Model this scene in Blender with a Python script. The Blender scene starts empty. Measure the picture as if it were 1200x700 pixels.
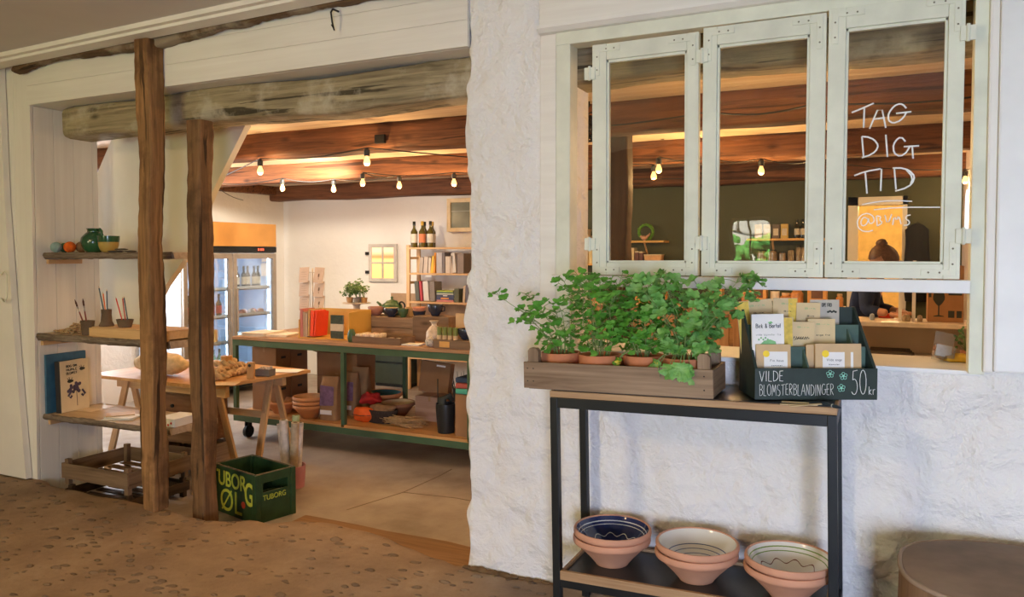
import bpy, bmesh, math, random
from mathutils import Vector, Matrix, noise
PI = math.pi
R = math.radians
scene = bpy.context.scene
C = scene.collection

# ------------------------------------------------------------------ camera
F = 907.0                      # focal length in pixels of the 1200 px wide frame
YAW = 25.9
PITCH = 2.0
SHY = -20.0 / 1200
EYE = Vector((0, 0, 1.5))
cd = bpy.data.cameras.new('camera')
cam = bpy.data.objects.new('camera', cd)
C.objects.link(cam)
cam.location = EYE
cam.rotation_euler = (R(90 - PITCH), 0, R(YAW))
cd.sensor_width = 36
cd.lens = F / 1200 * 36
cd.shift_y = SHY
cd.clip_start = 0.05
scene.camera = cam
_q = cam.rotation_euler.to_matrix()


def at(px, py, x=None, y=None, z=None):
    """world point seen at photo pixel (px, py) on the plane x=, y= or z="""
    d = _q @ Vector(((px - 600) / F, (350 - py) / F + SHY * 1200 / F, -1))
    k = (x / d.x) if x is not None else ((y / d.y) if y is not None else (z - EYE.z) / d.z)
    return EYE + d * k


# ------------------------------------------------------------------ render look, world, lights
vs = scene.view_settings
vs.view_transform = 'Standard'
vs.look = 'None'
vs.gamma = 1
vs.exposure = 0.0
vs.use_curve_mapping = False
cy = scene.cycles
cy.max_bounces = 8
cy.diffuse_bounces = 5
cy.glossy_bounces = 4
cy.transparent_max_bounces = 12
cy.transmission_bounces = 6
cy.sample_clamp_indirect = 6
cy.caustics_reflective = False
cy.caustics_refractive = False
cy.use_denoising = True
try:
    cy.denoiser = 'OPENIMAGEDENOISE'
    cy.denoising_input_passes = 'RGB_ALBEDO_NORMAL'
except Exception:
    pass

w = bpy.data.worlds.new('world')
scene.world = w
w.use_nodes = True
bgn = w.node_tree.nodes['Background']
bgn.inputs[0].default_value = (0.62, 0.78, 1.0, 1)
bgn.inputs[1].default_value = 1.2


def area(name, loc, aim, sx, sy, power, color):
    l = bpy.data.lights.new(name, 'AREA')
    l.shape = 'RECTANGLE'
    l.size = sx
    l.size_y = sy
    l.energy = power
    l.color = color
    o = bpy.data.objects.new(name, l)
    o.location = loc
    o.rotation_euler = (Vector(aim) - Vector(loc)).to_track_quat('-Z', 'Y').to_euler()
    C.objects.link(o)
    return o


def point(name, loc, power, color, rad=0.03):
    l = bpy.data.lights.new(name, 'POINT')
    l.energy = power
    l.color = color
    l.shadow_soft_size = rad
    o = bpy.data.objects.new(name, l)
    o.location = loc
    C.objects.link(o)
    return o


def spot(name, loc, aim, power, color, ang=80, blend=0.8, rad=0.05):
    l = bpy.data.lights.new(name, 'SPOT')
    l.energy = power
    l.color = color
    l.spot_size = R(ang)
    l.spot_blend = blend
    l.shadow_soft_size = rad
    o = bpy.data.objects.new(name, l)
    o.location = loc
    o.rotation_euler = (Vector(aim) - Vector(loc)).to_track_quat('-Z', 'Y').to_euler()
    C.objects.link(o)
    return o


WARM = (1.0, 0.62, 0.27)
# daylight through the open door behind and to the right of the camera
dl = area('daylight_door', (1.45, -2.93, 0.95), (0.4, 3.2, 0.15), 1.0, 1.5, 98, (0.60, 0.70, 1.0))
dl.data.spread = R(110)
# daylight, greened by the foliage outside, through an added unseen opening at left rear
area('added_rear_daylight', (-4.0, -2.93, 1.60), (-1.4, 3.2, 1.7), 0.95, 1.05, 58, (1.0, 0.96, 0.56))
# added warm fill over the entrance room, unseen and without a fixture
area('warm_overhead_fill', (-3.2, -0.9, 2.70), (-3.4, 0.6, 0.0), 0.5, 0.5, 62, (1.0, 0.66, 0.34))
# cool fill added at the closed west wall, hidden by the boarded stair
area('shop_side_fill', (-7.5, 5.2, 1.5), (-4.0, 6.4, 1.0), 1.0, 1.2, 90, (0.86, 0.92, 1.0))
# spot added to brighten the far shop corner, then the back room's light
spot('corner_glow_spot', (-4.6, 5.4, 2.36), (-7.1, 8.2, 1.5), 420, (1.0, 0.88, 0.72), 85, 1.0, 0.06)
point('back_room_light', (-0.05, 9.4, 2.1), 45, (1.0, 0.74, 0.38), 0.1)
# sun on the garden behind the camera (it enters no room)
sl = bpy.data.lights.new('sun', 'SUN')
sl.energy = 60
sl.angle = R(1)
so = bpy.data.objects.new('sun', sl)
so.rotation_euler = Vector((0.15, -0.62, -0.77)).to_track_quat('-Z', 'Y').to_euler()
C.objects.link(so)
BULB_E = 2.0                 # emission of a filament bulb
BULB_W = 13.0


# ------------------------------------------------------------------ materials
_mats = {}


def _new(name):
    m = bpy.data.materials.new(name)
    m.use_nodes = True
    nt = m.node_tree
    return m, nt, nt.nodes['Principled BSDF'], nt.nodes, nt.links


def _coords(nt, scale=(1, 1, 1), kind='Object'):
    tc = nt.nodes.new('ShaderNodeTexCoord')
    mp = nt.nodes.new('ShaderNodeMapping')
    mp.inputs['Scale'].default_value = scale
    nt.links.new(tc.outputs[kind], mp.inputs['Vector'])
    return mp.outputs['Vector']


def _noise(nt, vec, scale, detail=4, rough=0.55, dist=0.0):
    n = nt.nodes.new('ShaderNodeTexNoise')
    n.inputs['Scale'].default_value = scale
    n.inputs['Detail'].default_value = detail
    n.inputs['Roughness'].default_value = rough
    n.inputs['Distortion'].default_value = dist
    nt.links.new(vec, n.inputs['Vector'])
    return n.outputs['Fac']


def _ramp(nt, fac, stops):
    r = nt.nodes.new('ShaderNodeValToRGB')
    e = r.color_ramp.elements
    while len(e) < len(stops):
        e.new(0.5)
    for i, (p, c) in enumerate(stops):
        e[i].position = p
        e[i].color = (c[0], c[1], c[2], 1)
    nt.links.new(fac, r.inputs['Fac'])
    return r.outputs['Color']


def _bump(nt, h, strength, dist=0.01, nrm=None):
    b = nt.nodes.new('ShaderNodeBump')
    b.inputs['Strength'].default_value = strength
    b.inputs['Distance'].default_value = dist
    nt.links.new(h, b.inputs['Height'])
    if nrm is not None:
        nt.links.new(nrm, b.inputs['Normal'])
    return b.outputs['Normal']


def _math(nt, op, a, b=None, c=None):
    n = nt.nodes.new('ShaderNodeMath')
    n.operation = op
    for i, v in enumerate((a, b, c)):
        if v is None:
            continue
        if isinstance(v, (int, float)):
            n.inputs[i].default_value = v
        else:
            nt.links.new(v, n.inputs[i])
    return n.outputs[0]


def _mix(nt, fac, a, b):
    n = nt.nodes.new('ShaderNodeMix')
    n.data_type = 'RGBA'
    if isinstance(fac, (int, float)):
        n.inputs[0].default_value = fac
    else:
        nt.links.new(fac, n.inputs[0])
    for i, v in ((6, a), (7, b)):
        if isinstance(v, (tuple, list)):
            n.inputs[i].default_value = (v[0], v[1], v[2], 1)
        else:
            nt.links.new(v, n.inputs[i])
    return n.outputs[2]


def plain(name, col, rough=0.6, metal=0.0, var=0.12, scale=14, bump=0.0, spec=0.4, coat=0.0):
    """a surface with a slight natural variation of its colour"""
    if name in _mats:
        return _mats[name]
    m, nt, b, N, L = _new(name)
    v = _coords(nt)
    f = _noise(nt, v, scale, 5)
    lo = tuple(max(0, c * (1 - var)) for c in col)
    hi = tuple(min(1, c * (1 + var)) for c in col)
    L.new(_ramp(nt, f, [(0.3, lo), (0.7, hi)]), b.inputs['Base Color'])
    b.inputs['Roughness'].default_value = rough
    b.inputs['Metallic'].default_value = metal
    b.inputs['Specular IOR Level'].default_value = spec
    b.inputs['Coat Weight'].default_value = coat
    if bump:
        L.new(_bump(nt, _noise(nt, v, scale * 3, 6), bump, 0.006), b.inputs['Normal'])
    _mats[name] = m
    return m


def wood(name, dark, light, axis='x', rough=0.65, grain=1.0, bump=0.35, knots=True, crack=0.0, spots=None):
    key = name + '_' + axis
    if key in _mats:
        return _mats[key]
    m, nt, b, N, L = _new(key)
    s = [22 * grain] * 3
    s['xyz'.index(axis)] = 1.3 * grain
    v = _coords(nt, s)
    f1 = _noise(nt, v, 1.0, 8, 0.62, 1.3)
    s2 = [60 * grain] * 3
    s2['xyz'.index(axis)] = 2.2 * grain
    f2 = _noise(nt, _coords(nt, s2), 1.0, 4, 0.6, 0.4)
    f3 = _noise(nt, _coords(nt), 2.3, 3, 0.5)
    f = _math(nt, 'ADD', _math(nt, 'MULTIPLY', f1, 0.6), _math(nt, 'MULTIPLY', f2, 0.4))
    f = _math(nt, 'ADD', _math(nt, 'MULTIPLY', f, 0.8), _math(nt, 'MULTIPLY', f3, 0.2))
    mid = tuple((a + c) / 2 for a, c in zip(dark, light))
    col = _ramp(nt, f, [(0.36, dark), (0.5, mid), (0.64, light)])
    if knots:
        sk = [7 * grain] * 3
        sk['xyz'.index(axis)] = 2.6 * grain
        vo = N.new('ShaderNodeTexVoronoi')
        vo.inputs['Scale'].default_value = 1.0
        L.new(_coords(nt, sk), vo.inputs['Vector'])
        k = N.new('ShaderNodeMapRange')
        k.inputs[1].default_value = 0.04
        k.inputs[2].default_value = 0.17
        k.inputs[3].default_value = 0.75
        k.inputs[4].default_value = 0.0
        L.new(vo.outputs['Distance'], k.inputs[0])
        col = _mix(nt, k.outputs[0], col, tuple(c * 0.35 for c in dark))
    if crack:
        sc = [16] * 3
        sc['xyz'.index(axis)] = 0.8
        cf = _noise(nt, _coords(nt, sc), 1.0, 5, 0.5, 0.6)
        k = N.new('ShaderNodeMapRange')
        k.inputs[1].default_value = 0.385
        k.inputs[2].default_value = 0.42
        k.inputs[3].default_value = crack
        k.inputs[4].default_value = 0.0
        L.new(cf, k.inputs[0])
        col = _mix(nt, k.outputs[0], col, tuple(c * 0.25 for c in dark))
    if spots:
        k = N.new('ShaderNodeMapRange')
        k.inputs[1].default_value = 0.50
        k.inputs[2].default_value = 0.62
        L.new(_noise(nt, _coords(nt), 3.1, 6, 0.65), k.inputs[0])
        col = _mix(nt, _math(nt, 'MULTIPLY', k.outputs[0], 0.75), col, spots)
    L.new(col, b.inputs['Base Color'])
    b.inputs['Roughness'].default_value = rough
    b.inputs['Specular IOR Level'].default_value = 0.3
    if bump:
        L.new(_bump(nt, f, bump, 0.008), b.inputs['Normal'])
    _mats[key] = m
    return m


def plaster(name, col, amp=0.6, fine=0.35, stain=None):
    if name in _mats:
        return _mats[name]
    m, nt, b, N, L = _new(name)
    v = _coords(nt)
    big = _noise(nt, v, 7.5, 6, 0.55, 0.25)
    small = _noise(nt, v, 38, 6, 0.6)
    lo = tuple(c * 0.955 for c in col)
    cc = _ramp(nt, _noise(nt, v, 1.7, 4), [(0.3, lo), (0.7, col)])
    if stain:
        k = N.new('ShaderNodeMapRange')
        k.inputs[1].default_value = 0.62
        k.inputs[2].default_value = 0.74
        L.new(_noise(nt, v, 9, 8, 0.7), k.inputs[0])
        cc = _mix(nt, _math(nt, 'MULTIPLY', k.outputs[0], 0.5), cc, stain)
    L.new(cc, b.inputs['Base Color'])
    b.inputs['Roughness'].default_value = 0.85
    b.inputs['Specular IOR Level'].default_value = 0.2
    n1 = _bump(nt, big, amp, 0.055)
    L.new(_bump(nt, small, fine, 0.006, n1), b.inputs['Normal'])
    _mats[name] = m
    return m


def emit(name, col, strength):
    if name in _mats:
        return _mats[name]
    m, nt, b, N, L = _new(name)
    b.inputs['Base Color'].default_value = (col[0], col[1], col[2], 1)
    b.inputs['Emission Color'].default_value = (col[0], col[1], col[2], 1)
    b.inputs['Emission Strength'].default_value = strength
    _mats[name] = m
    return m


def glass(name, tint=(1, 1, 1), refl=1.0, dust=0.03, dustcol=(0.8, 0.8, 0.75)):
    if name in _mats:
        return _mats[name]
    m = bpy.data.materials.new(name)
    m.use_nodes = True
    nt = m.node_tree
    N, L = nt.nodes, nt.links
    for n in list(N):
        if n.type != 'OUTPUT_MATERIAL':
            N.remove(n)
    out = [n for n in N if n.type == 'OUTPUT_MATERIAL'][0]
    tr = N.new('ShaderNodeBsdfTransparent')
    tr.inputs[0].default_value = (*tint, 1)
    gl = N.new('ShaderNodeBsdfGlossy')
    gl.inputs['Roughness'].default_value = 0.012
    gl.inputs['Color'].default_value = (1, 1, 1, 1)
    fr = N.new('ShaderNodeFresnel')
    fr.inputs[0].default_value = 1.5
    v = _coords(nt)
    L.new(_bump(nt, _noise(nt, v, 3.5, 2, 0.5), 0.06, 0.02), gl.inputs['Normal'])
    mx = N.new('ShaderNodeMixShader')
    L.new(_math(nt, 'MULTIPLY', fr.outputs[0], refl), mx.inputs[0])
    L.new(tr.outputs[0], mx.inputs[1])
    L.new(gl.outputs[0], mx.inputs[2])
    df = N.new('ShaderNodeBsdfDiffuse')
    df.inputs[0].default_value = (*dustcol, 1)
    mx2 = N.new('ShaderNodeMixShader')
    dn = _math(nt, 'MULTIPLY', _noise(nt, v, 6, 8, 0.7), dust * 2)
    L.new(dn, mx2.inputs[0])
    L.new(mx.outputs[0], mx2.inputs[1])
    L.new(df.outputs[0], mx2.inputs[2])
    L.new(mx2.outputs[0], out.inputs[0])
    _mats[name] = m
    return m


# ------------------------------------------------------------------ mesh builder
def nz(p, s=1.0, seed=0):
    return noise.noise(Vector((p[0] * s + seed * 7.3, p[1] * s - seed * 3.1, p[2] * s + seed * 1.7)))


class MB:
    def __init__(self):
        self.bm = bmesh.new()
        self.mi = 0

    def _v(self, p):
        return self.bm.verts.new(p)

    def face(self, vs):
        try:
            f = self.bm.faces.new(vs)
            f.material_index = self.mi
            return f
        except ValueError:
            return None

    def poly(self, pts):
        return self.face([self._v(p) for p in pts])

    def box(self, x0, x1, y0, y1, z0, z1, M=None, bev=0.0):
        co = [(x, y, z) for x in (x0, x1) for y in (y0, y1) for z in (z0, z1)]
        vs = [self._v((M @ Vector(c)) if M else c) for c in co]
        idx = [(0, 1, 3, 2), (4, 6, 7, 5), (0, 4, 5, 1), (2, 3, 7, 6), (0, 2, 6, 4), (1, 5, 7, 3)]
        fs = [self.face([vs[i] for i in q]) for q in idx]
        if bev:
            es = list({e for f in fs for e in f.edges})
            bmesh.ops.bevel(self.bm, geom=es, offset=bev, segments=2, affect='EDGES', profile=0.6)
        return self

    def cbox(self, c, s, M=None, bev=0.0, rz=0.0, rx=0.0, ry=0.0):
        T = Matrix.Translation(c) @ Matrix.Rotation(rz, 4, 'Z') @ Matrix.Rotation(ry, 4, 'Y') @ Matrix.Rotation(rx, 4, 'X')
        if M:
            T = M @ T
        return self.box(-s[0] / 2, s[0] / 2, -s[1] / 2, s[1] / 2, -s[2] / 2, s[2] / 2, T, bev)

    def prism(self, pts, a, b, axis='z', M=None):
        """closed 2-D outline extruded from a to b along axis; pts are the two other coordinates in xyz order"""
        def mk(p, h):
            q = {'z': (p[0], p[1], h), 'y': (p[0], h, p[1]), 'x': (h, p[0], p[1])}[axis]
            return self._v((M @ Vector(q)) if M else q)
        A = [mk(p, a) for p in pts]
        B = [mk(p, b) for p in pts]
        n = len(pts)
        self.face(A[::-1])
        self.face(B)
        for i in range(n):
            self.face([A[i], A[(i + 1) % n], B[(i + 1) % n], B[i]])
        return self

    def tube(self, pts, r, seg=8, M=None, cap=True, flat=1.0):
        """round tube through pts; r a number or one per point"""
        pts = [Vector(p) for p in pts]
        n = len(pts)
        rings = []
        up0 = None
        for i, p in enumerate(pts):
            t = (pts[min(i + 1, n - 1)] - pts[max(i - 1, 0)])
            if t.length < 1e-9:
                t = Vector((0, 0, 1))
            t.normalize()
            if up0 is None:
                up0 = Vector((0, 0, 1)) if abs(t.z) < 0.9 else Vector((1, 0, 0))
            a = t.cross(up0)
            if a.length < 1e-6:
                a = t.cross(Vector((0, 1, 0)))
            a.normalize()
            b = a.cross(t).normalized()
            up0 = b
            rr = r[i] if isinstance(r, (list, tuple)) else r
            ring = []
            for k in range(seg):
                an = 2 * PI * k / seg
                q = p + a * math.cos(an) * rr + b * math.sin(an) * rr * flat
                ring.append(self._v((M @ q) if M else q))
            rings.append(ring)
        for i in range(n - 1):
            for k in range(seg):
                self.face([rings[i][k], rings[i][(k + 1) % seg], rings[i + 1][(k + 1) % seg], rings[i + 1][k]])
        if cap:
            self.face(rings[0][::-1])
            self.face(rings[-1])
        return self

    def lathe(self, prof, c=(0, 0, 0), seg=32, M=None, wob=0.0, mats=None, sx=1.0, sy=1.0, ex=2.0):
        """prof: (radius, z) from bottom to top; mats: material index per ring gap"""
        c = Vector(c)
        rings = []
        for r, z in prof:
            if r < 1e-5:
                q = c + Vector((0, 0, z))
                rings.append([self._v((M @ q) if M else q)])
                continue
            ring = []
            for k in range(seg):
                a = 2 * PI * k / seg
                rr = r * (1 + wob * noise.noise(Vector((math.cos(a) * 2, math.sin(a) * 2, z * 9 + r))))
                ca, sa = math.cos(a), math.sin(a)
                if ex != 2.0:
                    ca = math.copysign(abs(ca) ** (2 / ex), ca)
                    sa = math.copysign(abs(sa) ** (2 / ex), sa)
                q = c + Vector((ca * rr * sx, sa * rr * sy, z))
                ring.append(self._v((M @ q) if M else q))
            rings.append(ring)
        keep = self.mi
        for i in range(len(rings) - 1):
            A, B = rings[i], rings[i + 1]
            if mats:
                self.mi = mats[i]
            for k in range(seg):
                k2 = (k + 1) % seg
                if len(A) == 1 and len(B) > 1:
                    self.face([A[0], B[k2], B[k]])
                elif len(B) == 1 and len(A) > 1:
                    self.face([A[k], A[k2], B[0]])
                elif len(A) > 1:
                    self.face([A[k], A[k2], B[k2], B[k]])
        self.mi = keep
        return self

    def ball(self, c, r, s=(1, 1, 1), u=16, v=10, M=None, wob=0.0, ws=6.0):
        prof = []
        c = Vector(c)
        rings = []
        for i in range(v + 1):
            t = -PI / 2 + PI * i / v
            ring = []
            cnt = 1 if i in (0, v) else u
            for k in range(cnt):
                a = 2 * PI * k / u
                d = Vector((math.cos(t) * math.cos(a) * s[0], math.cos(t) * math.sin(a) * s[1], math.sin(t) * s[2])) * r
                if wob:
                    d *= 1 + wob * noise.noise((c + d) * ws / max(r, 1e-3) * 0.3)
                q = c + d
                ring.append(self._v((M @ q) if M else q))
            rings.append(ring)
        for i in range(v):
            A, B = rings[i], rings[i + 1]
            for k in range(u):
                k2 = (k + 1) % u
                if len(A) == 1:
                    self.face([A[0], B[k2], B[k]])
                elif len(B) == 1:
                    self.face([A[k], A[k2], B[0]])
                else:
                    self.face([A[k], A[k2], B[k2], B[k]])
        return self

    def timber(self, p0, p1, w_, h_, seed=0, amp=0.008, n=40, rc=0.16, fr=3.0, taper=0.0, bend=0.0):
        """hewn log: rounded rectangle section with a wandering surface"""
        p0, p1 = Vector(p0), Vector(p1)
        t = (p1 - p0)
        Ln = t.length
        t.normalize()
        up = Vector((0, 0, 1)) if abs(t.z) < 0.9 else Vector((0, 1, 0))
        a = t.cross(up).normalized()
        b = a.cross(t).normalized()
        sec = []
        for k in range(20):
            an = 2 * PI * (k + 0.5) / 20
            ca, sa = math.cos(an), math.sin(an)
            e = 2 / (2 + 0.6 / rc)
            sec.append((math.copysign(abs(ca) ** e, ca) * w_ / 2, math.copysign(abs(sa) ** e, sa) * h_ / 2))
        rings = []
        for i in range(n + 1):
            s = i / n
            c = p0 + t * Ln * s
            c += a * (noise.noise(Vector((s * Ln * 1.1, seed, 0))) * amp * 2.2) + b * (noise.noise(Vector((s * Ln * 1.1, seed, 9))) * amp * 2.2 + bend * math.sin(PI * s))
            k_ = 1 - taper * s
            ring = []
            for (u, v) in sec:
                q = c + a * u * k_ + b * v * k_
                dd = (a * u + b * v).normalized()
                q += dd * (noise.noise(Vector((u * 14 + seed * 5, v * 14, s * Ln * fr))) * amp + noise.noise(Vector((u * 40, v * 40 + seed, s * Ln * fr * 5))) * amp * 0.4)
                ring.append(self._v(q))
            rings.append(ring)
        for i in range(n):
            for k in range(20):
                k2 = (k + 1) % 20
                self.face([rings[i][k], rings[i][k2], rings[i + 1][k2], rings[i + 1][k]])
        self.face(rings[0][::-1])
        self.face(rings[-1])
        return self

    def build(self, name, mat, parent=None, smooth=False, auto=None, loc=None):
        me = bpy.data.meshes.new(name)
        bmesh.ops.recalc_face_normals(self.bm, faces=self.bm.faces)
        self.bm.to_mesh(me)
        self.bm.free()
        for m in (mat if isinstance(mat, (list, tuple)) else [mat]):
            me.materials.append(m)
        if smooth:
            me.polygons.foreach_set('use_smooth', [True] * len(me.polygons))
            if auto:
                me.set_sharp_from_angle(angle=R(auto))
        o = bpy.data.objects.new(name, me)
        if loc is not None:
            o.location = loc
        C.objects.link(o)
        if parent is not None:
            o.parent = parent
        return o


def tag(o, label=None, cat=None, group=None, kind=None):
    if label:
        o['label'] = label
    if cat:
        o['category'] = cat
    if group:
        o['group'] = group
    if kind:
        o['kind'] = kind
    return o


def thing(name, label, cat, loc=(0, 0, 0), rz=0.0, group=None, rot=None):
    o = bpy.data.objects.new(name, None)
    o.empty_display_size = 0.05
    C.objects.link(o)
    o.location = loc
    o.rotation_euler = rot if rot else (0, 0, rz)
    return tag(o, label, cat, group)


def struct(name, mb, m, smooth=False, auto=None, label=None, cat=None, parent=None):
    o = mb.build(name, m, parent, smooth, auto)
    if parent is None:
        tag(o, label, cat, None, 'structure')
    return o


def dup(o, loc=None, rz=None, label=None, group=None, parent=None, scale=None):
    c = o.copy()
    C.objects.link(c)
    if parent is not None:
        c.parent = parent
    if loc is not None:
        c.location = loc
    if rz is not None:
        c.rotation_euler = (c.rotation_euler.x, c.rotation_euler.y, rz)
    if scale is not None:
        c.scale = (scale,) * 3 if isinstance(scale, (int, float)) else scale
    if label:
        c['label'] = label
    if group:
        c['group'] = group
    for ch in [x for x in bpy.data.objects if x.parent == o]:
        dup(ch, parent=c)
    return c


def arc(cx, cy_, r, a0, a1, n=8, ry=None):
    ry = r if ry is None else ry
    return [(cx + r * math.cos(R(a0 + (a1 - a0) * i / n)), cy_ + ry * math.sin(R(a0 + (a1 - a0) * i / n))) for i in range(n + 1)]


# single-stroke hand lettering: unit cell, x 0..w, y 0..1 upward
GL = {
    'A': (0.8, [[(0, 0), (0.42, 1), (0.78, 0)], [(0.14, 0.36), (0.68, 0.4)]]),
    'B': (0.62, [[(0.05, 0), (0.05, 1)], [(0.05, 1)] + arc(0.2, 0.77, 0.36, 80, -90, 7, 0.23) + [(0.05, 0.54)], [(0.05, 0.54)] + arc(0.22, 0.27, 0.4, 85, -90, 7, 0.27) + [(0.05, 0)]]),
    'C': (0.7, [arc(0.4, 0.5, 0.38, 50, 310, 12, 0.5)]),
    'D': (0.72, [[(0.06, 0.02), (0.05, 1)], [(0.0, 0.98)] + arc(0.12, 0.5, 0.56, 85, -85, 10, 0.48) + [(0.03, 0.02)]]),
    'E': (0.55, [[(0.5, 1), (0.05, 0.97), (0.04, 0.03), (0.52, 0)], [(0.05, 0.52), (0.42, 0.54)]]),
    'F': (0.55, [[(0.5, 1), (0.05, 0.97), (0.04, 0)], [(0.05, 0.52), (0.42, 0.54)]]),
    'G': (0.82, [arc(0.42, 0.5, 0.4, 55, 330, 12, 0.48) + [(0.76, 0.46)], [(0.5, 0.47), (0.95, 0.5)]]),
    'H': (0.7, [[(0.05, 0), (0.05, 1)], [(0.6, 0), (0.6, 1)], [(0.05, 0.5), (0.6, 0.52)]]),
    'I': (0.22, [[(0.1, 0), (0.1, 1)]]),
    'i': (0.22, [[(0.1, 0), (0.1, 0.66)], [(0.1, 0.84), (0.1, 0.9)]]),
    'K': (0.6, [[(0.05, 0), (0.05, 1)], [(0.52, 1), (0.06, 0.48), (0.56, 0)]]),
    'L': (0.55, [[(0.08, 1), (0.05, 0.02), (0.5, 0)]]),
    'M': (0.85, [[(0.02, 0), (0.14, 1), (0.4, 0.3), (0.66, 1), (0.8, 0)]]),
    'N': (0.7, [[(0.05, 0), (0.07, 1), (0.58, 0.02), (0.6, 1)]]),
    'O': (0.78, [arc(0.38, 0.5, 0.36, 90, 450, 14, 0.5)]),
    'P': (0.6, [[(0.05, 0), (0.05, 1)], [(0.05, 1)] + arc(0.2, 0.75, 0.36, 80, -90, 7, 0.25) + [(0.05, 0.5)]]),
    'R': (0.65, [[(0.05, 0), (0.05, 1)], [(0.05, 1)] + arc(0.2, 0.76, 0.36, 80, -90, 7, 0.24) + [(0.08, 0.52), (0.58, 0)]]),
    'S': (0.6, [arc(0.3, 0.75, 0.26, 50, 250, 7, 0.25) + arc(0.28, 0.26, 0.28, 80, -130, 8, 0.26)]),
    'T': (0.7, [[(0, 0.93), (0.7, 1)], [(0.36, 0.97), (0.34, 0)]]),
    'U': (0.7, [[(0.05, 1), (0.06, 0.35)] + arc(0.34, 0.3, 0.28, 180, 360, 8, 0.3) + [(0.63, 1)]]),
    'V': (0.7, [[(0, 1), (0.32, 0), (0.66, 1)]]),
    'Y': (0.66, [[(0, 1), (0.32, 0.5), (0.64, 1)], [(0.32, 0.5), (0.3, 0)]]),
    'W': (0.9, [[(0, 1), (0.2, 0), (0.43, 0.8), (0.64, 0), (0.86, 1)]]),
    'k': (0.45, [[(0.05, 0), (0.05, 0.95)], [(0.36, 0.6), (0.06, 0.26), (0.4, 0)]]),
    'r': (0.4, [[(0.05, 0), (0.05, 0.6)], [(0.05, 0.4), (0.16, 0.58), (0.34, 0.6)]]),
    't': (0.36, [[(0.16, 0.95), (0.16, 0.1), (0.3, 0)], [(0, 0.62), (0.32, 0.62)]]),
    'o': (0.5, [arc(0.23, 0.3, 0.21, 90, 450, 10, 0.3)]),
    'e': (0.46, [[(0.03, 0.32), (0.42, 0.34)] + arc(0.22, 0.3, 0.2, 10, 320, 10, 0.3)]),
    'f': (0.36, [[(0.34, 0.92), (0.18, 0.9), (0.14, 0)], [(0, 0.58), (0.3, 0.58)]]),
    'a': (0.5, [arc(0.22, 0.3, 0.2, 40, 320, 10, 0.3), [(0.42, 0.6), (0.42, 0)]]),
    'n': (0.5, [[(0.05, 0), (0.05, 0.6)], [(0.05, 0.42)] + arc(0.23, 0.38, 0.18, 150, 0, 6, 0.22) + [(0.42, 0)]]),
    's': (0.42, [arc(0.2, 0.45, 0.15, 50, 250, 6, 0.15) + arc(0.19, 0.16, 0.16, 80, -130, 7, 0.16)]),
    'l': (0.18, [[(0.08, 0), (0.08, 0.95)]]),
    'd': (0.5, [arc(0.22, 0.3, 0.2, 40, 320, 10, 0.3), [(0.42, 0.95), (0.42, 0)]]),
    '5': (0.6, [[(0.55, 1), (0.14, 0.96), (0.1, 0.6)] + arc(0.24, 0.32, 0.3, 110, -140, 10, 0.32)]),
    '0': (0.72, [arc(0.34, 0.5, 0.3, 90, 450, 14, 0.5)]),
    '@': (0.95, [arc(0.42, 0.45, 0.17, 60, 400, 10, 0.2) + [(0.62, 0.3), (0.76, 0.36)] + arc(0.44, 0.48, 0.42, 0, 330, 16, 0.46)]),
    '&': (0.6, [[(0.56, 0), (0.14, 0.72)] + arc(0.26, 0.82, 0.13, 180, 0, 6, 0.16) + [(0.36, 0.62), (0.08, 0.3)] + arc(0.24, 0.2, 0.18, 160, 300, 6, 0.18) + [(0.56, 0.4)]]),
    'h': (0.5, [[(0.05, 0), (0.05, 0.95)], [(0.05, 0.42)] + arc(0.23, 0.38, 0.18, 150, 0, 6, 0.22) + [(0.42, 0)]]),
    'v': (0.46, [[(0, 0.6), (0.2, 0), (0.42, 0.6)]]),
    'm': (0.75, [[(0.05, 0), (0.05, 0.6)], [(0.05, 0.4), (0.2, 0.6), (0.34, 0.45), (0.34, 0)], [(0.34, 0.42), (0.5, 0.6), (0.64, 0.45), (0.64, 0)]]),
    'g': (0.5, [arc(0.22, 0.3, 0.2, 40, 320, 10, 0.3), [(0.42, 0.6), (0.42, -0.2), (0.1, -0.28)]]),
    'b': (0.5, [[(0.06, 0.95), (0.06, 0)], arc(0.24, 0.3, 0.2, 140, -140, 10, 0.3)]),
    'c': (0.42, [arc(0.22, 0.3, 0.2, 50, 310, 10, 0.3)]),
    'u': (0.48, [[(0.05, 0.6), (0.07, 0.1), (0.25, 0), (0.42, 0.14)], [(0.42, 0.6), (0.42, 0)]]),
    ' ': (0.4, []),
    '.': (0.2, [[(0.06, 0.0), (0.1, 0.04)]]),
    'Ø': (0.78, [arc(0.38, 0.5, 0.36, 90, 450, 14, 0.5), [(0.1, -0.04), (0.66, 1.04)]]),
    'ø': (0.5, [arc(0.23, 0.3, 0.21, 90, 450, 10, 0.3), [(0.02, -0.04), (0.44, 0.64)]]),
    'Æ': (0.95, [[(0, 0), (0.42, 1), (0.9, 1)], [(0.46, 1), (0.48, 0), (0.92, 0)], [(0.18, 0.4), (0.8, 0.45)]]),
}


def text_width(s, sp=0.14):
    return sum(GL[c][0] + sp for c in s) - sp


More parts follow.
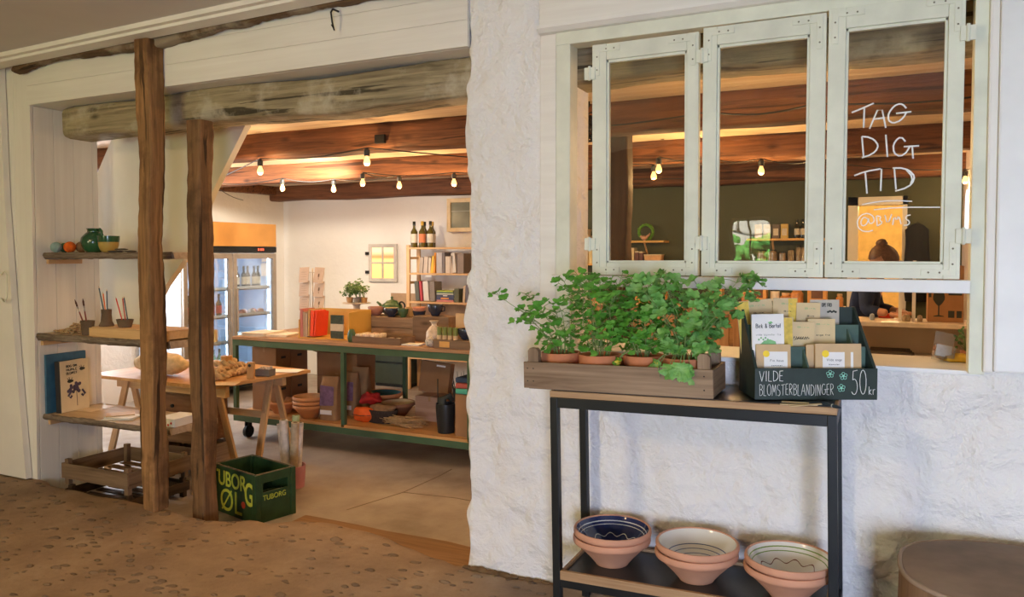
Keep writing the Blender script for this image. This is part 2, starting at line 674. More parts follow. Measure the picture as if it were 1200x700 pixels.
def strokes(mb, s, O, X, Y, width, height, r, sp=0.14, jit=0.0, seed=1, n_out=None, seg=6, flat=1.0):
    """write s from O (bottom left) along unit X, up unit Y, in thin tubes"""
    O, X, Y = Vector(O), Vector(X).normalized(), Vector(Y).normalized()
    rd = random.Random(seed)
    W = text_width(s, sp)
    k = width / W
    cx = 0
    for ch in s:
        w_, ls = GL[ch]
        jy = rd.uniform(-jit, jit) * height
        for ln in ls:
            pts = [O + X * ((cx + p[0]) * k) + Y * (p[1] * height + jy) for p in ln]
            run = [pts[0]]
            for i in range(1, len(pts)):
                run.append(pts[i])
                # a new piece of tube after every sharp corner
                if i == len(pts) - 1 or (pts[i] - pts[i - 1]).angle(pts[i + 1] - pts[i], 0) > 1.0:
                    mb.tube(run, r, seg)
                    run = [pts[i]]
        cx += w_ + sp
    return mb


def text_mesh(name, s, size, mat, parent, M, extrude=0.001, sx=1.0, bold=0.0):
    cu = bpy.data.curves.new(name, 'FONT')
    cu.body = s
    cu.size = size
    cu.extrude = extrude
    cu.offset = bold
    cu.align_x = 'CENTER'
    cu.align_y = 'CENTER'
    tmp = bpy.data.objects.new(name + '_tmp', cu)
    C.objects.link(tmp)
    me = bpy.data.meshes.new_from_object(tmp.evaluated_get(bpy.context.evaluated_depsgraph_get()))
    bpy.data.objects.remove(tmp)
    bpy.data.curves.remove(cu)
    me.transform(M @ Matrix.Diagonal((sx, 1, 1, 1)))
    me.materials.clear()
    me.materials.append(mat)
    o = bpy.data.objects.new(name, me)
    C.objects.link(o)
    o.parent = parent
    return o


# shared materials
M_white = plain('white_paint', (0.80, 0.77, 0.70), 0.5, var=0.05, scale=3, bump=0.1)
M_board = wood('white_boards', (0.74, 0.70, 0.62), (0.83, 0.80, 0.72), 'x', 0.5, 0.5, 0.12, knots=False)
M_boardz = wood('white_boards', (0.74, 0.70, 0.62), (0.83, 0.80, 0.72), 'z', 0.5, 0.5, 0.12, knots=False)
M_plaster = plaster('rough_plaster', (0.84, 0.82, 0.78), 1.0, 0.5, (0.62, 0.52, 0.40))
M_shopwall = plaster('shop_plaster', (0.86, 0.83, 0.78), 0.25, 0.15)
M_oldx = wood('old_timber', (0.10, 0.050, 0.020), (0.36, 0.20, 0.085), 'x', 0.75, 1.1, 1.0, True, 0.8)
M_oldz = wood('old_timber', (0.11, 0.056, 0.022), (0.42, 0.22, 0.085), 'z', 0.75, 1.1, 1.0, True, 0.85, spots=(0.13, 0.062, 0.024))
M_greybeam = wood('weathered_beam', (0.13, 0.10, 0.055), (0.44, 0.36, 0.21), 'x', 0.8, 1.0, 1.0, True, 0.85, spots=(0.50, 0.44, 0.32))
M_darkbeam = wood('brown_beam', (0.06, 0.022, 0.010), (0.23, 0.092, 0.038), 'x', 0.7, 1.0, 0.9, True, 0.7)
M_pine = wood('pine', (0.52, 0.30, 0.13), (0.72, 0.47, 0.24), 'x', 0.55, 0.8, 0.15)
M_pinez = wood('pine', (0.52, 0.30, 0.13), (0.72, 0.47, 0.24), 'z', 0.55, 0.8, 0.15)
M_piney = wood('pine', (0.52, 0.30, 0.13), (0.72, 0.47, 0.24), 'y', 0.55, 0.8, 0.15)
M_cratex = wood('crate_wood', (0.16, 0.10, 0.058), (0.38, 0.27, 0.17), 'x', 0.75, 0.8, 0.35)
M_cratez = wood('crate_wood', (0.16, 0.10, 0.058), (0.38, 0.27, 0.17), 'z', 0.75, 0.8, 0.35)
M_cratey = wood('crate_wood', (0.16, 0.10, 0.058), (0.38, 0.27, 0.17), 'y', 0.75, 0.8, 0.35)
M_sash = plain('old_sash_paint', (0.70, 0.71, 0.57), 0.55, var=0.10, scale=7, bump=0.25)
M_rail = plain('white_rail_paint', (0.78, 0.78, 0.75), 0.45, var=0.05, scale=5, bump=0.1)
M_black = plain('black_steel', (0.012, 0.014, 0.015), 0.42, 0.2, 0.2, 9)
M_terra = plain('terracotta', (0.56, 0.20, 0.085), 0.75, var=0.14, scale=9, bump=0.12)
M_green = plain('green_bench_paint', (0.060, 0.115, 0.060), 0.5, var=0.12, scale=6, bump=0.08)
M_card = plain('cardboard', (0.31, 0.165, 0.075), 0.8, var=0.1, scale=8)
M_kraft = plain('kraft_paper', (0.60, 0.42, 0.23), 0.8, var=0.07, scale=12)
M_paper = plain('white_paper', (0.83, 0.82, 0.79), 0.7, var=0.03, scale=6)
M_ink = plain('dark_ink', (0.03, 0.035, 0.03), 0.7)
M_iron = plain('dark_iron', (0.03, 0.028, 0.026), 0.5, 0.6)
M_soil = plain('potting_soil', (0.035, 0.022, 0.014), 0.95, var=0.4, scale=60, bump=0.9)
M_chalk = plain('chalk_pen', (0.86, 0.88, 0.86), 0.8, var=0.05)
# ================================================================== THE SETTING
def cobble_mat():
    m, nt, b, N, L = _new('cobbled_floor')
    v = _coords(nt)
    warp = N.new('ShaderNodeVectorMath')
    warp.operation = 'ADD'
    nn = N.new('ShaderNodeTexNoise')
    nn.inputs['Scale'].default_value = 6
    L.new(v, nn.inputs['Vector'])
    sc = N.new('ShaderNodeVectorMath')
    sc.operation = 'SCALE'
    sc.inputs[3].default_value = 0.06
    L.new(nn.outputs['Color'], sc.inputs[0])
    L.new(v, warp.inputs[0])
    L.new(sc.outputs[0], warp.inputs[1])
    mp = N.new('ShaderNodeMapping')
    mp.inputs['Scale'].default_value = (13, 21, 13)
    mp.inputs['Rotation'].default_value = (0, 0, R(24))
    L.new(warp.outputs[0], mp.inputs['Vector'])
    vo = N.new('ShaderNodeTexVoronoi')
    vo.inputs['Scale'].default_value = 1.0
    vo.inputs['Randomness'].default_value = 1.0
    L.new(mp.outputs[0], vo.inputs['Vector'])
    sep = N.new('ShaderNodeSeparateColor')
    L.new(vo.outputs['Color'], sep.inputs[0])
    # only part of the cells show a stone, each with its own size
    size = _math(nt, 'MULTIPLY_ADD', sep.outputs[0], 0.56, -0.10)
    k = N.new('ShaderNodeMapRange')
    k.interpolation_type = 'SMOOTHSTEP'
    L.new(_math(nt, 'SUBTRACT', size, vo.outputs['Distance']), k.inputs[0])
    k.inputs[1].default_value = -0.05
    k.inputs[2].default_value = 0.07
    earth = _ramp(nt, _noise(nt, v, 3.2, 8, 0.65), [(0.3, (0.20, 0.125, 0.068)), (0.55, (0.31, 0.205, 0.12)), (0.75, (0.42, 0.31, 0.20))])
    stone = _ramp(nt, sep.outputs[1], [(0.0, (0.10, 0.066, 0.042)), (0.6, (0.19, 0.135, 0.09)), (1.0, (0.27, 0.215, 0.16))])
    L.new(_mix(nt, _math(nt, 'MULTIPLY', k.outputs[0], 0.75), earth, stone), b.inputs['Base Color'])
    b.inputs['Roughness'].default_value = 0.7
    n1 = _bump(nt, k.outputs[0], 0.9, 0.02)
    L.new(_bump(nt, _noise(nt, v, 26, 8, 0.68), 0.6, 0.012, n1), b.inputs['Normal'])
    return m


EDGE = [(-8, 3.21), (-5.1, 3.21), (-4.3, 3.2), (-3.8, 3.2), (-3.45, 3.17), (-3.28, 3.22), (-3.2, 3.31), (-3.08, 3.28), (-2.98, 3.40), (-2.75, 3.44), (-2.45, 3.40), (-2.1, 3.30), (-1.8, 3.22), (3, 3.22)]


def edge_y(x):
    for (a, ya), (b_, yb) in zip(EDGE, EDGE[1:]):
        if a <= x <= b_:
            return ya + (yb - ya) * (x - a) / (b_ - a)
    return 3.21


mb = MB()
xs = [-7.0 + 0.045 * i for i in range(int(9.6 / 0.045) + 1)]
ts = [0, 0.2, 0.4, 0.52] + [0.55 + 0.45 * j / 60 for j in range(61)]
grid = []
for x in xs:
    ye = edge_y(x) + 0.018 * nz((x, 0, 0), 6, 2)
    col = []
    for t in ts:
        y = -3.0 + (ye + 3.0) * t
        e = max(0, 1 - (ye - y) / 0.05)
        inside = 1.0 if -4.95 < x < -1.85 else 0.0
        z = 0.010 * nz((x, y, 0), 2.4, 1) + 0.006 * nz((x, y, 0), 9, 5) - 0.022 * e * e * inside
        col.append(mb._v((x, y, z)))
    grid.append(col)
for i in range(len(xs) - 1):
    for j in range(len(ts) - 1):
        mb.face([grid[i][j], grid[i + 1][j], grid[i + 1][j + 1], grid[i][j + 1]])
low = [mb._v((c[-1].co.x, c[-1].co.y + 0.004, -0.2)) for c in grid]
for i in range(len(xs) - 1):
    mb.face([grid[i][-1], grid[i + 1][-1], low[i + 1], low[i]])
struct('floor', mb, cobble_mat(), True, 40)

# sunken concrete floor of the shop
m, nt, b, N, L = _new('worn_concrete')
v = _coords(nt)
L.new(_ramp(nt, _noise(nt, v, 2.1, 9, 0.6), [(0.3, (0.21, 0.165, 0.125)), (0.5, (0.33, 0.275, 0.22)), (0.72, (0.44, 0.38, 0.31))]), b.inputs['Base Color'])
L.new(_ramp(nt, _noise(nt, v, 4, 6), [(0.3, (0.38,) * 3), (0.7, (0.62,) * 3)]), b.inputs['Roughness'])
L.new(_bump(nt, _noise(nt, v, 18, 8, 0.6), 0.25, 0.008), b.inputs['Normal'])
M_conc = m
mb = MB()
mb.box(-7.7, 3.0, 3.0, 11.2, -0.3, -0.15)
struct('floor_shop', mb, M_conc)
mb = MB()
for pts in ([(-3.12, 3.98), (-3.0, 4.45), (-2.98, 4.9), (-2.99, 5.1)], [(-3.0, 4.45), (-2.6, 4.5), (-2.2, 4.47)]):
    for (x0, y0), (x1, y1) in zip(pts, pts[1:]):
        d = Vector((x1 - x0, y1 - y0, 0))
        n_ = Vector((-d.y, d.x, 0)).normalized() * 0.0045
        mb.prism([(x0 - n_.x, y0 - n_.y), (x1 - n_.x, y1 - n_.y), (x1 + n_.x, y1 + n_.y), (x0 + n_.x, y0 + n_.y)], -0.1505, -0.1485)
struct('trim_floor_joint', mb, plain('joint', (0.19, 0.145, 0.105), 0.9))
# worn step down into the shop
mb = MB()
mb.box(-3.15, -1.76, 3.20, 3.62, -0.2, -0.075, bev=0.012)
bmesh.ops.subdivide_edges(mb.bm, edges=list(mb.bm.edges), cuts=6, use_grid_fill=True)
for q in mb.bm.verts:
    q.co += Vector((0.01 * nz(q.co, 4, 3), 0.02 * nz(q.co, 3, 4), 0.010 * nz(q.co, 5, 5)))
struct('trim_step', mb, wood('step_wood', (0.16, 0.075, 0.022), (0.34, 0.18, 0.065), 'x', 0.6, 0.6, 0.3), True, 40)


# ---- the rough plastered wall with the window hole
def grid_wall(x0, x1, z0, z1, yf, yb, holes, step=0.022, amp=0.015, lines_x=(), lines_z=(), edge_amp=0.0):
    def lines(a, b_, extra):
        base = sorted(set([a, b_] + [e for e in extra if a < e < b_]))
        out = [base[0]]
        for p, q in zip(base, base[1:]):
            n = max(1, round((q - p) / step))
            out += [p + (q - p) * (i + 1) / n for i in range(n)]
        return out
    X = lines(x0, x1, [h[0] for h in holes] + [h[1] for h in holes] + list(lines_x))
    Z = lines(z0, z1, [h[2] for h in holes] + [h[3] for h in holes] + list(lines_z))
    mb = MB()

    def solid(i, j):
        if i < 0 or j < 0 or i >= len(X) - 1 or j >= len(Z) - 1:
            return False
        cx, cz = (X[i] + X[i + 1]) / 2, (Z[j] + Z[j + 1]) / 2
        return not any(h[0] < cx < h[1] and h[2] < cz < h[3] for h in holes)
    fr, bk = {}, {}
    for i, x in enumerate(X):
        for j, z in enumerate(Z):
            d = amp * (nz((x, 0, z), 2.6, 1) * 1.4 + nz((x * .6, 0, z), 9, 2) * 0.75 + nz((x * .8, 0, z), 21, 3) * 0.45)
            dx = 0.0
            if edge_amp and i == 0:
                dx = edge_amp * (nz((0, 0, z), 3.0, 7) + 0.6 * nz((0, 0, z), 11, 8))
            rd = 0.02 if (edge_amp and i == 0) else 0.0
            fr[i, j] = mb._v((x + dx, yf - d + rd, z))
            bk[i, j] = mb._v((x + dx, yb, z))
    for i in range(len(X) - 1):
        for j in range(len(Z) - 1):
            if not solid(i, j):
                continue
            mb.face([fr[i, j], fr[i + 1, j], fr[i + 1, j + 1], fr[i, j + 1]])
            mb.face([bk[i, j], bk[i, j + 1], bk[i + 1, j + 1], bk[i + 1, j]])
            for (a, c, ni, nj) in (((i, j), (i, j + 1), i - 1, j), ((i + 1, j), (i + 1, j + 1), i + 1, j), ((i, j), (i + 1, j), i, j - 1), ((i, j + 1), (i + 1, j + 1), i, j + 1)):
                if not solid(ni, nj):
                    mb.face([fr[a], fr[c], bk[c], bk[a]])
    loose = [v_ for v_ in mb.bm.verts if not v_.link_faces]
    bmesh.ops.delete(mb.bm, geom=loose, context='VERTS')
    return mb


SILL = 1.075
HEAD = 2.50
WX0, WX1 = -1.325, 0.30
mb = grid_wall(-1.80, 2.4, -0.2, 2.86, 3.21, 3.58, [(WX0, WX1, SILL, HEAD)], edge_amp=0.040)
struct('wall_window', mb, M_plaster, True, 50)

# side of the doorway, boarded
def boards(mb, along, a0, a1, z0, z1, face, thick, width=0.105, gap=0.0022, seed=0):
    rd = random.Random(seed)
    a = a0
    while a < a1 - 1e-4:
        e = min(a + width * rd.uniform(0.85, 1.2), a1)
        if along == 'x':
            mb.box(a + gap / 2, e - gap / 2, face, face + thick, z0, z1, bev=0.002)
        else:
            mb.box(face - thick, face, a + gap / 2, e - gap / 2, z0, z1, bev=0.002)
        a = e


mb = MB()
mb.box(-8, -5.10, 3.235, 3.67, -0.2, 2.86)
struct('wall_left_core', mb, M_white)
mb = MB()
boards(mb, 'x', -8, -5.07, -0.02, 2.80, 3.212, 0.02, 0.16, seed=3)
struct('wall_left_boards', mb, M_boardz)
mb = MB()
boards(mb, 'y', 3.235, 3.69, -0.2, 2.475, -5.07, 0.02, 0.125, seed=5)
struct('wall_doorway_boards', mb, M_boardz)
# plain white door leaning open against the boards
mb = MB()
pts = [at(px, py, y=3.19) for px, py in ((3, 76), (10, 240), (23, 420), (35, 562))]
mb.prism([(-6.2, pts[0].z), (pts[0].x, pts[0].z), (pts[1].x, pts[1].z), (pts[2].x, pts[2].z), (pts[3].x, max(0.01, pts[3].z)), (-6.2, 0.01)], 3.165, 3.205, 'y')
o = struct('door_1', mb, M_white)
mb = MB()
mb.tube([at(2, 322, y=3.16), at(5, 318, y=3.13), at(8, 322, y=3.12), at(8.5, 335, y=3.12), at(8, 350, y=3.12), at(5, 354, y=3.13), at(2, 350, y=3.16)], 0.004, 6)
struct('door_handle', mb, M_sash, True, parent=o)

# boarded header over the doorway, log above it
mb = MB()
z = 2.477
for h in (0.125, 0.115, 0.12):
    mb.box(-5.09, -1.79, 3.207, 3.232, z + 0.0005, z + h - 0.0005, bev=0.0015)
    z += h
struct('trim_header_boards', mb, M_board)
mb = MB()
mb.box(-5.09, -1.80, 3.232, 3.60, 2.485, 2.86)
boards(mb, 'x', -5.09, -1.80, 2.477, 2.482, 3.235, 0.36, 9.0)
struct('wall_header', mb, M_white)
mb = MB()
mb.timber((-5.12, 3.165, 2.712), (-1.7, 3.165, 2.80), 0.075, 0.066, 3, 0.016, 110, 0.3, 6.0)
tag(struct('ceiling_log', mb, wood('dark_log', (0.055, 0.030, 0.014), (0.20, 0.12, 0.06), 'x', 0.8, 1.1, 1.0, True, 0.8, spots=(0.34, 0.28, 0.20)), True, 60), 'thin rough log running along the top of the white doorway header', 'log')

# ceiling of the entrance room with its lath
mb = MB()
T = Matrix.Rotation(-0.018, 4, 'Y')
Tc = Matrix.Translation((-2.7, 0, 2.80)) @ T
mb.box(-5.5, 5.5, -3.1, 3.25, 0, 0.1, Tc)
struct('ceiling', mb, plain('ceiling_paint', (0.66, 0.62, 0.58), 0.7, var=0.04, scale=2))
mb = MB()
mb.box(-5.5, 5.5, 3.02, 3.12, -0.045, -0.001, Tc)
mb.box(-5.5, 5.5, 2.985, 3.02, -0.028, -0.001, Tc)
struct('trim_ceiling', mb, M_white)

# remaining walls of the entrance room
mb = MB()
mb.box(-7.1, -7.0, -3.1, 3.3, -0.1, 2.95)
struct('wall_west', mb, plain('warm_wall_paint', (0.70, 0.60, 0.46), 0.8, var=0.06, scale=2))
mb = MB()
mb.box(2.3, 2.4, -3.1, 3.3, -0.1, 2.95)
struct('wall_east', mb, plain('warm_wall_paint', (0.70, 0.60, 0.46), 0.8, var=0.06, scale=2))
mb = grid_wall(-7.1, 2.4, -0.1, 2.95, -3.0, -3.25, [(0.93, 1.97, -0.1, 2.12), (-1.70, -1.22, 1.0, 1.92), (-4.5, -3.5, 1.0, 2.1)], step=0.4, amp=0.0)  # leftmost opening is added for the rear daylight fill
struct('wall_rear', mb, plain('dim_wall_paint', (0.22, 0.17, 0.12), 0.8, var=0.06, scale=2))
wf = MB()
for (x0, x1, z0, z1) in ((-1.70, -1.22, 1.0, 1.92),):
    for a, b_, c, d in ((x0, x0 + .04, z0, z1), (x1 - .04, x1, z0, z1), (x0, x1, z0, z0 + .04), (x0, x1, z1 - .04, z1), (x0, x1, 1.40, 1.42), (x0 + .23, x0 + .25, z0, z1)):
        wf.box(a, b_, -3.16, -3.12, c, d)
struct('window_2', wf, M_white)
# garden seen in the panes' reflection
mb = MB()
rd = random.Random(4)
for i in range(900):
    x, z_ = rd.uniform(-4.5, 2), rd.uniform(0, 1.75)
    c = Vector((x, -6.3 + rd.uniform(-0.15, 0.25) - 0.1 * z_, z_))
    mb.ball(c, rd.uniform(0.07, 0.13), (1, 0.6, 1), 6, 4, wob=0.5)
tag(mb.build('garden_hedge', plain('hedge_green', (0.10, 0.34, 0.06), 0.8, var=0.4, scale=20)), 'green sunlit hedge outdoors, mirrored in the middle window pane', 'hedge', None, 'stuff')
mb = MB()
for i in range(16):
    for j in range(10):
        mb.cbox((-5 + i * 0.5 + (j % 2) * 0.25, -7.2 + rd.uniform(-.04, .04), 0.2 + j * 0.3), (0.47, 0.4, 0.27), bev=0.03)
tag(mb.build('garden_wall', plain('pale_stone', (0.62, 0.58, 0.52), 0.9, var=0.3, scale=5)), kind='structure')
mb = MB()
mb.box(-9, 5, -7.2, -3.2, -0.25, -0.12)
tag(mb.build('ground_garden', plain('lawn_green', (0.25, 0.42, 0.08), 0.9, var=0.3, scale=9)), kind='structure')

# ================================================================== WINDOW WALL JOINERY
# fixed frame (window_1): stiles, head board, rail, sill
FY = 3.175
mb = MB()
mb.box(WX0, -1.258, FY - 0.005, 3.26, SILL, 2.455, bev=0.004)
mb.box(0.262, WX1 + 0.012, FY - 0.005, 3.26, SILL, 2.455, bev=0.004)
mb.box(WX0, WX1 + 0.012, FY - 0.008, 3.26, 2.415, 2.47, bev=0.004)
win = struct('window_1', mb, M_sash)
mb = MB()
mb.box(-1.335, 0.262, 3.145, 3.20, 1.362, 1.409, bev=0.004)
struct('window_rail', mb, M_rail, parent=win)
mb = MB()
mb.box(WX0, WX1, 3.20, 3.585, SILL - 0.01, SILL + 0.008, bev=0.004)
struct('window_sill', mb, M_rail, parent=win)
# boards round the window
mb = MB()
mb.box(-1.405, -1.328, 3.178, 3.215, SILL - 0.02, 2.86, bev=0.004)
mb.box(-1.405, 2.3, 3.17, 3.212, 2.485, 2.66, bev=0.003)
mb.box(-1.405, 2.3, 3.17, 3.212, 2.663, 2.86, bev=0.003)
struct('trim_1', mb, M_board)
mb = MB()
mb.prism([(3.13, 2.50), (3.13, 2.488), (3.15, 2.472), (3.20, 2.466), (3.20, 2.50)], -1.40, 1.3, 'x')
struct('trim_2', mb, M_white)
mb = MB()
mb.box(0.335, 1.3, 3.135, 3.20, SILL + 0.015, 2.47, bev=0.008)
struct('trim_3', mb, M_rail)
mb = MB()
mb.box(0.305, 0.336, 3.15, 3.205, SILL + 0.01, 2.47, bev=0.008)
struct('trim_4', mb, M_white)

M_pane = glass('old_window_glass', (0.93, 0.92, 0.86), 1.0, 0.004)


def casement(xa, xb, za, zb, gl, gr, gb, gt, tilt, label, hinge=None, hl=None):
    cx = (xa + xb) / 2
    t = thing('casement', label, 'casement window', (cx, 3.155, za), group='old glazed casements')
    t.rotation_euler = (0, tilt, 0)
    W0, W1, H = xa - cx, xb - cx, zb - za
    g0, g1, h0, h1 = gl - cx, gr - cx, gb - za, gt - za
    f = MB()
    f.box(W0, g0, -0.018, 0.018, 0, H, bev=0.003)
    f.box(g1, W1, -0.018, 0.018, 0, H, bev=0.003)
    f.box(g0, g1, -0.017, 0.017, 0, h0, bev=0.003)
    f.box(g0, g1, -0.017, 0.017, h1, H, bev=0.003)
    # inner bead round the glass
    for a, b_, c, d in ((g0, g0 + .010, h0, h1), (g1 - .010, g1, h0, h1), (g0, g1, h0, h0 + .009), (g0, g1, h1 - .012, h1)):
        f.box(a, b_, -0.010, 0.012, c, d, bev=0.002)
    f.build('sash_frame', M_sash, t)
    p = MB()
    p.box(g0, g1, 0.001, 0.004, h0, h1)
    p.build('pane', M_pane, t)
    # corner irons painted over
    for sx, xx in ((1, W0 + 0.012), (-1, W1 - 0.012)):
        for zz, sz in ((0.012, 1), (H - 0.012, -1)):
            k = MB()
            a = (xx, xx + sx * 0.022)
            k.box(min(a), max(a), -0.0215, -0.017, min(zz, zz + sz * 0.12), max(zz, zz + sz * 0.12), bev=0.001)
            a = (xx, xx + sx * 0.11)
            k.box(min(a), max(a), -0.0213, -0.017, min(zz, zz + sz * 0.022), max(zz, zz + sz * 0.022), bev=0.001)
            k.build('corner_iron', M_sash, t)
    n = MB()
    for sx, xx in ((1, W0 + 0.023), (-1, W1 - 0.023)):
        for zz, sz in ((0.023, 1), (H - 0.023, -1)):
            for o_ in ((0, 0.03), (0, 0.085), (0.04, 0), (0.075, 0)):
                n.ball((xx + sx * o_[0], -0.022, zz + sz * o_[1]), 0.0035, (1, .5, 1), 6, 4)
    n.build('screw', plain('rusty_screw', (0.22, 0.20, 0.13), 0.6, 0.3), t)
    for (hx, hz) in (hinge or []):
        q = MB()
        q.box(hx - cx - 0.024, hx - cx + 0.024, -0.026, -0.016, hz - za - 0.026, hz - za + 0.026, bev=0.002)
        q.tube([(hx - cx, -0.027, hz - za - 0.03), (hx - cx, -0.027, hz - za + 0.03)], 0.006, 8)
        q.build('hinge', M_sash, t)
    return t


casement(-1.141, -0.690, 1.413, 2.39, -1.078, -0.738, 1.466, 2.322, -0.004, 'leftmost of the three old pale green casements, by the narrow gap', [(-1.15, 2.27), (-1.15, 1.545), (-0.675, 2.29), (-0.675, 1.545)])
casement(-0.677, -0.220, 1.413, 2.402, -0.622, -0.278, 1.466, 2.33, 0.001, 'middle old pale green casement, mirroring greenery from outdoors')
cs = casement(-0.215, 0.228, 1.413, 2.412, -0.155, 0.176, 1.466, 2.335, 0.003, 'old pale green casement lettered TAG DIG TID in white', [(0.236, 2.27), (0.236, 1.565)])
# white hand lettering on the right pane (in the casement's own coordinates)
def cl(px, py):
    return cs.matrix_basis.inverted() @ at(px, py, y=3.1535)


bpy.context.view_layer.update()
mb = MB()
for ln in ([(998, 132), (1006, 129), (1024, 121)], [(1013, 126), (1012, 150)], [(1019, 151), (1032, 120), (1038, 150)], [(1023, 140), (1037, 138)],
           [(1062, 127), (1058, 122), (1051, 122), (1044, 128), (1040, 137), (1043, 144), (1051, 144), (1059, 138), (1062, 132)], [(1050, 133), (1068, 131)],
           [(1010, 160), (1012, 184)], [(1010, 160), (1020, 161), (1028, 167), (1029, 174), (1022, 181), (1010, 185)], [(1038, 158), (1040, 184)],
           [(1061, 166), (1056, 160), (1049, 165), (1046, 174), (1050, 183), (1060, 182), (1066, 172)], [(1059, 172), (1077, 171)], [(1069, 172), (1070, 186)],
           [(1001, 206), (1014, 201), (1032, 198)], [(1014, 202), (1016, 227)], [(1033, 198), (1032, 224)],
           [(1048, 198), (1050, 222)], [(1046, 197), (1060, 197), (1070, 203), (1072, 211), (1064, 220), (1049, 224)], [(1062, 199), (1070, 208), (1067, 216)],
           [(1010, 240), (1024, 237), (1045, 235), (1069, 236)], [(1024, 246), (1052, 243), (1102, 243)],
           [(1017, 257), (1013, 254), (1009, 258), (1009, 264), (1013, 265), (1017, 261), (1018, 254), (1018, 262), (1023, 262), (1025, 257), (1021, 251), (1013, 250), (1006, 255), (1004, 263), (1008, 270), (1016, 272), (1023, 270)],
           [(1027, 253), (1028, 265)], [(1027, 253), (1033, 254), (1030, 258), (1035, 261), (1028, 265)], [(1037, 252), (1040, 264), (1045, 251)],
           [(1046, 264), (1048, 252), (1051, 260), (1053, 251), (1056, 263)], [(1067, 252), (1062, 253), (1061, 257), (1066, 259), (1065, 264), (1059, 264)]):
    # rounded by one pass of corner cutting
    pts = [Vector(p) for p in ln]
    if len(pts) > 2:
        q = [pts[0]]
        for a, b_ in zip(pts, pts[1:]):
            q += [a.lerp(b_, 0.3), a.lerp(b_, 0.7)]
        pts = q + [pts[-1]]
    mb.tube([cl(p[0], p[1]) for p in pts], 0.0034 if ln[0][1] < 240 else 0.0026, 6)
mb.build('handwriting', M_chalk, cs, True)

# ================================================================== SHOP SHELL
XW, XE, YB = -7.6, 0.62, 8.35
mb = MB()
mb.box(XW - 0.1, XW, 3.6, YB, -0.2, 2.6)
struct('wall_shop_west', mb, M_shopwall)
mb = MB()
mb.box(XW - 0.1, -4.42, YB, YB + 0.1, -0.2, 2.6)
struct('wall_shop_north', mb, M_shopwall)
M_dkgreen = plain('dark_green_wall_paint', (0.060, 0.066, 0.030), 0.55, var=0.12, scale=3)
mb = MB()
mb.box(-4.42, -0.28, YB, YB + 0.1, -0.2, 2.6)
mb.box(0.13, XE, YB, YB + 0.1, -0.2, 2.6)
mb.box(-0.28, 0.13, YB, YB + 0.1, 2.0, 2.6)
struct('wall_shop_green', mb, M_dkgreen)
mb = MB()
mb.box(-0.36, -0.27, YB - 0.03, YB + 0.12, -0.15, 2.06)
mb.box(0.12, 0.16, YB - 0.03, YB + 0.12, -0.15, 2.06)
mb.box(-0.36, 0.16, YB - 0.03, YB + 0.12, 1.98, 2.06)
struct('door_2', mb, M_white)
mb = MB()
mb.box(-1.5, 1.2, 10.6, 10.7, -0.2, 2.6)
mb.box(-1.6, -1.5, YB + .1, 10.7, -0.2, 2.6)
mb.box(1.2, 1.3, YB + .1, 10.7, -0.2, 2.6)
mb.box(-1.6, 1.3, YB + .1, 10.7, 2.5, 2.6)
struct('wall_back_room', mb, plain('yellow_wall_paint', (0.86, 0.62, 0.26), 0.8))
mb = MB()
mb.box(XE, XE + 0.1, 3.55, YB, -0.2, 2.6)
struct('wall_shop_east', mb, plain('pink_white_paint', (0.74, 0.66, 0.58), 0.7))
mb = MB()
boards(mb, 'x', XW, XE + 0.1, 3.58, YB, 2.42, 0.03)
mb.bm.free()
mb = MB()
y = 3.58
while y < YB:
    mb.box(XW, XE + 0.1, y, min(y + 0.155, YB), 2.42, 2.45, bev=0.003)
    y += 0.158
struct('ceiling_shop', mb, wood('ceiling_boards', (0.60, 0.42, 0.27), (0.80, 0.66, 0.49), 'x', 0.6, 0.4, 0.1, False))
mb = MB()
mb.box(XW, 3.0, 3.55, YB + 0.1, 2.6, 2.7)
mb.box(XW, 3.0, 3.59, 3.62, 2.42, 2.7)
struct('ceiling_shop_cover', mb, M_white)
# beams across the shop
def beam(name, p0, p1, w_, h_, m_, seed, amp, label):
    mb = MB()
    mb.timber(p0, p1, w_, h_, seed, amp, 70, 0.13)
    return tag(struct(name, mb, m_, True, 50), label, 'beam')


beam('ceiling_beam', (XW, 4.62, 2.335), (XE, 4.58, 2.335), 0.22, 0.20, M_darkbeam, 11, 0.009, 'dark brown ceiling beam, nearest of the shop beams behind the weathered lintel')
beam('ceiling_beam', (XW, 6.18, 2.335), (XE, 6.32, 2.335), 0.22, 0.20, M_darkbeam, 12, 0.009, 'middle brown ceiling beam of the shop, string bulbs hanging either side')
beam('ceiling_beam', (XW, 8.20, 2.33), (XE, 8.22, 2.33), 0.24, 0.21, M_darkbeam, 13, 0.008, 'farthest brown ceiling beam, tight against the back wall')
beam('wall_beam', (XW + 0.06, 5.0, 2.36), (XW + 0.06, 8.1, 2.36), 0.12, 0.12, M_darkbeam, 14, 0.006, 'thin brown beam along the top of the wall above the fridge')
beam('doorway_beam', (-4.94, 3.475, 2.375), (-1.74, 3.475, 2.375), 0.26, 0.20, M_greybeam, 15, 0.011, 'thick weathered grey beam spanning the open doorway under the white header')
beam('window_beam', (-1.4, 3.49, 2.39), (0.40, 3.49, 2.39), 0.24, 0.21, M_greybeam, 16, 0.009, 'weathered grey beam behind the top of the casements')
# beam end sticking out under the nearest beam, hooks
# posts
def post(name, x, y, z0, z1, w_, seed, label, m_=None, d_=None):
    t = MB()
    t.timber((x, y, z0), (x, y, z1), w_, d_ or w_, seed, 0.013, 110, 0.10)
    o = t.build(name, m_ or M_oldz, None, True, 50)
    return tag(o, label, 'post', kind='thing')


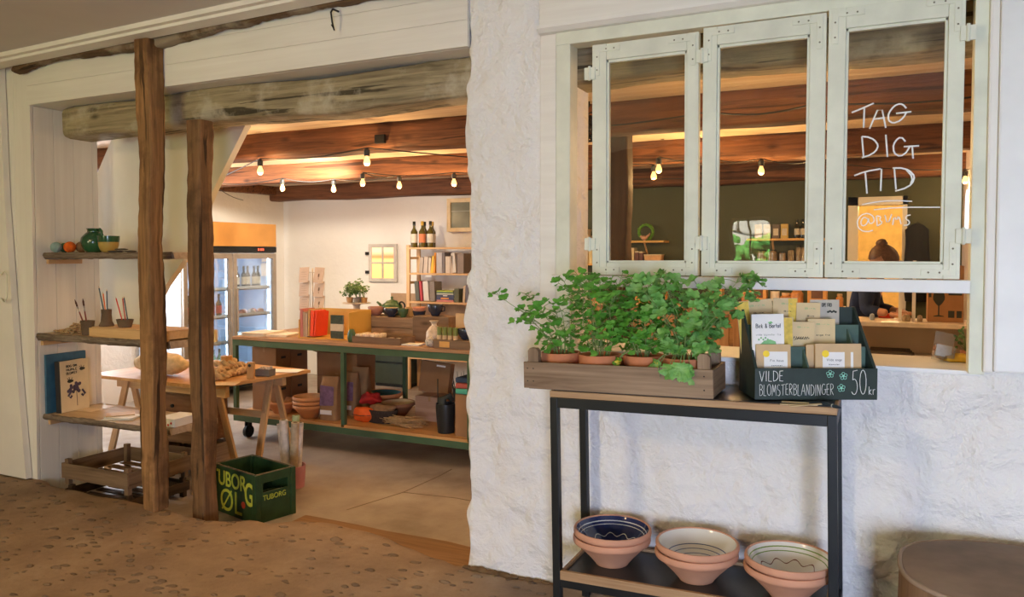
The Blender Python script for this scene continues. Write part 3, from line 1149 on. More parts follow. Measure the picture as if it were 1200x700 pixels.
post('timber_post', -3.865, 3.150, 0.0, 2.735, 0.108, 21, 'tall rough timber post in front of the white doorway header')
post('timber_post', -3.61, 3.275, -0.10, 2.275, 0.108, 22, 'shorter rough timber post ending under the grey doorway beam', wood('old_timber_b', (0.085, 0.046, 0.020), (0.28, 0.145, 0.060), 'z', 0.75, 1.1, 1.0, True, 0.9, spots=(0.085, 0.042, 0.018)))
# dark post standing in the shop behind the first casement
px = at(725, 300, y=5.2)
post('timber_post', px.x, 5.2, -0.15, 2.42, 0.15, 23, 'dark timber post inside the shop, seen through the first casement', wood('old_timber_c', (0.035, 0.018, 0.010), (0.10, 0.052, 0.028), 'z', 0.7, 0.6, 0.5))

# darkness of the crevice between plaster and cobbles, put in as a strip
mb = MB()
for k in range(40):
    x = -1.79 + k * 0.0205 * 2
    r_ = 0.012 + 0.008 * nz((x, 0, 0), 9, 3)
    mb.ball((x, 3.195 + 0.006 * nz((x, 1, 0), 7, 2), 0.002), r_, (2.4, 1.0, 0.9), 8, 5, wob=0.4)
struct('trim_base', mb, plain('crevice_brown', (0.15, 0.085, 0.035), 0.9, var=0.4, scale=20), True)
# arched daylit window in the shop's right wall, seen in the narrow gap
mb = MB()
pa = at(1133, 262, x=XE - 0.002)
q = [(pa.y - 0.16, 1.72), (pa.y + 0.16, 1.72)] + [(pa.y + 0.16 * math.cos(R(a)), 1.95 + 0.12 * math.sin(R(a))) for a in range(0, 181, 20)]
mb.prism(q, XE - 0.006, XE - 0.002, 'x')
struct('window_3', mb, emit('daylit_arch', (0.95, 0.97, 1.0), 1.6))
p = at(387, 14, y=3.14)
mb = MB()
mb.tube([(p.x, 3.205, p.z + 0.02), (p.x, 3.16, p.z + 0.02), (p.x, 3.145, p.z), (p.x + 0.004, 3.15, p.z - 0.05), (p.x, 3.17, p.z - 0.085), (p.x, 3.15, p.z - 0.06)], 0.005, 6)
tag(mb.build('wall_hook', M_iron, None, True), 'small dark iron hook on the white header boards', 'hook')
c = Vector((WX1 - 0.004, 3.42, 1.27))
mb = MB()
mb.tube([c + Vector((0.0, 0, 0.06)), c + Vector((-0.012, 0, 0.055)), c + Vector((-0.014, -0.01, 0.0)), c + Vector((-0.010, -0.015, -0.05)), c + Vector((0, -0.01, -0.06))], 0.006, 6)
tag(mb.build('iron_latch', M_iron, None, True), 'black iron latch on the right reveal of the window hole', 'latch')
# ================================================================== SIDE TABLE AND WHAT STANDS ON IT
TROT = (0, R(-1.1), R(0.6))
tb = thing('side_table', 'black steel side table with wood edged top against the plaster wall', 'table', (-0.655, 2.99, 0.0), rot=TROT)
bpy.context.view_layer.update()
TM = tb.matrix_world.copy()


def T_(u, v, w_):
    return TM @ Vector((u, v, w_))


HX, HY = 0.525, 0.18
M_woodedge = wood('plywood_edge', (0.30, 0.17, 0.08), (0.52, 0.34, 0.18), 'x', 0.6, 1.0, 0.2)
M_lam = plain('black_laminate', (0.022, 0.026, 0.030), 0.35, var=0.2, scale=5)
mb = MB()
mb.box(-HX, HX, -HY, HY, 0.946, 0.9715, bev=0.003)
mb.build('table_top', M_woodedge, tb)
mb = MB()
mb.box(-HX + 0.012, HX - 0.012, -HY + 0.012, HY - 0.012, 0.9715, 0.9735)
mb.build('black_top_sheet', M_lam, tb)
tw = 0.032
for sx in (-1, 1):
    for sy in (-1, 1):
        mb = MB()
        x0, x1 = sorted((sx * HX, sx * (HX - tw)))
        y0, y1 = sorted((sy * HY, sy * (HY - tw)))
        mb.box(x0, x1, y0, y1, 0.0, 0.945, bev=0.003)
        mb.build('leg', M_black, tb)
for z0, z1 in ((0.905, 0.945), (0.190, 0.222)):
    for sy in (-1, 1):
        mb = MB()
        y0, y1 = sorted((sy * HY, sy * (HY - tw)))
        mb.box(-HX + tw, HX - tw, y0, y1, z0, z1, bev=0.002)
        mb.build('long_rail', M_black, tb)
    for sx in (-1, 1):
        mb = MB()
        x0, x1 = sorted((sx * HX, sx * (HX - tw)))
        mb.box(x0, x1, -HY + tw, HY - tw, z0, z1, bev=0.002)
        mb.build('short_rail', M_black, tb)
mb = MB()
s_ = HX - tw - 0.002
mb.box(-s_, s_, -HY - 0.002, HY, 0.222, 0.240, bev=0.002)
for a, b_, c, d in ((-s_, s_, -HY - 0.004, -HY + 0.012), (-s_, s_, HY - 0.014, HY), (-s_, -s_ + 0.012, -HY, HY), (s_ - 0.012, s_, -HY, HY)):
    mb.box(a, b_, c, d, 0.222, 0.258, bev=0.002)
mb.build('lower_shelf', M_woodedge, tb)
mb = MB()
mb.box(-s_ + 0.013, s_ - 0.013, -HY + 0.013, HY - 0.015, 0.240, 0.247)
mb.build('shelf_sheet', M_lam, tb)

# ---- plant crate
cr = thing('plant_crate', 'long weathered wooden crate of potted herbs on the side table', 'crate', T_(-0.255, -0.075, 0.9745), rot=TROT)
L2, D2 = 0.372, 0.125
mb = MB()
for sy in (-1, 1):
    mb.cbox((0, sy * (D2 - 0.006), 0.058), (2 * L2, 0.012, 0.104), bev=0.002)
mb.build('side_board', M_cratex, cr)
mb = MB()
for sx in (-1, 1):
    mb.cbox((sx * (L2 - 0.007), 0, 0.058), (0.014, 2 * D2 - 0.026, 0.100), bev=0.002)
mb.build('end_board', M_cratey, cr)
mb = MB()
for i in range(4):
    mb.cbox((0, -D2 + 0.043 + i * 0.055, 0.005), (2 * L2 - 0.03, 0.048, 0.008), bev=0.001)
mb.build('bottom_slat', M_cratex, cr)
for sx in (-1, 1):
    for sy in (-1, 1):
        mb = MB()
        x = sx * (L2 - 0.036)
        y = sy * (D2 - 0.028)
        mb.prism([(x - 0.022, 0.01), (x + 0.022, 0.01), (x + 0.022, 0.152), (x + 0.012, 0.164), (x - 0.014, 0.164), (x - 0.022, 0.154)], y - 0.014, y + 0.014, 'y')
        mb.build('corner_post', M_cratez, cr)
mb = MB()
for x in (-0.355, -0.33, 0.34):
    for zz in (0.035, 0.085):
        mb.ball((x, -D2 - 0.0005, zz), 0.0028, (1, .4, 1), 6, 4)
mb.build('nail', M_iron, cr)


# ---- potted herbs
def leaf_mat(name, c1, c2, c3):
    if name in _mats:
        return _mats[name]
    m, nt, b, N, L = _new(name)
    f = _noise(nt, _coords(nt), 16, 3, 0.6)
    col = _ramp(nt, f, [(0.3, c1), (0.5, c2), (0.7, c3)])
    L.new(col, b.inputs['Base Color'])
    b.inputs['Roughness'].default_value = 0.5
    b.inputs['Specular IOR Level'].default_value = 0.35
    tl = N.new('ShaderNodeBsdfTranslucent')
    L.new(col, tl.inputs[0])
    mx = N.new('ShaderNodeMixShader')
    mx.inputs[0].default_value = 0.3
    out = [n for n in N if n.type == 'OUTPUT_MATERIAL'][0]
    L.new(b.outputs[0], mx.inputs[1])
    L.new(tl.outputs[0], mx.inputs[2])
    L.new(mx.outputs[0], out.inputs[0])
    _mats[name] = m
    return m


M_leaf1 = leaf_mat('herb_leaf', (0.06, 0.22, 0.022), (0.12, 0.37, 0.045), (0.24, 0.52, 0.09))
M_leaf2 = leaf_mat('geranium_leaf', (0.10, 0.30, 0.055), (0.22, 0.50, 0.12), (0.40, 0.66, 0.24))
M_leafy = leaf_mat('yellow_leaf', (0.60, 0.50, 0.03), (0.78, 0.66, 0.05), (0.80, 0.72, 0.15))
M_stem = plain('herb_stem', (0.20, 0.30, 0.09), 0.6, var=0.2)


def leaf(mb, p, nrm, tipdir, size, lobes, rd, frill=0.25):
    nrm = nrm.normalized()
    t = (tipdir - nrm * tipdir.dot(nrm))
    if t.length < 1e-4:
        t = nrm.orthogonal()
    t.normalize()
    s = nrm.cross(t)
    n = lobes * 4
    c = mb._v(p + t * size * 0.28 - nrm * size * 0.06)
    ring = []
    for k in range(n + 1):
        a = -2.55 + 5.1 * k / n
        lob = abs(math.cos(a * lobes / 2 * 1.18))
        r = size * (0.36 + frill * lob + 0.07 * rd.uniform(-1, 1)) * (1.0 if abs(a) < 1.9 else 0.8)
        q = p + t * (size * 0.28 + math.cos(a) * r) + s * math.sin(a) * r * 1.05 + nrm * (0.10 * size * math.cos(a * lobes) + 0.10 * r)
        ring.append(mb._v(q))
    base = mb._v(p)
    for k in range(n):
        mb.face([c, ring[k], ring[k + 1]])
    mb.face([c, ring[-1], base])
    mb.face([c, base, ring[0]])


def herb(label, loc, seed, stems, h, lsize, lobes, m_, spread=0.16, per=4, pot=(0.083, 0.14), droop=0, yellow=0, lean=(0, 0), group=None, dens=1.0, frill=0.25):
    rd = random.Random(seed)
    t = thing('potted_herb', label, 'potted plant', loc, rot=TROT)
    pr, ph = pot
    mb = MB()
    mb.lathe([(0, 0), (pr * 0.66, 0), (pr * 0.70, 0.004), (pr * 0.90, ph * 0.70), (pr * 0.90, ph * 0.71), (pr * 0.985, ph * 0.715), (pr, ph * 0.74), (pr * 1.01, ph * 0.97), (pr, ph), (pr * 0.93, ph), (pr * 0.90, ph * 0.97), (pr * 0.86, ph * 0.80), (pr * 0.62, 0.015), (0, 0.015)], seg=36)
    mb.build('pot', M_terra, t, True, 40)
    mb = MB()
    mb.lathe([(0.0, ph * 0.86), (pr * 0.5, ph * 0.88), (pr * 0.865, ph * 0.85), (pr * 0.80, ph * 0.7), (0, ph * 0.7)], seg=20, wob=0.03)
    mb.build('soil', M_soil, t, True)
    st, lf, yl = MB(), MB(), MB()
    for i in range(stems):
        a = 2 * PI * (i + rd.random() * 0.7) / stems
        o = Vector((math.cos(a), math.sin(a), 0))
        p = Vector((0, 0, ph * 0.84)) + o * rd.uniform(0.005, pr * 0.45)
        H = h * rd.uniform(0.62, 1.0)
        S = spread * rd.uniform(0.35, 1.0)
        side = Vector((rd.uniform(-1, 1), rd.uniform(-1, 1), 0)) * 0.02
        pts = []
        for k in range(9):
            s = k / 8
            pts.append(p + o * (S * s ** 1.35) + Vector((lean[0], lean[1], 0)) * s * s + Vector((0, 0, H * (s ** 0.9))) + side * math.sin(s * 5))
        st.tube(pts, [0.0026 * (1 - 0.6 * k / 8) for k in range(9)], 5)
        for k in range(1, 9):
            cnt = per if k < 8 else per + 2
            for j in range(cnt):
                if rd.random() > dens * (0.55 + 0.06 * k):
                    continue
                b_ = 2 * PI * rd.random()
                out = (Vector((math.cos(b_), math.sin(b_), 0)) + o * 0.5).normalized()
                q0 = pts[k]
                ln = rd.uniform(0.02, 0.06) * (1.15 - 0.05 * k)
                q1 = q0 + out * ln + Vector((0, 0, rd.uniform(0.0, 0.03)))
                st.tube([q0, q0.lerp(q1, 0.5) + Vector((0, 0, 0.004)), q1], 0.0011, 4, cap=False)
                nr = Vector((0, 0, 0.8)) + out * rd.uniform(0.1, 0.9) + Vector((rd.uniform(-.4, .4), rd.uniform(-.7, .1), 0))
                leaf(lf, q1, nr, out + Vector((0, 0, rd.uniform(-0.4, 0.15))), lsize * rd.uniform(0.6, 1.15), lobes, rd, frill)
    for j in range(droop):
        a = rd.uniform(-2.4, -0.7)
        o = Vector((math.cos(a), math.sin(a), 0))
        p0 = Vector((0, 0, ph * 0.9)) + o * 0.02
        p1 = o * pr * 0.95 + Vector((0, 0, ph * 1.18))
        p2 = o * (pr * 1.2 + 0.02) + Vector((0, 0, ph * rd.uniform(0.72, 0.98)))
        st.tube([p0, p0.lerp(p1, .6) + Vector((0, 0, .02)), p1, p2], 0.0014, 5)
        tgt = yl if j < yellow else lf
        leaf(tgt, p2, o + Vector((0, 0, 0.35)), Vector((0, 0, -1)) + o * 0.2, lsize * (0.8 if j < yellow else 1.15), lobes, rd, frill)
    st.build('stem', M_stem, t, True)
    lf.build('foliage', m_, t, True)
    if yellow:
        y_ = yl.build('yellow_leaf', M_leafy, t, True)
        y_['label'] = 'wilted yellow leaf hanging over the pot rim'
    return t


def on_table(x, y, dz=0.9745 + 0.010):
    # height of the crate floor above the world at table position
    u, v = x + 0.655, y - 2.99
    return T_(u, v, dz)


herb('small-leaved herb in a terracotta pot, leftmost in the crate, thin stems leaning left', on_table(-1.175, 2.925), 1, 9, 0.26, 0.034, 3, M_leaf1, 0.17, 3, (0.080, 0.128), lean=(-0.07, -0.02), dens=0.75)
herb('dense upright herb in the second terracotta pot from the left of the crate', on_table(-1.000, 2.905), 5, 13, 0.34, 0.034, 3, M_leaf1, 0.12, 4, (0.084, 0.128), lean=(0.0, -0.01), dens=0.85)
herb('dark leafy herb in the third crate pot, behind a small yellow leaf', on_table(-0.828, 2.93), 9, 9, 0.29, 0.042, 5, M_leaf1, 0.10, 3, (0.080, 0.128), droop=2, yellow=1, dens=0.8)
herb('frilly pale green geranium in the right end of the crate, leaves hanging over the edge', on_table(-0.665, 2.905), 14, 13, 0.34, 0.060, 5, M_leaf2, 0.19, 3, (0.082, 0.128), droop=10, yellow=1, lean=(0.02, -0.02), frill=0.2, dens=0.85)

# ---- seed packet display
M_slate = plain('dark_green_display_paint', (0.022, 0.038, 0.032), 0.5, var=0.25, scale=10, bump=0.1)
M_slate2 = plain('green_display_inside', (0.075, 0.13, 0.10), 0.55, var=0.2, scale=8)
SB_YAW = R(25)
p0 = at(884, 468, z=0.984)
sb = thing('seed_display', 'dark green tiered wooden box of seed packets, chalk lettered 50 kr', 'display box', p0, SB_YAW)
bpy.context.view_layer.update()
SM = sb.matrix_world.copy()
BW, BD = 0.430, 0.195
side = [(0, 0), (BD, 0), (BD, 0.318), (BD - 0.012, 0.318), (0.0, 0.112)]
for x0 in (0.0, BW - 0.010):
    mb = MB()
    mb.prism(side, x0, x0 + 0.010, 'x')
    mb.build('side_panel', M_slate, sb)
mb = MB()
mb.box(-0.001, BW + 0.001, -0.009, -0.001, 0.0, 0.112, bev=0.0015)
mb.build('front_panel', M_slate, sb)
mb = MB()
mb.box(0.010, BW - 0.010, BD - 0.009, BD - 0.001, 0.0, 0.317)
mb.build('back_panel', M_slate, sb)
mb = MB()
mb.box(0.010, BW - 0.010, 0, BD - 0.009, 0.0, 0.008)
mb.build('bottom_panel', M_slate, sb)
for v0, h in ((0.067, 0.180), (0.127, 0.255)):
    mb = MB()
    mb.box(0.010, BW - 0.010, v0, v0 + 0.006, 0.008, h)
    mb.build('tier_board', M_slate2, sb)
for (u0, v0, v1, h0, h1) in ((0.192, 0.0, 0.066, 0.10, 0.172), (0.375, 0.074, 0.126, 0.185, 0.24)):
    mb = MB()
    mb.prism([(v0 + .001, 0.01), (v1 - .001, 0.01), (v1 - .001, h1), (v0 + .001, h0)], u0, u0 + 0.006, 'x')
    mb.build('divider', M_slate2, sb)
mb = MB()


def panel(px, py):
    """pixel on the display's front panel to the panel's own coordinates"""
    n = SM.to_3x3() @ Vector((0, -1, 0))
    o = SM @ Vector((0, -0.0105, 0))
    d = (at(px, py, y=3.0) - EYE)
    k = (o - EYE).dot(n) / d.dot(n)
    return SM.inverted() @ (EYE + d * k)


def ptext(s, xa, ya, xb, yb, r, seed=1, sp=0.14, jit=0.05):
    """write s with its baseline from pixel (xa, yb) to (xb, yb) and height yb - ya"""
    o = panel(xa, yb)
    e = panel(xb, yb)
    tp = panel(xa, ya)
    strokes(mb, s, o, e - o, tp - o, (e - o).length, (tp - o).length, r, sp, jit, seed, seg=5)


ptext('VILDE', 890, 435, 918, 447, 0.00115, 3)
ptext('BLOMSTERBLANDINGER', 890, 450.5, 977, 463.5, 0.0008, 4, 0.17)
ptext('50', 998, 434.5, 1016, 463, 0.00115, 5)
ptext('kr', 1018, 453, 1026, 463, 0.0011, 6)
mb.build('chalk_lettering', M_chalk, sb, True)
mb = MB()
for (cx, cy_) in ((973, 438.5), (988.5, 441), (986, 455)):
    c = panel(cx, cy_)
    for k in range(5):
        a = k * 2 * PI / 5 + 0.4
        q = c + Vector((math.cos(a) * 0.0085, 0, math.sin(a) * 0.0085))
        mb.tube([q + Vector((math.cos(b_) * 0.0052, 0, math.sin(b_) * 0.0052)) for b_ in [i * PI / 4 for i in range(9)]], 0.0010, 5)
    mb.ball(c, 0.003, (1, .4, 1), 8, 5)
mb.build('mint_flower_drawing', plain('mint_chalk', (0.35, 0.78, 0.62), 0.8), sb, True)

M_yel = plain('yellow_seed_print', (0.78, 0.55, 0.10), 0.7, var=0.15, scale=60)
M_buff = plain('buff_packet', (0.70, 0.54, 0.30), 0.75, var=0.06, scale=10)
M_greyc = plain('grey_card', (0.52, 0.48, 0.40), 0.75, var=0.08, scale=14)
M_sgreen = plain('print_green', (0.22, 0.50, 0.22), 0.7)
M_dot = plain('yellow_sticker', (0.95, 0.66, 0.04), 0.6)


def packet(name, label, cat, u0, u1, v, top, m_, lean=0.0, tilt=0.0, bottom=0.012, th=0.003, group=None):
    """flat packet standing in a tier: own origin at its bottom centre"""
    t = thing(name, label, cat, SM @ Vector((min((u0 + u1) / 2 * 0.965, BW - 0.012 - (u1 - u0) / 2), v * 0.94, bottom)), group=group)
    t.matrix_basis = Matrix.Translation(t.location) @ Matrix.Rotation(SB_YAW, 4, 'Z') @ Matrix.Rotation(-lean, 4, 'X') @ Matrix.Rotation(tilt, 4, 'Y')
    W, H = (u1 - u0), (top - bottom)
    b = MB()
    b.box(-W / 2, W / 2, -th / 2, th / 2, 0, H, bev=min(0.001, th * 0.3))
    b.build('paper_sleeve', m_, t)
    return t, W, H, -th / 2


def card(t, name, m_, x0, x1, z0, z1, y, d=0.0006):
    b = MB()
    b.box(x0, x1, y - d, y, z0, z1)
    return b.build(name, m_, t)


def scrib(t, lines, y, m_=None, r=0.0005, name='printed_text'):
    b = MB()
    for (s, x0, x1, z0, h) in lines:
        strokes(b, s, (x0, y, z0), (1, 0, 0), (0, 0, 1), x1 - x0, h, r, 0.14, 0, 1, seg=4)
    return b.build(name, m_ or M_ink, t)


# front row
t, W, H, yf = packet('seed_packet', 'kraft seed packet with a white label, alone in the left front slot', 'seed packet', 0.018, 0.142, 0.030, 0.192, M_kraft, 0.07, th=0.006)
lb = card(t, 'white_label', M_paper, -0.034, 0.050, 0.02, H - 0.026, yf)
scrib(t, [('Fin have', -0.012, 0.036, H - 0.062, 0.008), ('sommer', -0.008, 0.032, H - 0.078, 0.004)], yf - 0.0011)
b = MB(); b.prism(arc(-0.026, H - 0.034, 0.012, 0, 330, 12), yf - 0.0016, yf - 0.0008, 'y'); b.build('yellow_sticker', M_dot, t)
t, W, H, yf = packet('seed_packet', 'kraft seed packet mostly hidden behind the labelled one in the right front slot', 'seed packet', 0.208, 0.340, 0.040, 0.190, M_kraft, 0.07, th=0.006)
t, W, H, yf = packet('seed_packet', 'kraft seed packet with white label and narrow white strip, right front slot', 'seed packet', 0.234, 0.398, 0.022, 0.196, M_kraft, 0.05, th=0.008)
card(t, 'white_label', M_paper, -0.056, 0.022, 0.02, H - 0.030, yf)
card(t, 'white_strip', M_paper, 0.044, 0.053, 0.02, H - 0.030, yf)
scrib(t, [('Vilde enge', -0.042, 0.012, H - 0.062, 0.009), ('blomster', -0.034, 0.004, H - 0.076, 0.004)], yf - 0.0011)
b = MB(); b.prism(arc(-0.046, H - 0.036, 0.013, 0, 330, 12), yf - 0.0016, yf - 0.0008, 'y'); b.build('yellow_sticker', M_dot, t)
# tall leaflets
t, W, H, yf = packet('leaflet_stack', 'white leaflets with a green printed leaf at the left of the seed box', 'leaflets', 0.012, 0.128, 0.052, 0.300, M_paper, 0.05, -0.02, th=0.010)
scrib(t, [('Birk & Bartof', -0.044, 0.046, H - 0.050, 0.015)], yf - 0.0011, r=0.0010)
scrib(t, [('vilde blomster frø', -0.044, 0.046, H - 0.078, 0.007)], yf - 0.0011, plain('grey_ink', (0.4, 0.42, 0.4)), 0.0005, 'small_print')
b = MB()
b.prism([(-0.036, H - 0.135), (0.030, H - 0.135), (0.034, H - 0.135), (0.026, H - 0.100), (0.006, H - 0.092), (-0.016, H - 0.097), (-0.032, H - 0.112)], yf - 0.0016, yf - 0.0008, 'y')
for k in range(5):
    b.ball((-0.034 + 0.008 * k, yf - 0.001, H - 0.092 + 0.006 * (k % 2)), 0.0035, (1, .2, 1), 6, 4)
b.prism([(0.0, H - 0.030), (0.012, H - 0.026), (0.018, H - 0.032), (0.006, H - 0.037)], yf - 0.0016, yf - 0.0008, 'y')
b.build('green_leaf_print', M_sgreen, t)
# middle row
for (u0, u1, v, top, lab, leanx, strip, tl) in (
        (0.118, 0.175, 0.088, 0.285, 'buff packet with yellow flower strip just right of the white leaflets', 0.05, 1, -0.01),
        (0.160, 0.250, 0.098, 0.268, 'buff seed packet with a twig drawing in the middle row', 0.05, 0, 0.02),
        (0.238, 0.338, 0.112, 0.278, 'buff seed packet at the right of the middle row', 0.04, 0, 0.0)):
    t, W, H, yf = packet('seed_packet', lab, 'seed packet', u0, u1, v, top, M_buff, leanx, tl, th=0.005)
    if strip:
        card(t, 'yellow_strip', M_yel, -W / 2 + 0.001, W / 2 - 0.004, 0.002, H - 0.002, yf)
    else:
        scrib(t, [('enge frø', -W * 0.2, W * 0.3, H - 0.062, 0.006)], yf - 0.0006)
        b = MB()
        strokes(b, 'Birk', (-W * 0.2, yf - 0.0006, H - 0.022), (1, 0, 0), (0, 0, 1), W * 0.5, 0.005, 0.0004)
        b.build('green_print', M_sgreen, t)
        if u0 < 0.2:
            b = MB()
            b.tube([(-W * .4, yf - .0006, H - .07), (-W * .1, yf - .0006, H - .06), (W * .2, yf - .0006, H - .065)], 0.0006, 4)
            for k in range(7):
                x = -W * .36 + k * W * .09
                b.tube([(x, yf - .0006, H - .066 + k * .0006), (x + .005, yf - .0006, H - .054)], 0.0012, 4)
            b.build('twig_drawing', M_ink, t)
# back row
for (u0, u1, v, top, lab, m_, tl, ys) in (
        (0.016, 0.150, 0.182, 0.345, 'buff seed packet with yellow edge, tilted, left end of the back row', M_buff, -0.10, 'l'),
        (0.120, 0.212, 0.170, 0.352, 'buff seed packet with yellow flowered edge, middle of the back row', M_buff, 0.0, 'r'),
        (0.205, 0.294, 0.160, 0.335, 'plain buff seed packet right of the yellow flowered edge in the back row', M_buff, 0.01, None),
        (0.270, 0.380, 0.186, 0.345, 'grey seed card with hand printed black capitals, right end of the back row', M_greyc, 0.0, None)):
    t, W, H, yf = packet('seed_packet', lab, 'seed packet', u0, u1, v, top, m_, 0.02, tl, th=0.004)
    if ys == 'l':
        card(t, 'yellow_strip', M_yel, -W / 2 + 0.001, -W / 2 + 0.045, 0.002, H - 0.002, yf)
    if ys == 'r':
        card(t, 'yellow_strip', M_yel, W / 2 - 0.034, W / 2 - 0.001, 0.002, H - 0.002, yf)
    if m_ is M_greyc:
        scrib(t, [('OPE FRO', -W * 0.1, W * 0.24, H - 0.026, 0.013)], yf - 0.0006, r=0.0011)
        b = MB()
        for k in range(5):
            b.ball((W * .12 + k * .007, yf - .0006, H - .046 + .003 * (k % 2)), 0.005, (1, .15, .8), 6, 4)
        b.build('black_drawing', M_ink, t)
    else:
        b = MB()
        strokes(b, 'Birk', (-W * 0.15, yf - 0.0006, H - 0.024), (1, 0, 0), (0, 0, 1), W * 0.45, 0.006, 0.0005)
        b.build('green_print', M_sgreen, t)
        scrib(t, [('Birk', -W * 0.05, W * 0.25, H - 0.052, 0.005)], yf - 0.0006)

# paper slips and pen before the display
for i, (a, b_, lab) in enumerate((((914, 474), (958, 476), 'buff paper slip lying on the table, nearest its edge'), ((916, 471.5), (948, 474), 'buff paper slip lying on the table, tight against the seed box'), ((926, 477), (963, 475.5), 'buff paper slip pointing to the dark pen'))):
    zt = 0.9800
    A, B = at(*a, z=zt), at(*b_, z=zt)
    mb = MB()
    d = (B - A).length
    mb.box(-d / 2, d / 2, -0.008, 0.008, 0, 0.0022, bev=0.0006)
    o = mb.build('paper_slip', M_buff, None)
    o.location = (A + B) / 2 + Vector((0, 0, 0.001 + i * 0.0012))
    o.rotation_euler = (0, R(-1.1), math.atan2(B.y - A.y, B.x - A.x))
    tag(o, lab, 'paper slip')
A, B = at(964, 473, z=0.990), at(985, 478, z=0.990)
mb = MB()
mb.tube([A, A.lerp(B, 0.1), A.lerp(B, 0.75), B], [0.004, 0.0062, 0.0062, 0.0035], 10)
pen = mb.build('marker_pen', plain('dark_blue_pen', (0.02, 0.035, 0.05), 0.35), None, True, 40)
tag(pen, 'dark blue marker pen lying before the seed box', 'pen')
mb = MB()
mb.tube([A.lerp(B, .55), A.lerp(B, .60)], 0.0066, 10)
mb.build('cap_ring', plain('pen_ring', (0.5, 0.5, 0.5), 0.4), pen, True, 40)


# ---- glazed bowls on the lower shelf
def bowl_mat(name, base, line, rings, wave, line2=None, off=0.0):
    m, nt, b, N, L = _new(name)
    tc = N.new('ShaderNodeTexCoord')
    sp = N.new('ShaderNodeSeparateXYZ')
    L.new(tc.outputs['Object'], sp.inputs[0])
    rr = _math(nt, 'SQRT', _math(nt, 'ADD', _math(nt, 'MULTIPLY', sp.outputs[0], sp.outputs[0]), _math(nt, 'MULTIPLY', sp.outputs[1], sp.outputs[1])))
    an = _math(nt, 'ARCTAN2', sp.outputs[1], sp.outputs[0])
    col = base

    def line_at(r0, wdt, c, amp=0.0, nf=9, col=None):
        q = _math(nt, 'SUBTRACT', rr, r0)
        if amp:
            q = _math(nt, 'SUBTRACT', q, _math(nt, 'MULTIPLY', _math(nt, 'SINE', _math(nt, 'MULTIPLY', an, nf)), amp))
        k = _math(nt, 'LESS_THAN', _math(nt, 'ABSOLUTE', q), wdt)
        return _mix(nt, k, col, c)
    for (r0, wdt, c) in rings:
        col = line_at(r0, wdt, c, col=col)
    if wave:
        col = line_at(wave[0], wave[1], wave[4], wave[2], wave[3], col=col)
    L.new(col, b.inputs['Base Color'])
    b.inputs['Roughness'].default_value = 0.12
    b.inputs['Coat Weight'].default_value = 0.4
    return m


M_clay = plain('pink_clay', (0.60, 0.30, 0.18), 0.75, var=0.08, scale=8, bump=0.1)
cream = (0.76, 0.72, 0.64)
M_g1 = bowl_mat('glaze_blue', (0.012, 0.025, 0.10), None, [(0.137, 0.0011, (0.7, 0.72, 0.7)), (0.129, 0.0009, (0.7, 0.72, 0.7))], (0.098, 0.0014, 0.006, 11, (0.7, 0.72, 0.7)))
M_g2 = bowl_mat('glaze_white', cream, None, [(0.112, 0.0012, (0.10, 0.12, 0.22)), (0.098, 0.0012, (0.10, 0.12, 0.22)), (0.083, 0.0012, (0.10, 0.12, 0.22)), (0.069, 0.0011, (0.10, 0.12, 0.22))], None)
M_g3 = bowl_mat('glaze_white_green', cream, None, [(0.139, 0.0012, (0.20, 0.30, 0.06)), (0.130, 0.0012, (0.20, 0.30, 0.06))], (0.104, 0.0014, 0.007, 10, (0.20, 0.07, 0.05)))


def bowl(label, loc, m_in, R_=0.157, H_=0.116, rot=None, group=None, seg=56, name='ceramic_bowl', clay=None, foot=0.42):
    k, h = R_ / 0.157, H_ / 0.105
    o = thing(name, label, 'bowl', loc, rot=rot or (0, 0, 0), group=group)
    fr = foot * 0.157
    mb = MB()
    mb.lathe([(0, 0), (fr * k, 0), ((fr + .002) * k, 0.004 * h), (0.094 * k, 0.032 * h), (0.128 * k, 0.063 * h), (0.146 * k, 0.078 * h), (0.156 * k, 0.083 * h), (0.158 * k, 0.090 * h), (0.1575 * k, 0.100 * h), (0.154 * k, 0.105 * h), (0.149 * k, 0.105 * h), (0.146 * k, 0.1015 * h)], seg=seg)
    mb.build('clay_body', clay or M_clay, o, True, 50)
    mb = MB()
    mb.lathe([(0.1465 * k, 0.102 * h), (0.143 * k, 0.094 * h), (0.132 * k, 0.078 * h), (0.110 * k, 0.054 * h), (0.080 * k, 0.030 * h), (0.050 * k, 0.016 * h), (0.02 * k, 0.011 * h), (0, 0.010 * h)], seg=seg)
    mb.build('glazed_inside', m_in, o, True)
    return o


for (px_, py_, yy, m_, what) in ((719, 625, 2.99, M_g1, 'dark blue glazed'), (818, 641, 2.965, M_g2, 'white glazed, blue ringed'), (926, 656, 2.945, M_g3, 'white glazed, green ringed')):
    c = at(px_, py_, y=yy)
    u = c.x + 0.655
    base = T_(u, yy - 2.99, 0.248)
    bowl('terracotta bowl underneath the %s bowl on the lower shelf' % what, base, M_g2 if m_ is M_g1 else m_, rot=TROT)
    bowl('%s terracotta bowl with drawn lines, %s' % (what, {M_g1: 'left of the three stacks', M_g2: 'middle of the three stacks', M_g3: 'right of the three stacks'}[m_]), base + Vector((0.002, 0, 0.0315)), m_, rot=(0, R(-0.6), 0.7))

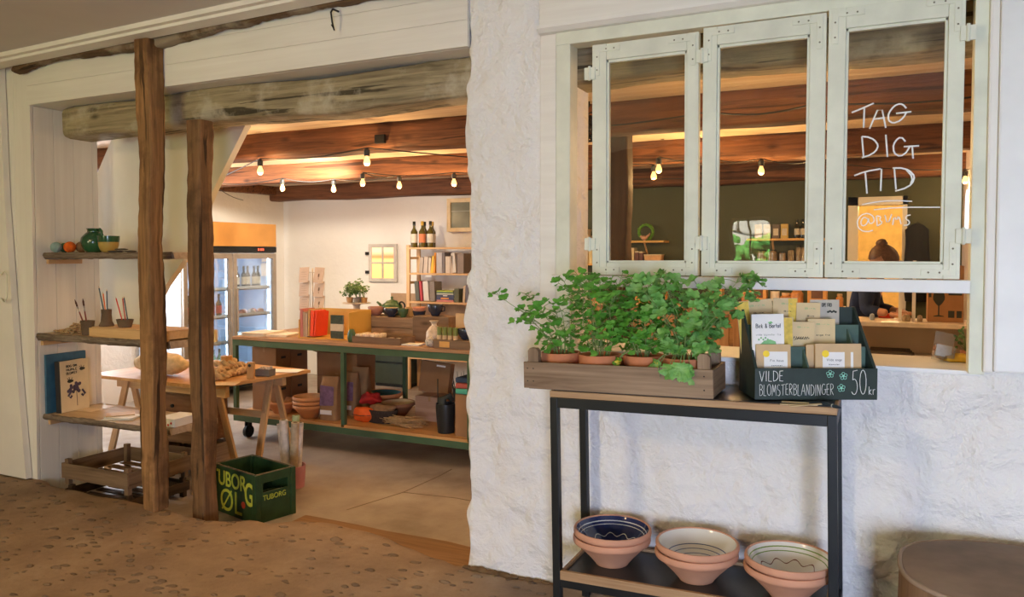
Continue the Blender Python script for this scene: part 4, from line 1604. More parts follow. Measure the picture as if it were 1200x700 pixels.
# ---- pouffe
st = thing('pouffe', 'brown suede pouffe with piped rim, low beside the right wall', 'pouffe', (0.50, 2.815, 0))
M_suede = plain('brown_suede', (0.24, 0.165, 0.11), 0.85, var=0.25, scale=5, bump=0.2)
mb = MB()
mb.lathe([(0, 0), (0.97, 0), (1.0, 0.02), (1.015, 0.25), (1.005, 0.485)], seg=72, sx=0.45, sy=0.31, ex=2.6)
mb.build('side', wood('suede_side', (0.17, 0.095, 0.045), (0.27, 0.16, 0.085), 'z', 0.8, 1.2, 0.1, False), st, True, 50)
mb = MB()
mb.lathe([(0.985, 0.498), (0.93, 0.505), (0.6, 0.510), (0.25, 0.508), (0, 0.507)], seg=72, sx=0.45, sy=0.31, ex=2.6)
mb.build('seat', M_suede, st, True)
mb = MB()
ring = []
for k in range(97):
    a = 2 * PI * k / 96
    ca, sa = math.cos(a), math.sin(a)
    ring.append((math.copysign(abs(ca) ** (2 / 2.6), ca) * 0.45 * 1.0, math.copysign(abs(sa) ** (2 / 2.6), sa) * 0.31, 0.493))
mb.tube(ring, 0.008, 8)
mb.build('piping', plain('piping_suede', (0.34, 0.24, 0.16), 0.8, var=0.1), st, True)
# ================================================================== LEFT CORNER: SHELVES BETWEEN THE BOARDS AND THE POSTS
M_bark = wood('bark_edge', (0.05, 0.032, 0.02), (0.30, 0.23, 0.16), 'x', 0.85, 1.6, 0.9, False)
M_slab = wood('slab_top', (0.34, 0.235, 0.14), (0.56, 0.43, 0.28), 'x', 0.6, 0.6, 0.2)


def slab_shelf(label, x0, x1, yf0, yf1, yb, ztop, th, seed):
    t = thing('live_edge_shelf', label, 'shelf', ((x0 + x1) / 2, yb, ztop))
    n = 46
    top, edge = MB(), MB()
    T0, T1, B0, B1 = [], [], [], []
    ox, oy, oz = (x0 + x1) / 2, yb, ztop
    fr = []
    for i in range(n + 1):
        s = i / n
        x = x0 + (x1 - x0) * s
        yf = yf0 + (yf1 - yf0) * s + 0.014 * nz((x, 0, 0), 5, seed) + 0.007 * nz((x, 0, 0), 17, seed)
        fr.append((x - ox, yf - oy))
    # board
    for (z0, z1, inset) in ((-th, 0, 0.006),):
        A = [top._v((x, y + inset, z1)) for x, y in fr]
        Bk = [top._v((x, 0.0, z1)) for x, y in fr]
        A2 = [top._v((x, y + inset + 0.012, z0)) for x, y in fr]
        B2 = [top._v((x, 0.0, z0)) for x, y in fr]
        for i in range(n):
            top.face([A[i], A[i + 1], Bk[i + 1], Bk[i]])
            top.face([A2[i], B2[i], B2[i + 1], A2[i + 1]])
            top.face([A[i], A2[i], A2[i + 1], A[i + 1]])
            top.face([Bk[i], Bk[i + 1], B2[i + 1], B2[i]])
        top.face([A[0], Bk[0], B2[0], A2[0]])
        top.face([A[-1], A2[-1], B2[-1], Bk[-1]])
    top.build('board', M_slab, t)
    # bark along the front
    rows = []
    for k, (dy, dz) in enumerate(((0.010, 0.0015), (-0.001, -0.001), (-0.006, -th * 0.45), (-0.001, -th * 0.85), (0.012, -th - 0.001))):
        rows.append([edge._v((x, y + dy + 0.009 * nz((x, k, 0), 26, seed), dz + 0.006 * nz((x, k, 1), 18, seed + 2))) for x, y in fr])
    for a, b_ in zip(rows, rows[1:]):
        for i in range(n):
            edge.face([a[i], a[i + 1], b_[i + 1], b_[i]])
    edge.build('bark', M_bark, t, True, 60)
    bt = MB()
    bt.cbox((x0 - ox + 0.013, (yf0 - oy) * 0.5, -th - 0.0205), (0.024, abs(yf0 - oy) * 0.86, 0.03), bev=0.002)
    bt.build('batten', M_piney, t)
    return t


XR = -3.87
S1, S2, S3 = 1.512, 0.975, 0.432
slab_shelf('highest rough plank shelf, green jug and yarn balls on it', -5.068, XR, 3.280, 3.295, 3.56, S1, 0.040, 1)
slab_shelf('middle rough bark-edged shelf, pots of brushes and pencils on it', -5.068, XR, 3.225, 3.26, 3.58, S2, 0.044, 2)
slab_shelf('lowest bark-edged shelf with the blue books', -5.068, XR - 0.06, 3.26, 3.30, 3.685, S3, 0.040, 3)

# boarded underside of the stair behind the posts
mb = MB()
Y = 3.83
pts = [at(px, py, y=Y) for px, py in ((100, 402), (100, 236), (133, 158), (288, 146), (250, 222), (214, 306), (193, 336), (160, 402))]
mb.prism([(p.x, p.z) for p in pts], Y, Y + 0.05, 'y')
struct('wall_stair', mb, plain('stair_white', (0.78, 0.74, 0.64), 0.5, var=0.04, scale=3))


# ---- on the highest shelf
def on(px, py_, y, z):
    """ground point at photo column px, depth y, on a surface at height z"""
    p = at(px, 300, y=y)
    return Vector((p.x, y, z))


def yarn(label, px_, r, col, y=3.40):
    p = on(px_, 0, y, S1 + r)
    t = thing('yarn_ball', label, 'yarn ball', p)
    rd = random.Random(int(px_))
    mb = MB()
    mb.ball((0, 0, 0), r * 0.93, u=20, v=12)
    for k in range(26):
        ax = Vector((rd.uniform(-1, 1), rd.uniform(-1, 1), rd.uniform(-1, 1))).normalized()
        a = ax.orthogonal().normalized()
        b_ = ax.cross(a)
        h = rd.uniform(-0.5, 0.5) * r
        rr = math.sqrt(r * r - h * h) * 0.955
        mb.tube([ax * h + (a * math.cos(i * PI / 9) + b_ * math.sin(i * PI / 9)) * rr for i in range(19)], r * 0.055, 5, cap=False)
    mb.build('wound_thread', plain('yarn_%d' % int(px_), col, 0.95, var=0.15, scale=40), t, True)
    return t


yarn('pale grey yarn ball nearest the boarded wall', 57.5, 0.032, (0.42, 0.37, 0.28), 3.345)
yarn('grey-blue yarn ball second from the boarded wall', 66, 0.035, (0.30, 0.42, 0.38), 3.315)
yarn('dark green yarn ball peeking from behind the orange one', 76, 0.033, (0.04, 0.14, 0.09), 3.42)
yarn('bright orange yarn ball on the highest shelf', 82, 0.037, (0.80, 0.16, 0.015), 3.37)
yarn('brown yarn ball between the orange ball and the green jug', 96, 0.038, (0.26, 0.14, 0.06), 3.44)
M_glzg = plain('green_glaze', (0.022, 0.085, 0.035), 0.22, var=0.3, scale=9, coat=0.5)
p = on(110.5, 0, 3.42, S1)
t = thing('ceramic_jug', 'round dark green glazed jug on the highest shelf', 'jug', p)
mb = MB()
mb.lathe([(0, 0), (0.045, 0), (0.052, 0.006), (0.075, 0.040), (0.083, 0.070), (0.076, 0.100), (0.055, 0.125), (0.040, 0.137), (0.040, 0.150), (0.046, 0.160), (0.042, 0.160), (0.035, 0.148), (0.035, 0.135), (0.060, 0.105), (0.07, 0.07), (0.05, 0.02), (0, 0.012)], seg=36)
mb.build('body', M_glzg, t, True, 50)
mb = MB()
mb.tube([(0.040, 0, 0.152), (0.062, 0, 0.156), (0.078, 0, 0.142), (0.080, 0, 0.118), (0.070, 0, 0.098)], [0.008, 0.008, 0.008, 0.0085, 0.009], 8)
mb.build('handle', M_glzg, t, True)
p = on(127.5, 0, 3.375, S1)
t = thing('ceramic_cup', 'wide cup, dark green above and mustard below, beside the jug', 'cup', p)
mb = MB()
mb.lathe([(0, 0), (0.032, 0), (0.050, 0.016), (0.060, 0.045), (0.063, 0.072)], seg=32)
mb.build('mustard_base', plain('mustard_glaze', (0.42, 0.28, 0.07), 0.3, var=0.15, coat=0.3), t, True, 50)
mb = MB()
mb.lathe([(0.0632, 0.068), (0.066, 0.085), (0.067, 0.108), (0.063, 0.108), (0.060, 0.085), (0.055, 0.04), (0.03, 0.010), (0, 0.008)], seg=32)
mb.build('green_upper', M_glzg, t, True, 50)
mb = MB()
mb.tube([(-0.060, 0, 0.095), (-0.082, 0, 0.100), (-0.090, 0, 0.078), (-0.076, 0, 0.055), (-0.058, 0, 0.050)], 0.006, 8)
mb.build('handle', M_glzg, t, True)


def flat_stone(label, px_, y, z, r, sc, rz, m_, name='flat_stone', cat='stone'):
    mb = MB()
    mb.ball((0, 0, 0), r, sc, 16, 8, wob=0.25)
    o = mb.build(name, m_, None, True, 60)
    o.location = on(px_, 0, y, z + r * sc[2])
    o.rotation_euler = (0, 0, rz)
    return tag(o, label, cat)


M_slatest = plain('dark_slate', (0.10, 0.085, 0.07), 0.7, var=0.3, scale=20)
flat_stone('flat dark stone lying on the highest shelf in front of the cup', 137, 3.33, S1, 0.06, (1, .5, .12), 0.4, M_slatest)
flat_stone('small dark stone lying on top of the flat one by the cup', 143, 3.335, S1 + 0.0145, 0.042, (1, .6, .14), 0.9, M_slatest)
flat_stone('flat dark stone touching the tall timber post', 153, 3.36, S1, 0.045, (1, .7, .16), 0.1, M_slatest)

# ---- on the middle shelf
rd = random.Random(8)
mb = MB()
for i in range(170):
    x, y = rd.gauss(0, 0.085), rd.gauss(0, 0.05)
    h = max(0.006, 0.075 - abs(x - 0.03) * 0.45 - abs(y) * 0.6)
    c = Vector((max(-.15, min(.17, x)), max(-.1, min(.1, y)), rd.uniform(0.008, h + 0.004)))
    for k in range(3):
        a = rd.uniform(0, 6.3)
        mb.ball(c + Vector((math.cos(a), math.sin(a), 0)) * 0.006, 0.011, (rd.uniform(.6, 1.4), rd.uniform(.4, 1), rd.uniform(.3, .7)), 6, 4, wob=0.6)
o = mb.build('dried_blossom_heap', plain('dry_blossom', (0.48, 0.33, 0.17), 0.9, var=0.45, scale=50), None, False)
o.location = on(88, 0, 3.41, S2)
tag(o, 'heap of dried beige hop blossoms at the wall end of the middle shelf', 'dried flowers', None, 'stuff')
M_raw = plain('raw_brown_clay', (0.13, 0.085, 0.05), 0.85, var=0.25, scale=14, bump=0.3)


def pot_with(label, px_, y, z, prof, items, name='pencil_pot', mat=None, box=False):
    t = thing(name, label, 'pot', on(px_, 0, y, z))
    mb = MB()
    if box:
        w0, w1, h = prof
        mb.lathe([(0, 0), (w0, 0), (w1, h), (w1 - .008, h), (w0 - .008, 0.012), (0, 0.012)], seg=28, sy=0.7, wob=0.04)
    else:
        mb.lathe(prof, seg=28, wob=0.03)
    mb.build('clay_body', mat or M_raw, t, True, 50)
    return t


def stick(label, base, tip, kind, col):
    """pencil or brush standing in a pot: body plus tip"""
    base, tip = Vector(base), Vector(tip)
    v_ = tip - base
    if kind == 'pencil':
        t = MB()
        t.tube([base, base + v_ * 0.93], 0.0042, 6)
        o = t.build('pencil', plain('pencil_%d_%d_%d' % tuple(int(c * 99) for c in col), col, 0.4), None)
        u = MB()
        u.tube([base + v_ * 0.93, tip], [0.0042, 0.0008], 6)
        u.build('sharpened_tip', plain('bare_wood', (0.6, 0.42, 0.25), 0.7), o)
    else:
        t = MB()
        t.tube([base, base + v_ * 0.4, base + v_ * 0.62], [0.0028, 0.005, 0.0038], 8)
        o = t.build('paint_brush', plain('brush_red', (0.22, 0.05, 0.035), 0.4), None, True)
        u = MB()
        u.tube([base + v_ * 0.62, base + v_ * 0.78], [0.0038, 0.005], 8)
        u.build('ferrule', plain('ferrule', (0.5, 0.48, 0.44), 0.3, 0.9), o, True)
        u = MB()
        u.tube([base + v_ * 0.78, base + v_ * 0.9, tip], [0.005, 0.006, 0.001], 8)
        u.build('bristle', plain('bristle', (0.10, 0.045, 0.035), 0.9), o, True)
    return tag(o, label, kind if kind == 'pencil' else 'paint brush')


pot_with('brown clay pot of two paint brushes on the middle shelf', 101, 3.31, S2, (0.040, 0.052, 0.095), None, name='brush_pot', box=True)
P = lambda px_, py_, y: at(px_, py_, y=y)
stick('paint brush leaning furthest left in the brush pot', on(100.5, 0, 3.31, S2 + 0.014), P(87.5, 351, 3.34), 'brush', None)
stick('paint brush standing almost straight in the brush pot', on(101.5, 0, 3.32, S2 + 0.014), P(97, 350, 3.33), 'brush', None)
# tray
p = on(165, 0, 3.37, S2)
x0 = at(108, 390, y=3.28).x
t = thing('wooden_tray', 'pale wooden tray holding the pencil pots, middle shelf', 'tray', (x0, 3.37, S2 + 0.001))
W = XR - 0.01 - x0
mb = MB()
mb.box(0, W, -0.10, 0.14, 0, 0.010)
mb.box(0, W, -0.112, -0.10, 0, 0.056, bev=0.002)
mb.box(0, W, 0.14, 0.152, 0, 0.056, bev=0.002)
mb.box(0, 0.012, -0.10, 0.14, 0, 0.056, bev=0.002)
mb.box(W - 0.012, W, -0.10, 0.14, 0, 0.056, bev=0.002)
mb.build('tray_body', wood('tray_pine', (0.52, 0.30, 0.12), (0.74, 0.48, 0.22), 'x', 0.55, 0.7, 0.1), t)
mb = MB()
mb.box(0.012, W - 0.012, -0.10, 0.14, 0.0565, 0.062)
mb.build('tray_cover', M_pine, t)
ZT = S2 + 0.064
pot_with('tall dark clay bottle of blue and orange pencils on the tray', 123.5, 3.33, ZT, [(0, 0), (0.044, 0), (0.045, 0.006), (0.034, 0.030), (0.030, 0.075), (0.031, 0.108), (0.025, 0.108), (0.022, 0.02), (0, 0.015)], None)
z0 = ZT + 0.018
stick('dark blue pencil, furthest left in the tall clay bottle', on(123, 0, 3.33, z0), P(115.5, 335, 3.345), 'pencil', (0.02, 0.06, 0.10))
stick('orange pencil in the tall clay bottle', on(124, 0, 3.335, z0), P(120.5, 342, 3.34), 'pencil', (0.75, 0.14, 0.02))
stick('dark pencil, furthest right in the tall clay bottle', on(124.8, 0, 3.33, z0), P(125, 338.5, 3.34), 'pencil', (0.03, 0.05, 0.09))
pot_with('low oval clay dish of red pencils on the tray', 145, 3.33, ZT, (0.046, 0.062, 0.050), None, box=True)
stick('red pencil leaning left in the oval dish', on(143, 0, 3.33, z0), P(135.5, 348, 3.345), 'pencil', (0.60, 0.03, 0.02))
stick('dark red pencil in the middle of the oval dish', on(146, 0, 3.335, z0), P(143.5, 348, 3.34), 'pencil', (0.42, 0.02, 0.03))
stick('dark blue pencil leaning back in the oval dish', on(149, 0, 3.33, z0), P(145, 347, 3.35), 'pencil', (0.03, 0.05, 0.12))

# ---- on the lowest shelf
def std_book(name, label, c, rz, w_, h_, th, m_cover, tilt=0.0, m_page=None, cat='book', lean=0.0):
    """upright book: cover faces -y, spine at -x"""
    t = thing(name, label, cat, c)
    t.matrix_basis = Matrix.Translation(c) @ Matrix.Rotation(rz, 4, 'Z') @ Matrix.Rotation(tilt, 4, 'Y') @ Matrix.Rotation(-lean, 4, 'X')
    mb = MB()
    mb.box(0, w_, -th / 2, -th / 2 + 0.002, 0, h_)
    mb.box(0, w_, th / 2 - 0.002, th / 2, 0, h_)
    mb.box(-0.002, 0.001, -th / 2, th / 2, 0, h_)
    mb.build('cover', m_cover, t)
    mb = MB()
    mb.box(0.001, w_ - 0.004, -th / 2 + 0.002, th / 2 - 0.002, 0.003, h_ - 0.003)
    mb.build('pages', m_page or M_paper, t)
    return t


rzb = R(98)
c = Vector((-5.050, 3.268, S3 + 0.002))
t = std_book('picture_book', 'large blue book leaning on the boards, behind the cream one', c, R(92), 0.29, 0.395, 0.016, plain('blue_cover', (0.04, 0.13, 0.22), 0.45, var=0.2), lean=0.0)
c2 = Vector((-4.990, 3.315, S3 + 0.002))
t = std_book('picture_book', 'dark spined book with bee and flower drawing on its cream cover', c2, rzb, 0.225, 0.345, 0.040, plain('black_spine', (0.03, 0.028, 0.03), 0.5), lean=0.03)
mb = MB()
mb.box(0.002, 0.226, -0.0232, -0.0202, 0, 0.345)
mb.build('front_cover', plain('cream_cover', (0.66, 0.58, 0.40), 0.5, var=0.05), t)
mb = MB()
for i, s in enumerate(('BOG OM', 'HUMLE', 'BLOMST')):
    strokes(mb, s, (0.05, -0.0236, 0.300 - i * 0.024), (1, 0, 0), (0, 0, 1), 0.085, 0.015, 0.0018, seg=5)
for (bx, bz, k) in ((0.175, 0.278, 1.0), (0.075, 0.205, 1.1)):
    mb.ball((bx, -0.0236, bz), 0.016 * k, (1.2, .1, .7), 10, 6)
    mb.ball((bx + 0.018 * k, -0.0236, bz), 0.008 * k, (1, .1, 1), 8, 5)
    for a in (50, 100, 130):
        mb.tube([(bx, -0.0238, bz), (bx + 0.03 * k * math.cos(R(a)), -0.0238, bz + 0.026 * k * math.sin(R(a)))], 0.0018, 4)
mb.build('cover_title', M_ink, t)
mb = MB()
rd = random.Random(2)
for k in range(26):
    a = rd.uniform(0.1, PI - 0.1)
    r_ = rd.uniform(0.25, 1)
    mb.ball((0.125 + math.cos(a) * 0.07 * r_, -0.0238, 0.125 + math.sin(a) * 0.06 * r_), 0.012, (1, .1, 1), 8, 5)
for sx in (-1, 1):
    mb.tube([(0.125 + sx * 0.045, -0.0238, 0.135), (0.125 + sx * 0.068, -0.0238, 0.105), (0.125 + sx * 0.05, -0.0238, 0.092), (0.125 + sx * 0.04, -0.0238, 0.105)], 0.007, 6)
mb.tube([(0.125, -0.0238, 0.14), (0.128, -0.0238, 0.03)], 0.0016, 5)
mb.build('flower_drawing', plain('violet_print', (0.055, 0.045, 0.09), 0.6, var=0.4, scale=60), t)
# flat papers
for i, (px_, yy, w_, d_, rz, dz, col, lab) in enumerate((
        (96, 3.52, 0.34, 0.22, 0.15, 0.0, (0.60, 0.46, 0.30), 'large thin picture sheet lying flat on the lowest shelf'),
        (140, 3.40, 0.20, 0.15, 0.5, 0.001, (0.62, 0.60, 0.55), 'white booklet, lowest in the pile beside the tall post'),
        (142, 3.41, 0.19, 0.14, 0.2, 0.007, (0.70, 0.68, 0.62), 'white booklet, middle of the pile beside the tall post'),
        (138, 3.43, 0.17, 0.12, 0.9, 0.013, (0.55, 0.36, 0.18), 'brown booklet on top of the pile beside the tall post'),
        (205, 3.44, 0.15, 0.20, 0.1, 0.001, (0.70, 0.68, 0.62), 'white red-spotted booklet pile seen between the two posts'))):
    mb = MB()
    th = 0.002 if i == 0 else (0.05 if i == 4 else 0.005)
    mb.box(-w_ / 2, w_ / 2, -d_ / 2, d_ / 2, 0, th, bev=0.0006)
    o = mb.build('picture_sheet' if i == 0 else 'booklet', plain('sheet_%d' % i, col, 0.35 if i == 0 else 0.6, var=0.25 if i == 0 else 0.06, scale=9), None)
    o.location = on(px_, 0, yy, S3 + 0.001 + dz)
    o.rotation_euler = (0, 0, rz)
    tag(o, lab, 'booklet')
    if i == 4:
        mb = MB()
        for k in range(5):
            mb.ball((-0.05 + 0.024 * k, -d_ / 2 - 0.001, 0.012 + 0.012 * (k % 3)), 0.008, (1, .2, 1), 6, 4)
        mb.build('red_print', plain('print_red', (0.5, 0.03, 0.02)), o)


# ---- apple crates on the sunken floor
def apple_crate(label, loc, rz, L_=0.50, D_=0.36, m=(M_cratex, M_cratey, M_cratez), name='apple_crate', h=0.10):
    t = thing(name, label, 'crate', loc, rz)
    for sy in (-1, 1):
        mb = MB()
        mb.cbox((0, sy * (D_ / 2 - 0.006), 0.045 + h / 2), (L_, 0.012, h), bev=0.002)
        mb.build('side_board', m[0], t)
    for sx in (-1, 1):
        mb = MB()
        mb.cbox((sx * (L_ / 2 - 0.006), 0, 0.045 + h / 2), (0.012, D_ - 0.026, h), bev=0.002)
        mb.build('end_board', m[1], t)
    mb = MB()
    for i in range(5):
        mb.cbox((0, -D_ / 2 + 0.05 + i * (D_ - 0.10) / 4, 0.040), (L_ - 0.03, 0.055, 0.008), bev=0.001)
    mb.build('bottom_slat', m[0], t)
    for sx in (-1, 1):
        for sy in (-1, 1):
            mb = MB()
            mb.cbox((sx * (L_ / 2 - 0.032), sy * (D_ / 2 - 0.028), (0.07 + h) / 2), (0.036, 0.030, 0.07 + h), bev=0.002)
            mb.build('corner_post', m[2], t)
    return t


apple_crate('weathered apple crate behind the posts, on top of a darker one', (-4.565, 3.50, -0.015), R(1.2), 0.62, 0.50, tuple(wood('brown_crate', (0.10, 0.06, 0.032), (0.27, 0.175, 0.10), a, 0.8, 0.8, 0.3) for a in 'xyz'))
dk = tuple(wood('dark_crate', (0.035, 0.022, 0.014), (0.10, 0.065, 0.04), a, 0.8, 0.8, 0.3) for a in 'xyz')
apple_crate('dark crate on the sunken floor under the weathered one', (-4.56, 3.50, -0.1495), R(1.2), 0.60, 0.48, dk, h=0.062)

# ---- green beer crate
M_bc = plain('green_crate_paint', (0.020, 0.055, 0.020), 0.45, var=0.3, scale=12, bump=0.1)
M_bct = plain('beer_yellow', (0.44, 0.48, 0.05), 0.6, var=0.15, scale=30)
near = at(299.5, 558.6, z=0.15)
right = at(345, 547, z=0.15)
# long side faces the camera's left, short side faces right
bc = thing('beer_crate', 'dark green beer crate lettered in yellow beside the short post', 'crate', (near.x, near.y, -0.1495))
ex = Vector((right.x - near.x, right.y - near.y, 0)).normalized()
ey = Vector((-ex.y, ex.x, 0))
bc.rotation_euler = (0, 0, math.atan2(ex.y, ex.x))
SHT = min(0.36, (right - near).length)      # short side, along local +x
LNG = 0.46                                   # long side, along local +y (turned to the left)
H0 = 0.30
tk = 0.012
mb = MB()
mb.box(0, tk, 0, LNG, 0, H0, bev=0.002)
mb.box(tk, SHT, LNG - tk, LNG, 0, H0, bev=0.002)
mb.box(SHT - tk, SHT, 0, LNG - tk, 0, H0, bev=0.002)
mb.box(tk, SHT - tk, tk, LNG - tk, 0, 0.012)
# short near side with its hand hole
hx0, hx1, hz0, hz1 = 0.05, SHT - 0.05, H0 - 0.115, H0 - 0.055
for a, b_, c_, d in ((tk, SHT - tk, 0, hz0), (tk, SHT - tk, hz1, H0), (tk, hx0, hz0, hz1), (hx1, SHT - tk, hz0, hz1)):
    mb.box(a, b_, 0, tk, c_, d)
mb.build('side_panel', M_bc, bc)
mb = MB()
for (x, y) in ((0.012, 0.012), (SHT - 0.012, 0.012), (0.012, LNG - 0.012), (SHT - 0.012, LNG - 0.012)):
    mb.cbox((x, y, H0 / 2), (0.036, 0.036, H0 + 0.004), bev=0.004)
mb.build('corner_post', M_bc, bc)
mb = MB()
e = 0.006
mb.tube([(e, e, H0), (SHT - e, e, H0), (SHT - e, LNG - e, H0), (e, LNG - e, H0), (e, e, H0)], 0.007, 6)
mb.build('rim', plain('worn_rim', (0.12, 0.10, 0.06), 0.6, 0.3, 0.4, 30), bc)
# lettering on the long left face (local -x side): text runs from +y end to the near corner
ML = Matrix.Rotation(-PI / 2, 4, 'Z') @ Matrix.Rotation(PI / 2, 4, 'X')
text_mesh('lettering', 'TUBOR', 0.135, M_bct, bc, Matrix.Translation((-0.002, 0.292, 0.222)) @ ML, 0.0012, 0.86, 0.0018)
text_mesh('lettering', 'G', 0.20, M_bct, bc, Matrix.Translation((-0.002, 0.070, 0.165)) @ ML, 0.0012, 0.66, 0.003)
text_mesh('lettering', 'ØL', 0.20, M_bct, bc, Matrix.Translation((-0.002, 0.270, 0.085)) @ ML, 0.0012, 0.95, 0.0)
MR = Matrix.Rotation(PI / 2, 4, 'X')
text_mesh('lettering', 'TUBORG', 0.046, M_bct, bc, Matrix.Translation((SHT * 0.47, -0.002, 0.150)) @ MR, 0.0012, 0.9, 0.0)
mb = MB()
mb.ball((-0.001, 0.135, 0.095), 0.022, (.12, 1, 1), 16, 10)
mb.build('red_seal', plain('seal_red', (0.42, 0.05, 0.02), 0.6), bc)
mb = MB()
for i in range(3):
    mb.box(0.02, SHT - 0.02, LNG * (i + 1) / 4 - 0.003, LNG * (i + 1) / 4 + 0.003, 0.012, 0.16)
mb.build('divider', M_bc, bc)

# ---- pink bin of wrapped paper rolls
pc = on(339, 0, 4.22, -0.1495)
t = thing('pink_bin', 'tall pink bin behind the beer crate, full of paper rolls', 'bin', pc)
mb = MB()
mb.lathe([(0, 0), (0.090, 0), (0.100, 0.155), (0.093, 0.155), (0.084, 0.01), (0, 0.01)], seg=32)
mb.build('bin_body', plain('pink_plastic', (0.52, 0.22, 0.24), 0.5), t, True, 50)
M_roll = plain('birch_print_paper', (0.62, 0.56, 0.48), 0.35, var=0.35, scale=16, spec=0.8, coat=0.6)
for i, (dx, dy, hh, r, lx, col, lab) in enumerate(((-0.056, 0.0, 0.44, 0.027, -0.040, M_roll, 'glossy paper roll standing furthest left in the pink bin'), (-0.012, -0.040, 0.48, 0.030, -0.020, M_roll, 'glossy birch-pattern paper roll at the front of the pink bin'), (0.004, 0.048, 0.50, 0.026, 0.0, plain('green_leaf_roll', (0.35, 0.42, 0.22), 0.4, var=0.4, scale=18), 'green patterned paper roll at the back of the pink bin'), (0.058, 0.018, 0.46, 0.023, 0.012, M_roll, 'paper roll between the green roll and the rightmost one'), (0.046, -0.032, 0.47, 0.028, 0.022, plain('brown_roll', (0.50, 0.38, 0.25), 0.45, var=0.3, scale=18), 'brownish paper roll standing furthest right in the pink bin'))):
    mb = MB()
    p0_, p1_ = Vector((dx * 0.75, dy * 0.75, 0.012)), Vector((dx + lx, dy, hh))
    mb.tube([p0_, p1_], r, 20, cap=True)
    o = mb.build('paper_roll', col, None, True, 40)
    o.location = pc
    tag(o, lab, 'paper roll')
    mb = MB()
    d = (p1_ - p0_).normalized()
    mb.tube([p1_ + d * 0.0008, p1_ + d * 0.0016], r * 0.55, 14)
    mb.build('core', plain('roll_core', (0.10, 0.08, 0.06)), o)

# ---- trestle table
TZ = 0.60
tt = thing('trestle_table', 'pine trestle table behind the posts, heaped with wooden rings', 'table', (-4.65, 4.28, -0.15))
mb = MB()
q = [(-5.40, 3.82), (-4.14, 3.82), (-4.04, 4.72), (-5.40, 4.82)]
mb.prism([(x + 4.65, y - 4.28) for x, y in q], TZ - 0.024 + 0.15, TZ + 0.15, 'z')
mb.build('table_top', wood('orange_pine', (0.42, 0.20, 0.065), (0.66, 0.38, 0.15), 'y', 0.4, 0.5, 0.1), tt)
for yy, nm in ((3.98, 0), (4.55, 1)):
    y = yy - 4.28
    mb = MB()
    mb.box(-0.62, 0.50, y - 0.02, y + 0.02, 0.645, 0.725, bev=0.003)
    mb.build('crossbar', M_pine, tt)
    for sx, x in ((-1, -0.50), (1, 0.38)):
        for d in (-1, 1):
            mb = MB()
            a = Vector((x - 0.0 * sx, y + d * 0.024, 0.70))
            b_ = Vector((x + 0.02 * sx, y + d * 0.20, 0.0))
            w2 = 0.028
            vv = []
            for p_ in (a, b_):
                vv += [(p_.x - w2, p_.y - 0.01, p_.z), (p_.x + w2, p_.y - 0.01, p_.z), (p_.x + w2, p_.y + 0.01, p_.z), (p_.x - w2, p_.y + 0.01, p_.z)]
            V = [mb._v(v_) for v_ in vv]
            for f in ((0, 1, 2, 3), (7, 6, 5, 4), (0, 4, 5, 1), (1, 5, 6, 2), (2, 6, 7, 3), (3, 7, 4, 0)):
                mb.face([V[k] for k in f])
            mb.build('leg', M_pinez, tt)
    mb = MB()
    mb.box(-0.52, 0.40, y - 0.10, y - 0.075, 0.40, 0.45)
    mb.build('stretcher', M_pine, tt)
# on the trestle table
M_beige = plain('raw_wool', (0.56, 0.40, 0.23), 0.9, var=0.3, scale=30)


def skein(label, loc, rz, k=1.0, up=0.0):
    mb = MB()
    n = 26
    for s in (0, PI):
        pts = []
        for i in range(n + 1):
            u = i / n
            a = s + u * PI * 3.2
            env = math.sin(PI * min(1, max(0, u))) ** 0.35
            pts.append((-0.085 * k + 0.17 * k * u, math.cos(a) * 0.016 * k * env, 0.024 * k + math.sin(a) * 0.014 * k * env))
        mb.tube(pts, [0.017 * k * (0.55 + 0.45 * math.sin(PI * i / n)) for i in range(n + 1)], 8)
    o = mb.build('wool_skein', M_beige, None, True, 60)
    o.location = loc
    o.rotation_euler = (0, 0, rz)
    return tag(o, label, 'wool skein', 'twisted beige skeins heaped on the trestle table')


rd = random.Random(12)
sk = skein('twisted beige wool skein in the heap on the trestle table', (0, 0, 0), 0)
first = True
for (px_, yy, dz) in ((254, 4.10, 0), (262, 4.14, 0), (271, 4.22, 0), (281, 4.32, 0), (258, 4.26, 0), (268, 4.36, 0), (278, 4.44, 0), (252, 4.02, 0), (290, 4.40, 0), (257, 4.14, 0.034), (266, 4.22, 0.034), (276, 4.34, 0.034), (270, 4.30, 0.066), (261, 4.20, 0.066)):
    loc = on(px_, 0, yy, TZ + 0.001 + dz)
    if first:
        sk.location = loc
        sk.rotation_euler.z = 0.9
        first = False
    else:
        dup(sk, loc, rd.uniform(0, 3.1))
t = thing('wood_block', 'small round wooden block lying on the wool heap', 'block', on(264, 0, 4.24, TZ + 0.10))
mb = MB()
mb.lathe([(0, 0), (0.040, 0), (0.042, 0.004), (0.042, 0.040), (0.040, 0.045), (0, 0.045)], seg=24)
mb.build('block', wood('amber_block', (0.42, 0.20, 0.06), (0.62, 0.34, 0.12), 'z', 0.4), t, True, 40)
p = on(292.5, 0, 4.20, TZ + 0.001)
t = thing('wooden_stand', 'upright brown wooden block with a dark hole, on the trestle table', 'block', p, 0.5)
mb = MB()
mb.box(-0.024, 0.024, -0.022, 0.022, 0, 0.118, bev=0.003)
mb.build('block', wood('amber_block', (0.42, 0.20, 0.06), (0.62, 0.34, 0.12), 'z', 0.4), t)
mb = MB()
mb.tube([(-0.004, -0.021, 0.096), (-0.004, -0.024, 0.096)], 0.011, 14)
mb.build('hole', M_ink, t)
p = on(309, 0, 4.34, TZ + 0.001)
